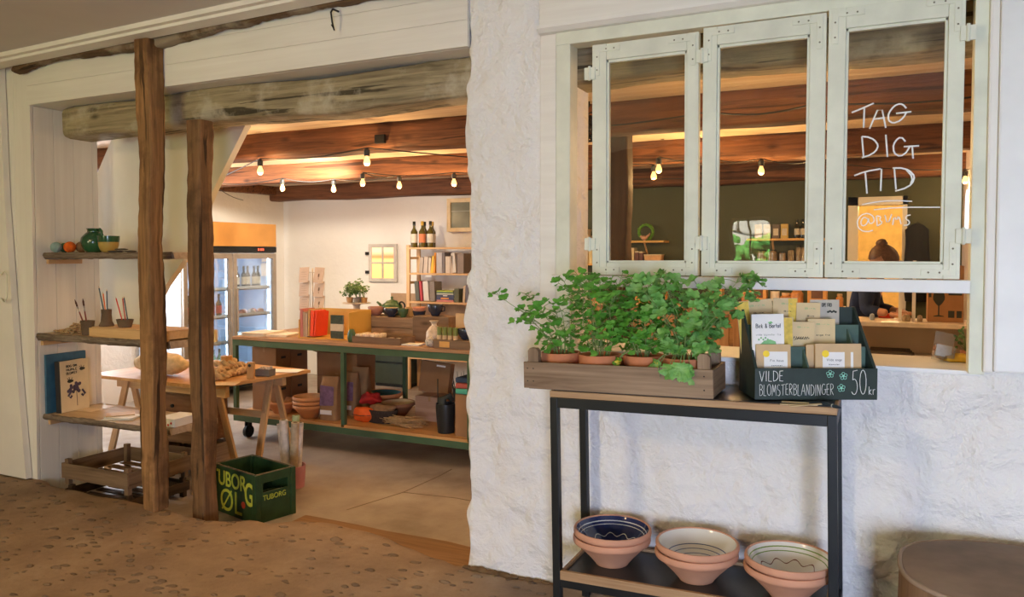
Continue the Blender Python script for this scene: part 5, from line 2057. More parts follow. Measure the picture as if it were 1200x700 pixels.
t = thing('grey_box', 'small grey box of pale bits on the trestle table', 'box', p, 0.2)
mb = MB()
for a, b_, c_, d in ((-0.06, 0.06, -0.045, -0.039), (-0.06, 0.06, 0.039, 0.045), (-0.06, -0.054, -0.039, 0.039), (0.054, 0.06, -0.039, 0.039)):
    mb.box(a, b_, c_, d, 0, 0.05)
mb.box(-0.06, 0.06, -0.045, 0.045, 0, 0.005)
mb.build('box_body', plain('grey_board', (0.16, 0.14, 0.12), 0.8), t)
mb = MB()
rd = random.Random(3)
for i in range(26):
    mb.ball((rd.uniform(-.046, .046), rd.uniform(-.032, .032), rd.uniform(0.03, 0.062)), 0.014, (1, .8, .7), 6, 4, wob=.4)
mb.build('pale_bits', plain('pale_bits', (0.62, 0.52, 0.40), 0.9), t)['kind'] = 'stuff'
mb = MB()
A = on(332, 0, 4.58, TZ + 0.001)
mb.box(-0.13, 0.13, -0.08, 0.08, 0, 0.004, bev=0.001)
o = mb.build('paper_sheet', M_paper, None)
o.location = A
o.rotation_euler.z = 0.35
tag(o, 'white sheet of paper at the far corner of the trestle table', 'paper')
mb = MB()
mb.box(-0.11, 0.11, -0.07, 0.07, 0, 0.003, bev=0.001)
o = mb.build('paper_sheet', M_kraft, None)
o.location = on(258, 0, 3.93, TZ + 0.001)
o.rotation_euler.z = 0.5
tag(o, 'brown sheet of paper near the front of the trestle table', 'paper')
# pale linen cushion and crate at the left end
t = thing('linen_cushion', 'speckled beige linen cushion lying on the trestle table behind the shelves', 'cushion', (-4.86, 4.02, TZ + 0.003))
mb = MB()
mb.ball((0, 0, 0.085), 0.1, (2.6, 1.1, 0.85), 28, 16, wob=0.12)
mb.build('cushion_cover', plain('speckled_linen', (0.70, 0.54, 0.34), 0.9, var=0.25, scale=22), t, True)
t = apple_crate('brown crate on the shop floor under the trestle table', (-4.82, 4.26, -0.1495), 0.05, 0.50, 0.32, h=0.16)
t2 = thing('drawer_box', 'dark wooden drawer box standing on the crate under the trestle table', 'box', (-4.84, 4.26, 0.0805), 0.05)
mb = MB()
mb.box(-0.24, 0.24, -0.15, 0.15, 0, 0.38, bev=0.004)
mb.build('case', wood('brown_box', (0.14, 0.06, 0.025), (0.30, 0.15, 0.065), 'x', 0.5, 0.7, 0.1), t2)
for i in range(2):
    mb = MB()
    mb.box(-0.22, 0.22, -0.158, -0.151, 0.02 + i * 0.18, 0.185 + i * 0.18, bev=0.003)
    dw = mb.build('drawer', wood('brown_box', (0.14, 0.06, 0.025), (0.30, 0.15, 0.065), 'x', 0.5, 0.7, 0.1), t2)
    mb = MB()
    mb.ball((0, -0.168, 0.10 + i * 0.18), 0.014)
    mb.build('knob', M_ink, dw, True)
# ================================================================== THE SHOP
FL = -0.1495                   # sunken floor
# ---- string of filament bulbs
M_bulb = emit('filament_glow', (1.0, 0.60, 0.22), BULB_E)
M_sock = plain('black_socket', (0.02, 0.02, 0.02), 0.5)
bulbs = [(305, 201, 'shop bulb hanging under the middle beam, near the stair'), (430, 190, 'largest looking bulb, high in the doorway view'), (331, 221, 'small bulb low under the farthest beam, nearest the corner'), (391, 222, 'small bulb under the farthest beam, left of the wine bottles'), (425, 215, 'bulb below the largest looking one'), (468, 218, 'small bulb halfway between the two brightest at right'), (532, 215, 'bulb nearest the plaster column, over the book shelves'), (248, 226, 'bulb peeking out beside the shorter timber post'), (772, 199, 'upper bulb of the pair behind the first casement'), (766, 207, 'lower bulb of the pair behind the first casement'), (892, 201, 'bulb behind the middle casement'), (829, 200, 'added bulb hidden behind the meeting stiles of the left and middle casements'), (955, 203, 'added bulb hidden behind the meeting stiles of the middle and right casements'), (1131, 212, 'bulb in the narrow gap right of the lettered casement')]  # the bulbs behind the stiles are added for more light
ZB = 2.130
bp = []
proto = None
for i, (px_, py_, lab) in enumerate(bulbs):
    c = at(px_, py_, z=ZB)
    if px_ == 766:
        c = at(px_, py_, z=ZB)
    if proto is None:
        proto = thing('string_bulb', lab, 'light bulb', c, group='string of bulbs under the shop ceiling')
        mb = MB()
        mb.lathe([(0, -0.026), (0.013, -0.023), (0.022, -0.012), (0.024, 0.0), (0.020, 0.016), (0.013, 0.032), (0.012, 0.042)], seg=14)
        mb.build('glass_bulb', M_bulb, proto, True)
        mb = MB()
        mb.lathe([(0.0, 0.040), (0.018, 0.040), (0.021, 0.048), (0.021, 0.080), (0.012, 0.090), (0.004, 0.094), (0, 0.094)], seg=16)
        mb.build('socket', M_sock, proto, True, 40)
        b0 = proto
    else:
        b0 = dup(proto, c, label=lab)
    bp.append(c + Vector((0, 0, 0.085)))
    # the bulb's light
    point('bulb_light', c + Vector((0, 0, -0.045)), BULB_W, WARM, 0.03)


for px_, yy, lab in ((829, 4.02, 'near added bulb hidden behind the stiles between the left and middle casements'), (955, 4.02, 'near added bulb hidden behind the stiles between the middle and right casements'), (592, 4.05, 'near added bulb hidden behind the plaster column')):  # out-of-view bulbs added to brighten the bay next to the window
    c = Vector((at(px_, 150, y=yy).x, yy, ZB))
    dup(proto, c, label=lab)
    point('bulb_light', c + Vector((0, 0, -0.045)), BULB_W * 0.5, WARM, 0.03)
    bp.append(c + Vector((0, 0, 0.085)))


def wire(pts, label):
    out = []
    for a, b_ in zip(pts, pts[1:]):
        for k in range(8):
            s = k / 8
            q = a.lerp(b_, s)
            out.append(q - Vector((0, 0, 0.03 * math.sin(PI * s))))
    out.append(pts[-1])
    mb = MB()
    mb.tube(out, 0.0045, 5)
    o = mb.build('string_light_cable', M_sock, None, True)
    return tag(o, label, 'cable', kind='thing')


o5 = Vector((0, 0, 0.012))
wire([Vector((-7.5, 6.4, 2.20)), bp[0] + o5, bp[1] + o5, bp[9] + o5, bp[8] + o5, bp[11] + o5, bp[10] + o5, bp[12] + o5, bp[13] + o5, Vector((0.60, 6.5, 2.20))], 'black bulb cable strung under the middle ceiling beam')
wire([bp[-1] + o5, bp[-3] + o5, bp[-2] + o5, Vector((0.60, 4.0, 2.22))], 'black cable of the added bulbs nearest the window wall')
wire([Vector((-7.5, 7.5, 2.20)), bp[7] + o5, bp[2] + o5, bp[3] + o5, bp[5] + o5, bp[4] + o5, bp[6] + o5, Vector((-1.5, 7.2, 2.20))], 'black bulb cable strung before the farthest beam')
# housing added for the corner spot, and small socket on the beam
p = at(432, 178, y=4.48)
t = thing('beam_socket', 'small dark junction box on the nearest brown beam above the bulbs', 'junction box', (-3.18, 4.472, 2.30))
mb = MB()
mb.box(-0.04, 0.04, -0.03, 0.0, -0.03, 0.03, bev=0.004)
mb.build('box_body', M_iron, t)
t = thing('ceiling_spotlight', 'added black spot housing aimed at the corner beside the fridge', 'spotlight', (-4.6, 5.36, 2.42))
mb = MB()
mb.lathe([(0, -0.006), (0.05, -0.006), (0.05, 0), (0, 0)], seg=20)
mb.build('ceiling_plate', M_iron, t, True, 40)
mb = MB()
dv = (Vector((-6.9, 8.1, 1.55)) - Vector((-4.6, 5.4, 2.36))).normalized()
mb.tube([Vector((0, 0, -0.01)), Vector((0, 0.0, -0.035))], 0.008, 8)
mb.build('stem', M_iron, t, True)
mb = MB()
a0 = Vector((0, 0.0, -0.05))
mb.tube([a0 - dv * 0.08, a0 - dv * 0.02], 0.036, 18)
mb.build('lamp_head', M_iron, t, True, 40)

# ---- glass door fridge, facing right
FX, FY0, FY1 = -6.87, 5.95, 7.38
M_steel = plain('grey_door_frame', (0.36, 0.31, 0.26), 0.4, 0.4, 0.1)
M_shelfw = plain('white_wire_shelf', (0.62, 0.68, 0.74), 0.4)
fr = thing('drinks_fridge', 'tall two door glass drinks fridge with orange header panel', 'fridge', (FX, (FY0 + FY1) / 2, FL))
hw = (FY1 - FY0) / 2
FH = 2.02
mb = MB()
D = 0.66
M_in = plain('fridge_inside', (0.60, 0.68, 0.78), 0.5, var=0.03)
mb.box(-D, -D + 0.04, -hw, hw, 0.08, FH)
mb.box(-D + .04, 0, -hw, -hw + 0.04, 0.08, FH)
mb.box(-D + .04, 0, hw - 0.04, hw, 0.08, FH)
mb.box(-D + .04, 0, -hw + .04, hw - .04, FH - 0.36, FH)
mb.box(-D + .04, 0, -hw + .04, hw - .04, 0.08, 0.24)
mb.build('cabinet', M_in, fr)
mb = MB()
for sx in (-0.6, -0.05):
    for sy in (-hw + 0.06, hw - 0.06):
        mb.lathe([(0, 0), (0.03, 0), (0.03, 0.08), (0, 0.08)], (sx, sy, 0), 10)
mb.build('foot', M_black, fr)
mb = MB()
mb.box(0.0, 0.03, -hw, hw, FH - 0.275, FH - 0.0, bev=0.003)
hp = mb.build('header_panel', plain('orange_header', (0.58, 0.28, 0.075), 0.45, var=0.1, scale=3), fr)
hp['label'] = 'plain orange-tan header panel'
mb = MB()
mb.box(0.0, 0.032, -hw, hw, FH - 0.345, FH - 0.278)
cp = mb.build('control_strip', M_black, fr)
mb = MB()
for k, yy in enumerate((0.40, 0.44, 0.475)):
    mb.box(0.032, 0.034, yy, yy + 0.022, FH - 0.325, FH - 0.298)
mb.build('red_display', emit('red_led', (1.0, 0.10, 0.05), 1.5), cp)
mb = MB()
mb.box(0.0, 0.02, -hw, hw, 0.08, 0.20)
mb.build('plinth', M_black, fr)
mid = 0.0
for (y0, y1, hy) in ((-hw + 0.01, mid - 0.006, mid - 0.045), (mid + 0.006, hw - 0.01, mid + 0.045)):
    mb = MB()
    z0, z1 = 0.21, FH - 0.36
    mb.box(0.0, 0.035, y0, y0 + 0.055, z0, z1)
    mb.box(0.0, 0.035, y1 - 0.055, y1, z0, z1)
    mb.box(0.0, 0.035, y0 + .055, y1 - .055, z1 - 0.06, z1)
    mb.box(0.0, 0.035, y0 + .055, y1 - .055, z0, z0 + 0.06)
    d = mb.build('door', M_steel, fr)
    mb = MB()
    mb.box(0.008, 0.012, y0 + .055, y1 - .055, z0 + .06, z1 - .06)
    mb.build('glass_pane', glass('fridge_glass', (0.95, 0.98, 1.0), 0.5, 0.004), d)
    mb = MB()
    mb.box(0.036, 0.062, hy - 0.012, hy + 0.012, 0.75, 1.25, bev=0.005)
    mb.build('handle', M_steel, d)
shz = [0.30, 0.62, 0.92, 1.24]
for z_ in shz:
    for (y0, y1) in ((-hw + 0.05, -0.03), (0.03, hw - 0.05)):
        mb = MB()
        mb.box(-D + 0.06, -0.03, y0, y1, z_ - 0.014, z_)
        mb.box(-0.034, -0.03, y0, y1, z_ - 0.012, z_ + 0.03)
        mb.build('wire_shelf', M_shelfw, fr)
mb = MB()
for yy in (-0.02, 0.02, hw - 0.055, -hw + 0.055):
    mb.box(-0.06, -0.045, yy - 0.006, yy + 0.006, 0.30, FH - 0.42)
mb.build('light_tube', emit('fridge_tube', (0.70, 0.84, 1.0), 9.0), fr)
area('fridge_light', (FX - 0.10, (FY0 + FY1) / 2 + 0.36, FL + 0.95), (FX - 0.6, (FY0 + FY1) / 2 + 0.36, FL + 0.9), 0.5, 1.2, 5, (0.65, 0.82, 1.0))
area('fridge_light', (FX - 0.10, (FY0 + FY1) / 2 - 0.36, FL + 0.95), (FX - 0.6, (FY0 + FY1) / 2 - 0.36, FL + 0.9), 0.5, 1.2, 5, (0.65, 0.82, 1.0))


def bottle(name, label, loc, h, r, m_, mlab, group, cat='bottle', neck=0.36, cap=None):
    t = thing(name, label, cat, loc, group=group)
    mb = MB()
    hb = h * 0.60
    mb.lathe([(0, 0), (r * 0.95, 0), (r, 0.006), (r, hb), (r * neck * 1.1, hb + h * 0.14), (r * neck, h * 0.80), (r * neck, h * 0.97), (r * neck * 1.15, h * 0.975), (r * neck * 1.1, h), (0, h)], seg=14)
    mb.build('glass_body', m_, t, True, 40)
    mb = MB()
    mb.lathe([(r * 1.012, hb * 0.30), (r * 1.015, hb * 0.31), (r * 1.015, hb * 0.85), (r * 1.012, hb * 0.86)], seg=14)
    mb.build('paper_label', mlab, t, True)
    mb = MB()
    mb.lathe([(r * neck * 1.2, h * 0.84), (r * neck * 1.25, h * 0.85), (r * neck * 1.25, h * 1.0), (0, h * 1.004)], seg=12)
    mb.build('cap', cap or M_ink, t, True)
    return t


M_bdark = plain('dark_bottle', (0.02, 0.022, 0.012), 0.15, coat=0.6)
M_bgreen = plain('green_bottle', (0.04, 0.12, 0.05), 0.15, coat=0.6)
M_labw = plain('bottle_label', (0.66, 0.60, 0.48), 0.6)
M_labr = plain('bottle_label_red', (0.45, 0.08, 0.07), 0.6)
yc = (FY0 + FY1) / 2
kinds = [
    bottle('drink_bottle', 'dark bottle standing on a fridge shelf', (FX - 0.1, yc + 0.13, FL + 1.241), 0.27, 0.031, M_bdark, M_labw, 'dark bottles on the right upper fridge shelf'),
    bottle('drink_bottle', 'dark red-labelled bottle on a fridge shelf', (FX - 0.1, yc - 0.60, FL + 0.921), 0.27, 0.033, M_bdark, M_labr, 'red-labelled bottles in the left half of the fridge'),
    bottle('drink_bottle', 'green bottle low in the left half of the fridge', (FX - 0.1, yc - 0.60, FL + 0.301), 0.25, 0.031, M_bgreen, M_labw, 'green bottles low in the fridge')]
for k in range(1, 6):
    dup(kinds[0], (FX - 0.1 - 0.02 * (k % 2), yc + 0.13 + 0.085 * k, FL + 1.241))
for k in range(1, 7):
    dup(kinds[1], (FX - 0.1 - 0.02 * (k % 2), yc - 0.60 + 0.085 * k, FL + 0.921))
for k in range(1, 7):
    dup(kinds[2], (FX - 0.1, yc - 0.60 + 0.085 * k, FL + 0.301))
for k, (col, lab) in enumerate((((0.08, 0.25, 0.5), 'blue'), ((0.55, 0.5, 0.1), 'yellow'), ((0.6, 0.06, 0.05), 'red'), ((0.1, 0.4, 0.2), 'green'), ((0.5, 0.5, 0.52), 'silver'), ((0.55, 0.25, 0.05), 'orange'))):
    t = thing('drink_can', '%s drink can in the left half of the fridge' % lab, 'can', (FX - 0.1, yc - 0.58 + 0.085 * k, FL + 0.621))
    mb = MB()
    mb.lathe([(0, 0), (0.028, 0), (0.033, 0.008), (0.033, 0.145), (0.027, 0.158), (0, 0.158)], seg=16)
    mb.build('can_body', plain('can_' + lab, col, 0.3, 0.3), t, True, 40)
    mb = MB()
    mb.lathe([(0.0275, 0.158), (0.0275, 0.162), (0.024, 0.160), (0, 0.160)], seg=16)
    mb.build('rim', M_steel, t, True)
rd = random.Random(5)
for k in range(7):
    mb = MB()
    mb.ball((0, 0, 0.035), 0.045, (1, 1, .75), 12, 8, wob=0.2)
    o = mb.build('wrapped_food', plain('wrapped_food_%d' % (k % 3), [(0.60, 0.42, 0.36), (0.72, 0.66, 0.58), (0.40, 0.18, 0.12)][k % 3], 0.4, var=0.3, scale=30), None, True)
    o.location = (FX - 0.10 - 0.05 * (k % 2), yc + 0.12 + 0.075 * k, FL + 0.9205)
    tag(o, ['pink wrapped parcel', 'white wrapped parcel', 'dark red wrapped parcel'][k % 3] + ' in the right half of the fridge', 'food parcel', 'wrapped food in the fridge')
mb = MB()
mb.ball((0, 0, 0.046), 0.11, (.8, 1.6, .38), 16, 8)
o = mb.build('food_box', plain('pale_tub', (0.72, 0.74, 0.66), 0.5), None, True)
o.location = (FX - 0.2, yc + 0.30, FL + 0.621)
tag(o, 'pale rounded tub on the lower right fridge shelf', 'tub')

# ---- green workbench
GX0, GX1, GY0, GY1 = -5.27, -2.15, 5.12, 6.07
ZT2, ZS2 = 0.77, 0.085
wb = thing('workbench', 'long green framed workbench with wooden top on castors', 'workbench', ((GX0 + GX1) / 2, (GY0 + GY1) / 2, FL))
LX, LY = (GX1 - GX0) / 2, (GY1 - GY0) / 2
zt, zs = ZT2 - FL, ZS2 - FL
mb = MB()
mb.box(-LX, LX, -LY - 0.005, LY, zt - 0.028, zt, bev=0.003)
mb.build('table_top', wood('bench_top', (0.28, 0.15, 0.075), (0.48, 0.29, 0.16), 'x', 0.5, 0.5, 0.15), wb)
mb = MB()
for y0, y1 in ((-LY, -LY + 0.038), (LY - 0.038, LY)):
    mb.box(-LX, LX, y0, y1, zt - 0.082, zt - 0.029, bev=0.002)
    mb.box(-LX, LX, y0, y1, zs - 0.076, zs - 0.022, bev=0.002)
for x0 in (-LX, LX - 0.045):
    mb.box(x0, x0 + 0.045, -LY + .045, LY - .045, zt - 0.082, zt - 0.029)
    mb.box(x0, x0 + 0.045, -LY + .045, LY - .045, zs - 0.076, zs - 0.022)
mb.build('frame_rail', M_green, wb)
for x in (-LX + 0.020, -LX + 1.22, -LX + 2.42, LX - 0.020):
    for y in (-LY + 0.020, LY - 0.020):
        mb = MB()
        mb.cbox((x, y, (zs + zt) / 2 - 0.040), (0.036, 0.036, zt - zs - 0.04), bev=0.002)
        mb.build('leg', M_green, wb)
mb = MB()
mb.box(-LX + 0.002, LX - 0.002, -LY + 0.002, LY, zs - 0.022, zs)
mb.build('lower_shelf', wood('orange_pine', (0.42, 0.20, 0.065), (0.66, 0.38, 0.15), 'x', 0.45, 0.5, 0.1), wb)
for x in (-LX + 0.10, LX - 0.10):
    for y in (-LY + 0.08, LY - 0.08):
        mb = MB()
        mb.tube([(x - 0.015, y, 0.055), (x + 0.015, y, 0.055)], 0.055, 20)
        ca = mb.build('castor', M_black, wb, True, 40)
        mb = MB()
        mb.box(x - 0.025, x - 0.018, y - 0.02, y + 0.02, 0.05, 0.148)
        mb.box(x + 0.018, x + 0.025, y - 0.02, y + 0.02, 0.05, 0.148)
        mb.build('bracket', M_iron, ca)
ZS = ZS2 + 0.001
ZU = ZT2 + 0.001


def cardbox(label, x0, x1, y0, y1, z0, h, hole=None, open_=False, m_=M_card, group=None, holex=None):
    t = thing('cardboard_box', label, 'cardboard box', ((x0 + x1) / 2, (y0 + y1) / 2, z0), group=group)
    W, Dp = (x1 - x0) / 2, (y1 - y0) / 2
    mb = MB()
    if open_:
        th = 0.006
        mb.box(-W, W, -Dp, Dp, 0, th)
        mb.box(-W, W, -Dp, -Dp + th, th, h)
        mb.box(-W, W, Dp - th, Dp, th, h)
        mb.box(-W, -W + th, -Dp + th, Dp - th, th, h)
        mb.box(W - th, W, -Dp + th, Dp - th, th, h)
    else:
        mb.box(-W, W, -Dp, Dp, 0, h, bev=0.003)
    mb.build('carton', m_, t)
    if open_:
        for (pts) in (((-W, -Dp, h), (W, -Dp, h), (W * .9, -Dp - 0.10, h + 0.03), (-W * .9, -Dp - 0.10, h + 0.03)), ((W, -Dp, h), (W, Dp, h), (W + 0.06, Dp, h + 0.05), (W + 0.06, -Dp, h + 0.05)), ((-W, -Dp, h), (-W, Dp, h), (-W + 0.05, Dp, h + 0.03), (-W + 0.05, -Dp, h + 0.03))):
            mb = MB()
            a = [Vector(p) for p in pts]
            nn = (a[1] - a[0]).cross(a[3] - a[0]).normalized() * 0.004
            A = [mb._v(q) for q in a]
            B_ = [mb._v(q + nn) for q in a]
            mb.face(A[::-1]); mb.face(B_)
            for k in range(4):
                mb.face([A[k], A[(k + 1) % 4], B_[(k + 1) % 4], B_[k]])
            mb.build('flap', m_, t)
    if hole:
        mb = MB()
        mb.tube([(W + 0.0005, -0.03, h * 0.68), (W + 0.0005, 0.03, h * 0.68)], 0.011, 12)
        for v_ in mb.bm.verts:
            v_.co.x = W + (v_.co.x - W) * 0.1
        mb.build('hand_hole', M_ink, t)
    mb = MB()
    mb.box(-W * 0.08, W * 0.08, -Dp - 0.0006, Dp + 0.0006, h - 0.04 if not open_ else 0.02, h + 0.0006 if not open_ else 0.03)
    mb.build('tape', plain('parcel_tape', (0.36, 0.20, 0.09), 0.35), t)
    return t


cardbox('plain cardboard box with hand hole, lower front of the left stack under the bench', -5.215, -4.93, 5.30, 5.49, ZS, 0.285, True)
cardbox('plain cardboard box with hand hole, upper front of the left stack under the bench', -5.215, -4.93, 5.30, 5.49, ZS + 0.286, 0.285, True)
cardbox('plain cardboard box, lower back of the left stack under the bench', -5.215, -4.93, 5.50, 5.72, ZS, 0.285, True)
cardbox('plain cardboard box, upper back of the left stack under the bench', -5.215, -4.93, 5.50, 5.72, ZS + 0.286, 0.285, True)
cardbox('closed brown carton under an open one, middle of the bench shelf', -4.80, -4.34, 5.70, 5.98, ZS, 0.285)
cardbox('open brown carton with raised flaps on the lower shelf of the bench', -4.80, -4.34, 5.70, 5.98, ZS + 0.287, 0.215, open_=True)

# bowls on the bench shelf
orange = plain('orange_clay', (0.60, 0.27, 0.11), 0.6, var=0.1, scale=9)
M_gin = plain('ochre_glaze', (0.55, 0.30, 0.14), 0.25, coat=0.3)


def onb(px_, y, z):
    return on(px_, 0, y, z)


bowl('wide orange clay bowl alone left of the stacked bowls', onb(329, 5.30, ZS), M_gin, 0.150, 0.110, clay=orange, foot=0.5)
for k in range(3):
    bowl('orange clay bowl, %s of the three stacked under the bench' % ('lowest', 'middle', 'topmost')[k], onb(361, 5.24, ZS + 0.036 * k), M_gin, 0.142, 0.115, clay=orange, foot=0.5)
bowl('clay bowl with dark teal inside near the middle of the bench shelf', onb(447, 5.84, ZS), plain('teal_glaze', (0.05, 0.16, 0.17), 0.15, coat=0.5), 0.185, 0.15, clay=orange)
bowl('clay bowl with cream yellow inside near the straw bundle', onb(465, 5.60, ZS), plain('cream_glaze', (0.66, 0.50, 0.28), 0.2, coat=0.4), 0.155, 0.13, clay=plain('brown_clay', (0.30, 0.13, 0.06), 0.6))


def sack(label, loc, w_, d_, h, rz=0.0, lab=True, group=None, purple=True):
    t = thing('paper_sack', label, 'paper bag', loc, rz, group=group)
    mb = MB()
    n = 10
    rings = []
    for i in range(n + 1):
        s = i / n
        k = 1.0 + 0.03 * math.sin(PI * s) - 0.08 * s
        dd = d_ / 2 * (1 - 0.78 * max(0, (s - 0.7) / 0.3))
        ww = w_ / 2 * k
        ring = []
        for j in range(16):
            a = 2 * PI * (j + .5) / 16
            ca, sa = math.cos(a), math.sin(a)
            x = math.copysign(abs(ca) ** 0.35, ca) * ww
            y = math.copysign(abs(sa) ** 0.45, sa) * dd
            wv = 0.006 * nz((x * 1.0, y + 3, s * h), 22, 3)
            ring.append(mb._v((x + wv, y - wv, s * h)))
        rings.append(ring)
    for a_, b_ in zip(rings, rings[1:]):
        for j in range(16):
            mb.face([a_[j], a_[(j + 1) % 16], b_[(j + 1) % 16], b_[j]])
    mb.face(rings[0][::-1]); mb.face(rings[-1])
    mb.build('paper_bag', plain('sack_paper', (0.33, 0.19, 0.085), 0.75, var=0.12, scale=14), t, True, 50)
    mb = MB()
    mb.box(-w_ * 0.46, w_ * 0.46, -0.008, 0.006, h - 0.012, h + 0.006)
    mb.build('folded_top', plain('sack_paper', (0.33, 0.19, 0.085), 0.75), t)
    if purple:
        mb = MB()
        y = -d_ / 2 - 0.006
        mb.prism([(-w_ * .40, h * .34), (w_ * .36, h * .36), (w_ * .40, h * .80), (-w_ * .36, h * .82)], y, y + 0.004, 'y')
        mb.build('purple_label', plain('purple_label', (0.20, 0.12, 0.20), 0.35, var=0.35, scale=22), t)
        mb = MB()
        mb.box(-w_ * .38, w_ * .26, y - 0.0005, y + 0.006, h * 0.14, h * 0.24)
        mb.build('white_label', M_paper, t)
    return t


sack('paper sack with purple label standing in front of the bench leg', onb(386.5, 5.26, ZS), 0.175, 0.12, 0.365, 0.1)
sack('paper sack with purple label standing just right of the bench leg', onb(410, 5.50, ZS), 0.16, 0.12, 0.37, 0.1)
sack('plain folded paper sack at the back, right of the purple labelled ones', onb(422, 5.62, ZS), 0.17, 0.13, 0.40, 0.2, purple=False)
t = thing('orange_parcel', 'bright orange tied parcel at the front of the bench shelf', 'parcel', onb(425, 5.30, ZS), 0.1)
mb = MB()
mb.ball((0, 0, 0.063), 0.088, (1.2, 0.62, 0.78), 24, 14, wob=0.15)
for v_ in mb.bm.verts:
    v_.co.z = max(0.001, min(0.122, v_.co.z)); v_.co.x = max(-0.096, min(0.096, v_.co.x))
mb.build('wrap', plain('orange_wrap', (0.75, 0.115, 0.015), 0.6, var=0.1, scale=30), t, True, 40)
mb = MB()
mb.tube([(-0.09, -0.040, 0.066), (0.0, -0.060, 0.062), (0.09, -0.040, 0.066)], 0.003, 5)
mb.build('string', plain('black_string', (0.08, 0.03, 0.02)), t)
mb = MB()
mb.ball((0, 0, 0.05), 0.085, (1.2, .8, .6), 20, 12, wob=0.5)
o = mb.build('red_cloth', plain('red_cloth', (0.45, 0.02, 0.015), 0.8, var=0.2), None, True)
o.location = onb(433, 5.44, ZS + 0.12)
tag(o, 'crumpled red cloth lying on the dark basket behind the orange parcel', 'cloth')
t = thing('dark_basket', 'low dark basket with brown cloth beside the orange parcel', 'basket', onb(446, 5.36, ZS), 0.0)
mb = MB()
mb.lathe([(0, 0), (0.13, 0), (0.155, 0.10), (0.15, 0.11), (0.14, 0.10), (0.12, 0.01), (0, 0.01)], seg=30, sy=0.55)
mb.build('basket_body', plain('dark_wicker', (0.035, 0.025, 0.02), 0.8, var=0.4, scale=60, bump=0.6), t, True, 50)
mb = MB()
mb.ball((0, 0, 0.105), 0.125, (1.1, .55, .35), 20, 12, wob=0.5)
mb.build('brown_cloth', plain('brown_cloth', (0.26, 0.15, 0.075), 0.9, var=0.3, scale=20), t, True)
rd = random.Random(44)
mb = MB()
for k in range(90):
    a = rd.uniform(-0.5, 0.5) + (PI if rd.random() < .3 else 0)
    c = Vector((rd.uniform(-0.10, 0.12), rd.uniform(-0.05, 0.05), rd.uniform(0.01, 0.075)))
    d = Vector((math.cos(a), math.sin(a) * .6, rd.uniform(-.2, .25))) * rd.uniform(0.06, 0.14)
    p0_, p1_ = c - d * .6, c + d
    p0_.z = max(0.006, p0_.z); p1_.z = max(0.006, p1_.z)
    mb.tube([p0_, c + Vector((0, 0, 0.008)), p1_], [0.0035, 0.0045, 0.002], 5)
o = mb.build('straw_bundle', plain('straw', (0.40, 0.27, 0.13), 0.85, var=0.3, scale=30), None, True)
o.location = onb(472, 5.28, ZS)
tag(o, 'loose bundle of dry straw on the front of the bench shelf', 'straw', None, 'stuff')
# wooden box, leaning board, black bin of twigs, cloths
cardbox('pinkish wooden box below the leaning brown carton', at(490, 450, y=5.6).x, at(524, 450, y=5.6).x, 5.55, 5.85, ZS, 0.21, m_=wood('pinkish_wood', (0.30, 0.17, 0.11), (0.50, 0.33, 0.24), 'x', 0.6, 0.6, 0.15))
xa = at(487, 430, y=5.7).x
t = thing('leaning_carton', 'flat brown carton leaning on the wooden box under the bench', 'cardboard box', (xa, 5.74, ZS + 0.215), rot=(R(-6), R(4), 0))
mb = MB()
mb.box(0, 0.30, 0, 0.07, 0, 0.27, bev=0.003)
mb.build('carton', M_card, t)
mb = MB()
mb.box(0.16, 0.25, -0.001, 0.0, 0.235, 0.250)
mb.build('white_label', M_paper, t)
c = onb(522, 5.27, ZS)
t = thing('black_bin', 'black bin of dark sprigs at the right of the bench shelf', 'bin', c)
mb = MB()
mb.lathe([(0, 0), (0.066, 0), (0.082, 0.20), (0.080, 0.232), (0.076, 0.232), (0.060, 0.012), (0, 0.012)], seg=24)
mb.build('bin_body', plain('black_plastic', (0.015, 0.017, 0.018), 0.35), t, True, 40)
mb = MB()
for (dx, dy) in ((-.075, 0), (.075, 0)):
    mb.tube([(dx, dy, 0.22), (dx * 1.0, dy, 0.42 if dx < 0 else 0.36)], 0.004, 6)
mb.tube([(-.02, 0, 0.05), (-.03, -0.01, 0.27), (0.03, 0.01, 0.29), (0.045, 0.02, 0.25)], [0.03, 0.035, 0.03, 0.02], 8)
mb.build('dark_tool', M_ink, t, True)
t = thing('dark_sprig_bunch', 'bunch of tall dark sprigs against the plaster column', 'dried plants', onb(541, 5.45, ZS))
mb = MB()
mb.lathe([(0, 0), (0.05, 0), (0.06, 0.18), (0.055, 0.18), (0.045, 0.01), (0, 0.01)], seg=18)
mb.build('jar', plain('clear_green_jar', (0.14, 0.20, 0.12), 0.2, var=0.2), t, True, 40)
mb = MB()
rd = random.Random(6)
for k in range(16):
    a = rd.uniform(0, 6.28)
    tp = Vector((math.cos(a) * .10, math.sin(a) * .06, rd.uniform(0.30, 0.50)))
    bs = Vector((math.cos(a) * .02, math.sin(a) * .02, 0.02))
    mb.tube([bs, bs.lerp(tp, .5) + Vector((0, 0, 0.03)), tp], [0.002, 0.005, 0.001], 5)
    for s in (0.5, 0.65, 0.8):
        q = bs.lerp(tp, s)
        mb.ball(q, 0.010, (.6, .6, 1.8), 6, 4)
mb.build('sprig', plain('dark_sprig', (0.03, 0.035, 0.025), 0.8), t, True)
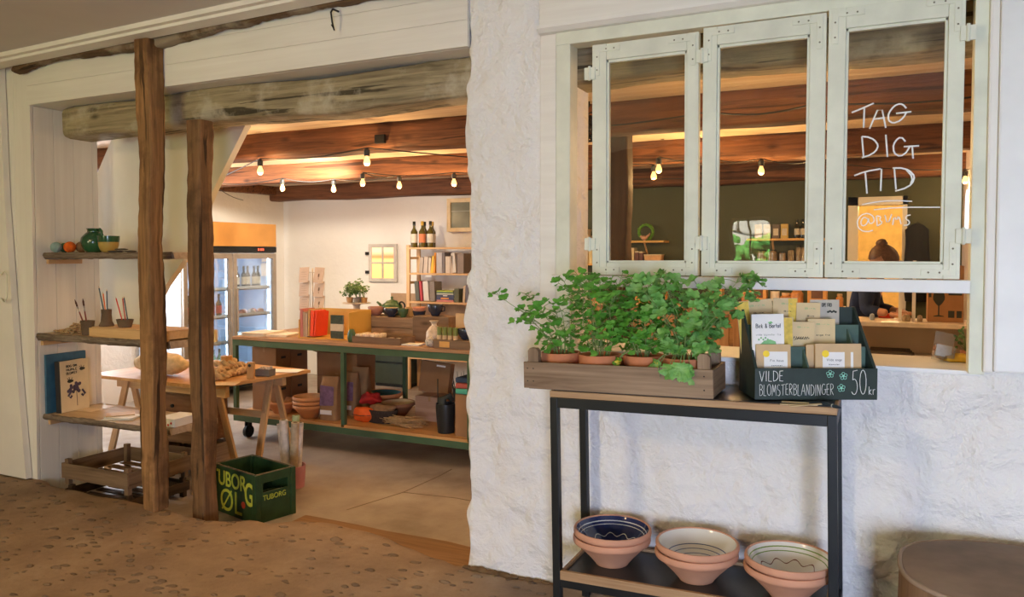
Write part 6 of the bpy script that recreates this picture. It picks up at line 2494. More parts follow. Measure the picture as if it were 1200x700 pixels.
for k, (col, lab) in enumerate((((0.03, 0.05, 0.10), 'dark blue'), ((0.45, 0.10, 0.08), 'red'), ((0.10, 0.45, 0.32), 'mint green'))):
    mb = MB()
    mb.cbox((0, 0, 0.022), (0.16, 0.20, 0.042), bev=0.014)
    o = mb.build('folded_cloth', plain('cloth_' + lab, col, 0.9, var=0.1), None, True)
    o.location = Vector((at(551, 440, y=5.28).x, 5.28, ZS + 0.33 + 0.044 * (2 - k)))
    tag(o, '%s folded cloth in the pile beside the plaster column' % lab, 'cloth')
cardbox('narrow carton carrying the folded cloths at the column', at(540, 440, y=5.28).x, at(540, 440, y=5.28).x + 0.22, 5.19, 5.38, ZS, 0.33)

# ---- on the bench top
def flatpile(label, px_, y, w_, d_, h, m_, rz=0.0, name='paper_pile'):
    mb = MB()
    n = max(1, int(h / 0.006))
    rd = random.Random(int(px_))
    for k in range(n):
        mb.cbox((rd.uniform(-.005, .005), rd.uniform(-.005, .005), (k + .5) * h / n), (w_, d_, h / n * 0.92), rz=rd.uniform(-.04, .04))
    o = mb.build(name, m_, None)
    o.location = onb(px_, y, ZU)
    o.rotation_euler.z = rz
    return tag(o, label, 'paper', None, 'thing')


flatpile('low pile of pale prints at the left end of the bench top', 309, 5.32, 0.26, 0.30, 0.030, plain('pale_prints', (0.68, 0.60, 0.48), 0.6, var=0.15, scale=20))
flatpile('second low pile of pale prints, next to the yellow book box', 331, 5.34, 0.22, 0.26, 0.020, plain('pale_prints', (0.68, 0.60, 0.48), 0.6, var=0.15, scale=20), 0.2)
# wire rack of cards
rk = thing('card_rack', 'wire rack of kraft cards on the bench, before the bright wall', 'card rack', onb(366, 5.72, ZU))
M_wire = plain('rack_wire', (0.55, 0.50, 0.44), 0.3, 0.9)
mb = MB()
mb.lathe([(0, 0), (0.10, 0), (0.10, 0.008), (0.01, 0.015), (0, 0.015)], seg=24)
mb.build('base', M_wire, rk, True, 40)
mb = MB()
mb.tube([(0, 0, 0.012), (0, 0, 0.60)], 0.006, 10)
mb.tube([(-0.14, 0, 0.56), (0.14, 0, 0.56)], 0.003, 6)
for s in (-1, 1):
    mb.tube([(s * 0.03, 0.0, 0.06), (s * 0.03, 0.0, 0.57)], 0.002, 6)
    mb.tube([(s * 0.14, 0.0, 0.06), (s * 0.14, 0.0, 0.57)], 0.002, 6)
    for k in range(4):
        z_ = 0.07 + k * 0.130
        mb.tube([(s * 0.03, -0.02, z_), (s * 0.14, -0.02, z_)], 0.002, 6)
mb.build('wire_frame', M_wire, rk, True)
for s, nm in ((-1, 'left'), (1, 'right')):
    for k in range(4):
        z_ = 0.075 + k * 0.130
        b0 = onb(366, 5.72, ZU) + Vector((s * 0.085, -0.028, z_))
        t = thing('greeting_card', 'kraft greeting card, %s in the %s column of the wire rack' % (('lowest', 'second from below', 'third from below', 'topmost')[k], nm), 'greeting card', b0, rot=(R(-10), R(3 * s), 0))
        mb = MB()
        mb.box(-0.056, 0.056, -0.002, 0.002, 0, 0.145)
        mb.build('card_sheet', plain('card_kraft', (0.50, 0.34, 0.21) if s > 0 else (0.56, 0.44, 0.33), 0.75, var=0.1, scale=14), t)
        mb = MB()
        if s > 0:
            mb.box(-0.008, 0.008, -0.0028, -0.002, 0.055, 0.085)
            mb.tube([(0, -0.003, 0.05), (0.004, -0.003, 0.03)], 0.002, 4)
        else:
            for q in range(4):
                mb.box(-0.034, 0.034, -0.0028, -0.002, 0.03 + q * 0.022, 0.034 + q * 0.022)
        mb.build('print', plain('brown_ink', (0.16, 0.10, 0.06), 0.8) if s > 0 else plain('faint_ink', (0.42, 0.30, 0.22), 0.8), t)

# yellow box of books
xb0, xb1 = at(350, 390, y=5.26).x, at(410, 390, y=5.26).x
t = thing('book_box', 'mustard yellow open box holding books on the bench', 'box', (xb0, 5.26, ZU))
Wb = xb1 - xb0
My = plain('mustard_board', (0.62, 0.36, 0.07), 0.6, var=0.08, scale=5)
mb = MB()
mb.box(0, Wb, -0.01, 0.30, 0, 0.008)
mb.prism([(-0.01, 0.008), (0.30, 0.008), (0.30, 0.245), (0.10, 0.245), (-0.01, 0.235)], Wb - 0.012, Wb, 'x')
mb.box(0, 0.012, 0.0, 0.30, 0.008, 0.16)
mb.box(0.012, Wb - 0.012, 0.288, 0.30, 0.008, 0.245)
mb.build('box_body', My, t)
books_front = [(0.016, 0.030, 0.245, (0.48, 0.16, 0.13), 'faded red', 0), (0.050, 0.020, 0.22, (0.45, 0.32, 0.22), 'brown', 0), (0.074, 0.020, 0.21, (0.52, 0.40, 0.28), 'tan', 0), (0.100, 0.016, 0.235, (0.55, 0.34, 0.12), 'ochre', 4), (0.124, 0.034, 0.225, (0.80, 0.07, 0.015), 'bright red', 6), (0.165, 0.014, 0.215, (0.72, 0.06, 0.02), 'red, leaning', 10)]
for (dx, th, h, col, lab, tl) in books_front:
    tb_ = thing('book', '%s book in the yellow box, cover edge to the doorway' % lab, 'book', (xb0 + dx, 5.262, ZU + 0.0095 + (0.01 if tl else 0)))
    tb_.rotation_euler = (0, R(tl * 0.6), 0)
    mb = MB()
    mb.box(0, 0.002, 0, 0.16, 0, h); mb.box(th - 0.002, th, 0, 0.16, 0, h); mb.box(0, th, -0.001, 0.001, 0, h)
    mb.build('cover', plain('cover_' + lab, col, 0.55, var=0.08), tb_)
    mb = MB()
    mb.box(0.002, th - 0.002, 0.001, 0.155, 0.003, h - 0.003)
    mb.build('pages', M_paper, tb_)
x_ = at(391, 390, y=5.25).x - 0.035
tb_ = std_book('notebook', 'dark green notebook with a cream paper band, face out in the yellow box', Vector((x_, 5.262, ZU + 0.012)), 0.05, 0.125, 0.20, 0.014, plain('bottle_green_cover', (0.05, 0.075, 0.055), 0.7, var=0.3, scale=40))
mb = MB()
mb.box(-0.003, 0.126, -0.0082, 0.0082, 0.065, 0.125)
mb.build('paper_band', plain('cream_band', (0.66, 0.58, 0.42), 0.7, var=0.1, scale=30), tb_)
t = thing('small_green_vase', 'small green bottle vase right of the yellow book box', 'vase', onb(411.5, 5.20, ZU))
mb = MB()
mb.lathe([(0, 0), (0.028, 0), (0.036, 0.03), (0.034, 0.07), (0.024, 0.095), (0.020, 0.105), (0.016, 0.103), (0.02, 0.06), (0, 0.01)], seg=22)
mb.build('body', plain('mottled_green', (0.05, 0.11, 0.045), 0.35, var=0.35, scale=20), t, True)
t['label'] = 'small green bottle vase right of the yellow book box'

# crate used as a step, with pots on it
xc0, xc1 = at(398, 380, y=5.66).x, at(500, 380, y=5.60).x
ZC = 0.955
t = thing('display_crate', 'upturned weathered crate carrying the teapot and bowls', 'crate', ((xc0 + xc1) / 2, 5.72, ZU))
Wc = (xc1 - xc0) / 2
mb = MB()
for k in range(2):
    mb.box(-Wc, Wc, -0.16, -0.148, 0.01 + k * 0.085, 0.09 + k * 0.085, bev=0.002)
    mb.box(-Wc, Wc, 0.148, 0.16, 0.01 + k * 0.085, 0.09 + k * 0.085, bev=0.002)
mb.build('side_board', M_cratex, t)
mb = MB()
for s in (-1, 1):
    mb.box(s * Wc - 0.006, s * Wc + 0.006, -0.147, 0.147, 0.01, 0.17)
mb.build('end_board', M_cratey, t)
mb = MB()
for k in range(4):
    mb.box(-Wc, Wc, -0.16 + k * 0.081, -0.085 + k * 0.081, 0.1705, ZC - ZU - 0.001, bev=0.002)
mb.build('top_slat', M_cratex, t)
for s in (-1, 1):
    mb = MB()
    mb.box(s * (Wc - 0.05) - 0.025, s * (Wc - 0.05) + 0.025, -0.172, -0.161, 0.0, 0.17, bev=0.002)
    mb.build('corner_post', M_cratez, t)
# cake stand with succulents
c = onb(417.5, 5.72, ZC)
t = thing('cake_stand', 'pale cake stand carrying small potted plants on the crate', 'cake stand', c)
mb = MB()
mb.lathe([(0, 0), (0.060, 0), (0.055, 0.012), (0.034, 0.035), (0.028, 0.075), (0.040, 0.090), (0.125, 0.098), (0.130, 0.106), (0.12, 0.108), (0, 0.104)], seg=36)
mb.build('stand', plain('cream_ceramic', (0.66, 0.56, 0.44), 0.35, var=0.06), t, True, 50)
rd = random.Random(77)
for k, (dx, dy, h, cc_) in enumerate(((-0.080, 0.0, 0.15, 'ochre'), (-0.035, -0.05, 0.10, 'ochre'), (0.035, -0.045, 0.17, 'grey'), (0.085, 0.0, 0.11, 'ochre'), (0.0, 0.05, 0.16, 'grey'))):
    colp = (0.45, 0.25, 0.10) if cc_ == 'ochre' else (0.22, 0.20, 0.18)
    tp = thing('small_potted_plant', '%s leafy plant in a small %s pot on the cake stand' % (('left tall', 'front left low', 'front right tall', 'right low', 'rear tall')[k], cc_), 'potted plant', c + Vector((dx, dy, 0.109)))
    mb = MB()
    mb.lathe([(0, 0), (0.024, 0), (0.031, 0.045), (0.028, 0.045), (0.02, 0.01), (0, 0.01)], seg=16)
    mb.build('pot', plain('little_pot_' + cc_, colp, 0.6), tp, True, 40)
    lf, st_ = MB(), MB()
    for q in range(7):
        a = rd.uniform(0, 6.28)
        e_ = Vector((math.cos(a) * 0.07, math.sin(a) * 0.05, 0.04 + h * rd.uniform(0.5, 1)))
        st_.tube([(0, 0, 0.035), (e_.x * .4, e_.y * .4, e_.z * .8), e_], 0.0022, 5)
        for w2 in range(7):
            pz = e_ + Vector((rd.uniform(-.03, .03), rd.uniform(-.02, .02), rd.uniform(-.04, .02)))
            leaf(lf, pz, Vector((rd.uniform(-.6, .6), -0.5, 0.8)), Vector((rd.uniform(-1, 1), rd.uniform(-1, 1), -0.2)), 0.030, 3, rd, 0.12)
    st_.build('stem', M_stem, tp, True)
    lf.build('foliage', plain('succulent_green', (0.075, 0.16, 0.035), 0.5, var=0.4, scale=30), tp, True)
# teapot
c = onb(459, 5.76, ZC)
t = thing('teapot', 'mottled green teapot with high knob standing on the crate', 'teapot', c)
M_tea = plain('mottled_green', (0.05, 0.11, 0.045), 0.35, var=0.35, scale=20)
mb = MB()
mb.lathe([(0, 0), (0.055, 0), (0.085, 0.03), (0.096, 0.065), (0.088, 0.095), (0.055, 0.118), (0, 0.120)], seg=32)
mb.build('body', M_tea, t, True, 60)
mb = MB()
mb.lathe([(0.056, 0.118), (0.048, 0.130), (0.018, 0.138), (0.009, 0.145), (0.013, 0.160), (0.008, 0.168), (0, 0.170)], seg=24)
mb.build('lid', M_tea, t, True)
mb = MB()
mb.tube([(-0.080, 0, 0.050), (-0.110, 0, 0.065), (-0.130, 0, 0.095), (-0.160, 0, 0.115)], [0.024, 0.018, 0.012, 0.010], 12)
mb.build('spout', M_tea, t, True)
mb = MB()
mb.tube([(0.082, 0, 0.095)] + [(0.10 + 0.037 * math.sin(R(a)), 0, 0.085 + 0.037 * math.cos(R(a))) for a in range(-20, 200, 20)] + [(0.085, 0, 0.055)], 0.0075, 8)
mb.build('handle', M_black, t, True)


def simple_bowl(label, px_, y, z, r, h, m_out, m_in=None, name='small_bowl', cat='bowl', handle=False):
    t = thing(name, label, cat, onb(px_, y, z))
    mb = MB()
    mb.lathe([(0, 0), (r * 0.45, 0), (r * 0.52, 0.006), (r * 0.86, h * 0.45), (r, h * 0.96), (r * 0.97, h)], seg=28)
    mb.build('outside', m_out, t, True, 50)
    mb = MB()
    mb.lathe([(r * 0.97, h), (r * 0.93, h * 0.97), (r * 0.80, h * 0.5), (r * 0.4, h * 0.12), (0, h * 0.10)], seg=28)
    mb.build('inside', m_in or m_out, t, True)
    if handle:
        mb = MB()
        mb.tube([(r * .92, 0, h * .85), (r * 1.35, 0, h * .8), (r * 1.3, 0, h * .45), (r * .85, 0, h * .4)], 0.006, 8)
        mb.build('handle', m_out, t, True)
    return t


M_pinkb = plain('pink_brown_glaze', (0.34, 0.15, 0.10), 0.45, var=0.15)
M_navy = plain('navy_glaze', (0.02, 0.028, 0.05), 0.25, coat=0.4)
simple_bowl('round brownish pink bowl left of the teapot', 440.5, 5.66, ZC, 0.075, 0.080, M_pinkb)
simple_bowl('dark bowl in front of the teapot with a pale rim', 458, 5.62, ZC, 0.066, 0.078, M_navy, plain('tan_inside', (0.5, 0.38, 0.22), 0.4))
simple_bowl('small mottled green cup right of the teapot', 472, 5.62, ZC, 0.048, 0.075, M_tea, name='small_cup', cat='cup')
simple_bowl('ochre cup behind the green one', 480.5, 5.70, ZC, 0.048, 0.082, plain('ochre_glaze_b', (0.50, 0.28, 0.08), 0.4), name='small_cup', cat='cup')
simple_bowl('navy cup at the right end of the crate top', 491, 5.62, ZC, 0.058, 0.060, M_navy, name='small_cup', cat='cup')
simple_bowl('pink cup stacked in the navy cup', 491, 5.62, ZC + 0.042, 0.060, 0.052, plain('pink_glaze', (0.62, 0.27, 0.16), 0.4), name='small_cup', cat='cup')
for k in range(5):
    simple_bowl('%s cup in the row behind the yellow book box' % ('dark green', 'rose', 'red-brown', 'navy', 'pink brown')[k], 383 + 6.8 * k, 5.72, ZU + 0.122, 0.036, 0.060, [M_tea, M_pinkb, plain('wine_glaze', (0.30, 0.08, 0.06), 0.4), M_navy, M_pinkb][k], name='small_cup', cat='cup')
mb = MB()
xq0, xq1 = at(377, 380, y=5.72).x, at(397, 380, y=5.72).x
mb.box(xq0, xq1 + 0.10, 5.66, 5.80, ZU, ZU + 0.12, bev=0.003)
tag(mb.build('display_block', M_card), 'low brown block carrying the row of cups behind the book box', 'block')
# front tray of soaps
xt0, xt1 = at(416, 390, y=5.20).x, at(472, 392, y=5.20).x
t = thing('soap_tray', 'low brown tray of pale wrapped soaps at the front of the bench', 'tray', (xt0, 5.24, ZU))
Wt = xt1 - xt0
mb = MB()
mb.box(0, Wt, -0.08, 0.14, 0, 0.006)
for a, b_, c_, d in ((0, Wt, -0.08, -0.072), (0, Wt, 0.132, 0.14), (0, 0.008, -0.072, 0.132), (Wt - 0.008, Wt, -0.072, 0.132)):
    mb.box(a, b_, c_, d, 0.006, 0.055)
mb.build('tray_body', wood('tray_brown', (0.13, 0.08, 0.045), (0.24, 0.16, 0.10), 'x', 0.7), t)
rd = random.Random(9)
for i in range(6):
    for j in range(2):
        mb = MB()
        mb.cbox((0, 0, 0.016), (0.048, 0.070, 0.032), bev=0.008)
        o = mb.build('soap_bar', plain('soap_wrap_%d' % (i % 2), [(0.72, 0.62, 0.46), (0.66, 0.50, 0.40)][i % 2], 0.6, var=0.25, scale=40), None, True)
        up = 0.045 if i < 3 and j == 1 else 0.02
        o.location = (xt0 + 0.042 + i * (Wt - 0.084) / 5, 5.24 - 0.030 + j * 0.095, ZU + 0.0065 + (0.034 if (i < 3) else 0.0))
        o.rotation_euler.z = rd.uniform(-.15, .15)
        tag(o, 'pale wrapped soap standing in the front tray', 'soap', 'wrapped soaps in the front tray')
        if i < 3:
            o2 = dup(o, (o.location.x, o.location.y, ZU + 0.0065 - 0.0003))
            o2.rotation_euler.z = 0
flatpile('thin white papers lying at the bench edge before the crate', 480, 5.24, 0.22, 0.12, 0.010, M_paper, 0.1, 'loose_paper')
# right end of the bench
simple_bowl('black cup upside on its saucer above the wrapped bundles', 510, 5.56, ZC + 0.03, 0.068, 0.095, M_navy, name='black_cup', cat='cup', handle=True)
mb = MB()
x_ = at(512, 380, y=5.56).x
mb.box(x_ - 0.19, x_ + 0.16, 5.48, 5.66, ZU, ZC + 0.028, bev=0.004)
tag(mb.build('display_block', wood('tray_brown', (0.13, 0.08, 0.045), (0.24, 0.16, 0.10), 'x', 0.7)), 'brown wooden block carrying the black cup at the right of the bench', 'block')
t = thing('tied_bag', 'pale tied cellophane bag of sweets before the wooden block', 'bag', onb(508.5, 5.28, ZU))
mb = MB()
mb.lathe([(0, 0), (0.055, 0), (0.068, 0.04), (0.062, 0.11), (0.035, 0.150), (0.016, 0.165), (0.03, 0.19), (0.04, 0.20), (0, 0.185)], seg=24, wob=0.12)
mb.build('bag_body', plain('bag_beige', (0.54, 0.44, 0.33), 0.35, var=0.3, scale=22), t, True)
mb = MB()
mb.tube([(0.018 * math.cos(a * PI / 6), 0.018 * math.sin(a * PI / 6), 0.166) for a in range(13)], 0.004, 5)
mb.build('tie', plain('white_tie', (0.7, 0.66, 0.58)), t)
mb = MB()
mb.ball((0, 0, 0.038), 0.040, (1, 1, .95), 20, 12, wob=0.2)
o = mb.build('string_ball', plain('speckled_string', (0.52, 0.46, 0.38), 0.9, var=0.5, scale=60), None, True)
o.location = onb(504, 5.19, ZU)
tag(o, 'speckled ball of string at the bench edge', 'string ball')
xt0 = at(512, 397, y=5.20).x
t = thing('label_tray', 'brown tray with an orange card, carrying the green tubes', 'tray', (xt0, 5.18, ZU))
mb = MB()
mb.box(0, 0.42, -0.04, 0.12, 0, 0.065, bev=0.003)
mb.build('tray_body', wood('tray_brown', (0.13, 0.08, 0.045), (0.24, 0.16, 0.10), 'x', 0.7), t)
mb = MB()
mb.box(0.06, 0.15, -0.043, -0.041, 0.01, 0.055)
mb.build('orange_card', plain('orange_card', (0.62, 0.34, 0.10), 0.6), t)
for k in range(4):
    t = thing('green_tube', 'small green and kraft tube on the brown tray', 'tube', (xt0 + 0.03 + 0.048 * k, 5.19, ZU + 0.066), group='green tubes standing on the brown tray')
    mb = MB()
    mb.lathe([(0, 0), (0.019, 0), (0.019, 0.035), (0, 0.035)], seg=16)
    mb.build('kraft_base', M_kraft, t, True, 40)
    mb = MB()
    mb.lathe([(0.0195, 0.033), (0.0195, 0.095), (0, 0.095)], seg=16)
    mb.build('green_sleeve', plain('moss_green', (0.17, 0.20, 0.04), 0.5, var=0.2, scale=30), t, True, 40)
simple_bowl('dark round bowl at the right end beside the column', 545, 5.24, ZU + 0.068, 0.062, 0.085, M_navy)
mb = MB()
mb.box(-0.05, 0.05, -0.01, 0.01, 0, 0.15)
o = mb.build('kraft_card', M_kraft, None)
o.location = Vector((at(541, 372, y=5.45).x, 5.45, ZU + 0.10))
tag(o, 'pale kraft card standing behind the dark bowl at the column', 'card')
mb = MB()
mb.box(-0.08, 0.10, -0.08, 0.06, 0, 0.1, bev=0.003)
o = mb.build('display_block', M_card, None)
o.location = Vector((at(541, 372, y=5.45).x, 5.47, ZU - 0.0005))
tag(o, 'cardboard block under the standing kraft card', 'block')

# ---- pine book shelves on the back wall
BX0, BY0, BY1 = at(476, 300, y=7.93).x, 7.93, 8.19
BX1 = BX0 + 1.30
ZTOP = 1.585
bs = thing('pine_bookshelf', 'open pine shelves of books against the white back wall', 'bookshelf', ((BX0 + BX1) / 2, (BY0 + BY1) / 2, FL))
WB = (BX1 - BX0) / 2
DB = (BY1 - BY0) / 2
for x in (-WB, WB - 0.045):
    for y in (-DB, DB - 0.03):
        mb = MB()
        mb.box(x, x + 0.045, y, y + 0.03, 0, ZTOP - FL + 0.03, bev=0.003)
        mb.build('post', M_pinez, bs)
zsh = [ZTOP, 1.275, 0.93, 0.60, 0.25]
for z_ in zsh:
    mb = MB()
    mb.box(-WB + 0.002, WB - 0.002, -DB - 0.004, DB, z_ - FL - 0.022, z_ - FL, bev=0.002)
    mb.build('shelf', M_pine, bs)
mb = MB()
for z_ in (1.50, 1.20, 0.85, 0.5):
    for x in (-WB + 0.008, WB - 0.035):
        mb.box(x, x + 0.024, -DB + 0.03, DB - 0.03, z_ - FL - 0.06, z_ - FL - 0.03)
mb.build('side_rail', M_piney, bs)
# wine bottles on top
xw = [at(px_, 280, y=8.02).x for px_ in (487.5, 493.5, 497.5, 502.5, 506.5)]
for k, (x_, yy, cap_, lab_, what) in enumerate(((xw[0], 7.98, M_bdark, M_labw, 'leftmost'), (xw[1], 8.10, M_bdark, M_labw, 'back left, half hidden'), (xw[2], 7.97, plain('gold_cap', (0.60, 0.36, 0.05), 0.4), plain('orange_label', (0.62, 0.20, 0.08), 0.6), 'orange labelled'), (xw[3], 8.10, plain('gold_cap', (0.60, 0.36, 0.05), 0.4), M_labw, 'back right, gold capped'), (xw[4], 7.98, M_bdark, M_labw, 'rightmost'))):
    bottle('wine_bottle', 'dark olive wine bottle on the book shelves, %s of the five' % what, (x_, yy, ZTOP + 0.001), 0.315, 0.042, plain('olive_bottle', (0.10, 0.075, 0.012), 0.15, coat=0.6), lab_, None, cap=cap_, cat='wine bottle')


def row_book(label, x, z, th, h, d_, col, tilt=0.0, y=7.965):
    t = thing('book', label, 'book', (x, y, z + (0.0015 + abs(math.sin(R(tilt))) * (0.0 if tilt > 0 else th))), rot=(0, R(tilt), 0))
    m_ = plain('bk_%d_%d_%d' % tuple(int(c * 99) for c in col), col, 0.6, var=0.08)
    mb = MB()
    mb.box(0, 0.002, 0, d_, 0, h); mb.box(th - 0.002, th, 0, d_, 0, h); mb.box(0, th, -0.001, 0.001, 0, h)
    mb.build('cover', m_, t)
    mb = MB()
    mb.box(0.002, th - 0.002, 0.001, d_ - 0.004, 0.003, h - 0.003)
    mb.build('pages', M_paper, t)
    return t


def bxx(px_):
    return at(px_, 310, y=7.945).x


for (px_, pw, h, col, tl, lab) in ((490, 4, 0.19, (0.42, 0.34, 0.27), 5, 'grey-brown book, leftmost on the upper shelf of books'), (495, 4.5, 0.20, (0.55, 0.45, 0.36), 4, 'pale brown book, second on the upper shelf of books'), (500.5, 2.5, 0.185, (0.60, 0.52, 0.42), 4, 'thin pale book before the yellow ones'), (503, 3.5, 0.21, (0.80, 0.46, 0.05), 9, 'yellow book leaning on the upper shelf of books'), (507, 1.6, 0.245, (0.75, 0.28, 0.03), 3, 'thin orange book next to the yellow one'), (510.5, 6.5, 0.245, (0.44, 0.40, 0.38), 0, 'thick grey book in the middle of the upper shelf'), (517.5, 2.6, 0.25, (0.18, 0.15, 0.14), 0, 'dark grey book right of the thick grey one'), (521, 5.5, 0.20, (0.60, 0.50, 0.40), 0, 'short beige book of the upper shelf'), (527, 2.4, 0.205, (0.55, 0.45, 0.35), 0, 'thin beige book of the upper shelf'), (529.5, 4.0, 0.235, (0.66, 0.60, 0.52), -6, 'white-grey book tipping towards the column')):
    row_book(lab, bxx(px_), 1.275, (bxx(px_ + pw) - bxx(px_)), h, 0.17, col, tl)
t = row_book('mottled grey-brown picture book, large, next to the column on the upper shelf', bxx(535), 1.275, 0.085, 0.235, 0.18, (0.26, 0.20, 0.16), 0)
for (px_, pw, h, col, tl, lab) in ((486, 4.5, 0.235, (0.10, 0.10, 0.08), -5, 'black-green book, leftmost on the lower shelf of books'), (491.5, 2.6, 0.24, (0.42, 0.05, 0.06), -5, 'dark red book on the lower shelf of books'), (495.5, 6, 0.238, (0.60, 0.55, 0.50), -4, 'thick pale grey book on the lower shelf of books'), (503, 5.5, 0.235, (0.22, 0.18, 0.15), -2, 'mottled dark book left of the lying pile'), (541, 2.4, 0.20, (0.55, 0.42, 0.28), 4, 'tan book standing near the column, lower shelf'), (544.5, 3.6, 0.21, (0.14, 0.13, 0.16), 0, 'dark book standing at the column, lower shelf')):
    row_book(lab, bxx(px_), 0.93, (bxx(px_ + pw) - bxx(px_)), h, 0.17, col, tl)
zz = 0.9315
for (th, col, lab, w_) in ((0.024, (0.50, 0.18, 0.14), 'red-brown book, lowest in the lying pile', 0.235), (0.036, (0.045, 0.05, 0.11), 'navy book with an orange title in the lying pile', 0.235), (0.026, (0.05, 0.055, 0.10), 'dark blue book, third in the lying pile', 0.24), (0.013, (0.50, 0.48, 0.40), 'thin pale book in the lying pile', 0.235), (0.020, (0.10, 0.16, 0.08), 'dark green book in the lying pile', 0.23), (0.012, (0.42, 0.48, 0.04), 'lime green book on top of the lying pile', 0.225)):
    t = thing('book', lab, 'book', (bxx(510.5), 7.965, zz))
    mb = MB()
    mb.box(0, w_, 0, 0.17, 0, 0.002); mb.box(0, w_, 0, 0.17, th - 0.002, th); mb.box(0, w_, -0.001, 0.001, 0, th)
    mb.build('cover', plain('pile_%d_%d_%d' % tuple(int(c * 99) for c in col), col, 0.55), t)
    mb = MB()
    mb.box(0.003, w_ - 0.003, 0.001, 0.165, 0.002, th - 0.002)
    mb.build('pages', M_paper, t)
    if 'orange title' in lab:
        mb = MB()
        mb.box(0.06, 0.17, -0.0022, -0.001, th * 0.3, th * 0.7)
        mb.build('orange_title', plain('orange_title', (0.75, 0.28, 0.04)), t)
    if 'third' in lab:
        mb = MB()
        mb.box(0.09, 0.15, -0.0022, -0.001, th * 0.35, th * 0.65)
        mb.build('white_title', M_paper, t)
    zz += th + 0.0006
row_book('thick dark olive book standing beside the lying pile', bxx(510.5) + 0.245, 0.93, 0.06, 0.16, 0.17, (0.11, 0.11, 0.06), 0)
cardbox('grey storage carton on the bottom of the pine shelves', bxx(500), bxx(535), 7.96, 8.16, 0.2515, 0.28)

# ---- things on the back wall
t = thing('hinged_window_sash', 'small four pane white sash with hinges on the back wall', 'window sash', at(433.5, 330, y=8.33) + Vector((0, 0, 0)))
pA, pB = at(434, 330, y=8.33), at(466.5, 286, y=8.33)
W, H = pB.x - pA.x, pB.z - pA.z
mb = MB()
fw = 0.045
for a, b_, c_, d in ((0, fw, 0, H), (W - fw, W, 0, H), (fw, W - fw, 0, fw), (fw, W - fw, H - fw, H), (W / 2 - .01, W / 2 + .01, fw, H - fw), (fw, W / 2 - .01, H / 2 - .01, H / 2 + .01), (W / 2 + .01, W - fw, H / 2 - .01, H / 2 + .01)):
    mb.box(a, b_, -0.03, 0.0, c_, d, bev=0.003)
mb.build('sash_frame', plain('grey_white_paint', (0.60, 0.56, 0.50), 0.6, var=0.12, scale=10), t)
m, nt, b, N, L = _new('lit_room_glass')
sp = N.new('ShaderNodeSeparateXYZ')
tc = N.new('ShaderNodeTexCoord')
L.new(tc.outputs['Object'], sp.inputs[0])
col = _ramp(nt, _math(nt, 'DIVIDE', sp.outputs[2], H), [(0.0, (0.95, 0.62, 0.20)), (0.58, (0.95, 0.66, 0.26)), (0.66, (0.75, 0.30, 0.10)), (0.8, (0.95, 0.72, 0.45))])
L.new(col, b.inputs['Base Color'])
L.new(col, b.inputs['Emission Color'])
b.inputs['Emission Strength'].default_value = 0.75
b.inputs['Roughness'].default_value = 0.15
mb = MB()
mb.box(fw, W - fw, -0.012, -0.008, fw, H - fw)
mb.build('lit_pane', m, t)
for zf in (0.25, 0.75):
    mb = MB()
    mb.box(-0.05, 0.012, -0.035, -0.028, H * zf - 0.02, H * zf + 0.02)
    mb.build('hinge', M_iron, t)
t = thing('wall_cabinet', 'small cream framed glass cabinet high on the back wall', 'cabinet', at(525, 272, y=8.25))
pA, pB = at(525, 273, y=8.25), at(556, 233, y=8.25)
W, H = pB.x - pA.x, pB.z - pA.z
mb = MB()
for a, b_, c_, d in ((0, .05, 0, H), (W - .05, W, 0, H), (.05, W - .05, 0, .05), (.05, W - .05, H - .05, H)):
    mb.box(a, b_, -0.03, 0.0, c_, d, bev=0.003)
mb.build('door_frame', plain('cream_frame', (0.72, 0.56, 0.32), 0.5), t)
mb = MB()
mb.box(0.0, W, 0.0, 0.09, 0.0, H)
mb.build('case', plain('cream_frame', (0.72, 0.56, 0.32), 0.5), t)
mb = MB()
mb.box(0.05, W - 0.05, -0.012, -0.002, 0.05, H - 0.05)
mb.build('glass_pane', plain('grey_green_glass', (0.16, 0.17, 0.12), 0.2, var=0.2, scale=6), t)
mb = MB()
mb.box(0.05, W - 0.05, -0.014, -0.0125, H * .60, H * .63)
mb.build('shelf_edge', plain('shelf_edge', (0.30, 0.30, 0.24)), t)
t = thing('wall_socket', 'white wall socket low on the bright back wall', 'socket', at(440.5, 447, y=8.345))
mb = MB()
mb.box(-0.045, 0.045, -0.012, 0, -0.06, 0.06, bev=0.004)
mb.build('plate', M_paper, t)
mb = MB()
for zz_ in (-0.025, 0.025):
    mb.tube([(0, -0.0125, zz_), (0, -0.0135, zz_)], 0.018, 14)
mb.build('plug_hole', plain('socket_grey', (0.35, 0.33, 0.30)), t)
xa = at(452, 440, y=8.2).x
t = thing('dark_green_chest', 'low dark green chest along the back wall behind the bench', 'chest', (BX0 - 0.02, 8.06, FL))
mb = MB()
CW = BX0 - 0.02 - xa
mb.box(-CW, 0.0, -0.10, 0.24, 0.04, 0.60, bev=0.004)
mb.build('case', plain('dark_green_chest_paint', (0.035, 0.048, 0.032), 0.5), t)
mb = MB()
mb.box(-CW, 0.0, -0.115, -0.101, 0.30, 0.315)
mb.box(-CW, 0.0, -0.08, 0.22, 0.0, 0.04)
mb.build('plinth', M_black, t)
# tan wall panel right of the white part
mb = MB()
mb.box(xa, -4.42, 8.325, 8.349, 0.46, 1.0)
struct('trim_tan_panel', mb, plain('tan_panel', (0.42, 0.28, 0.17), 0.6))

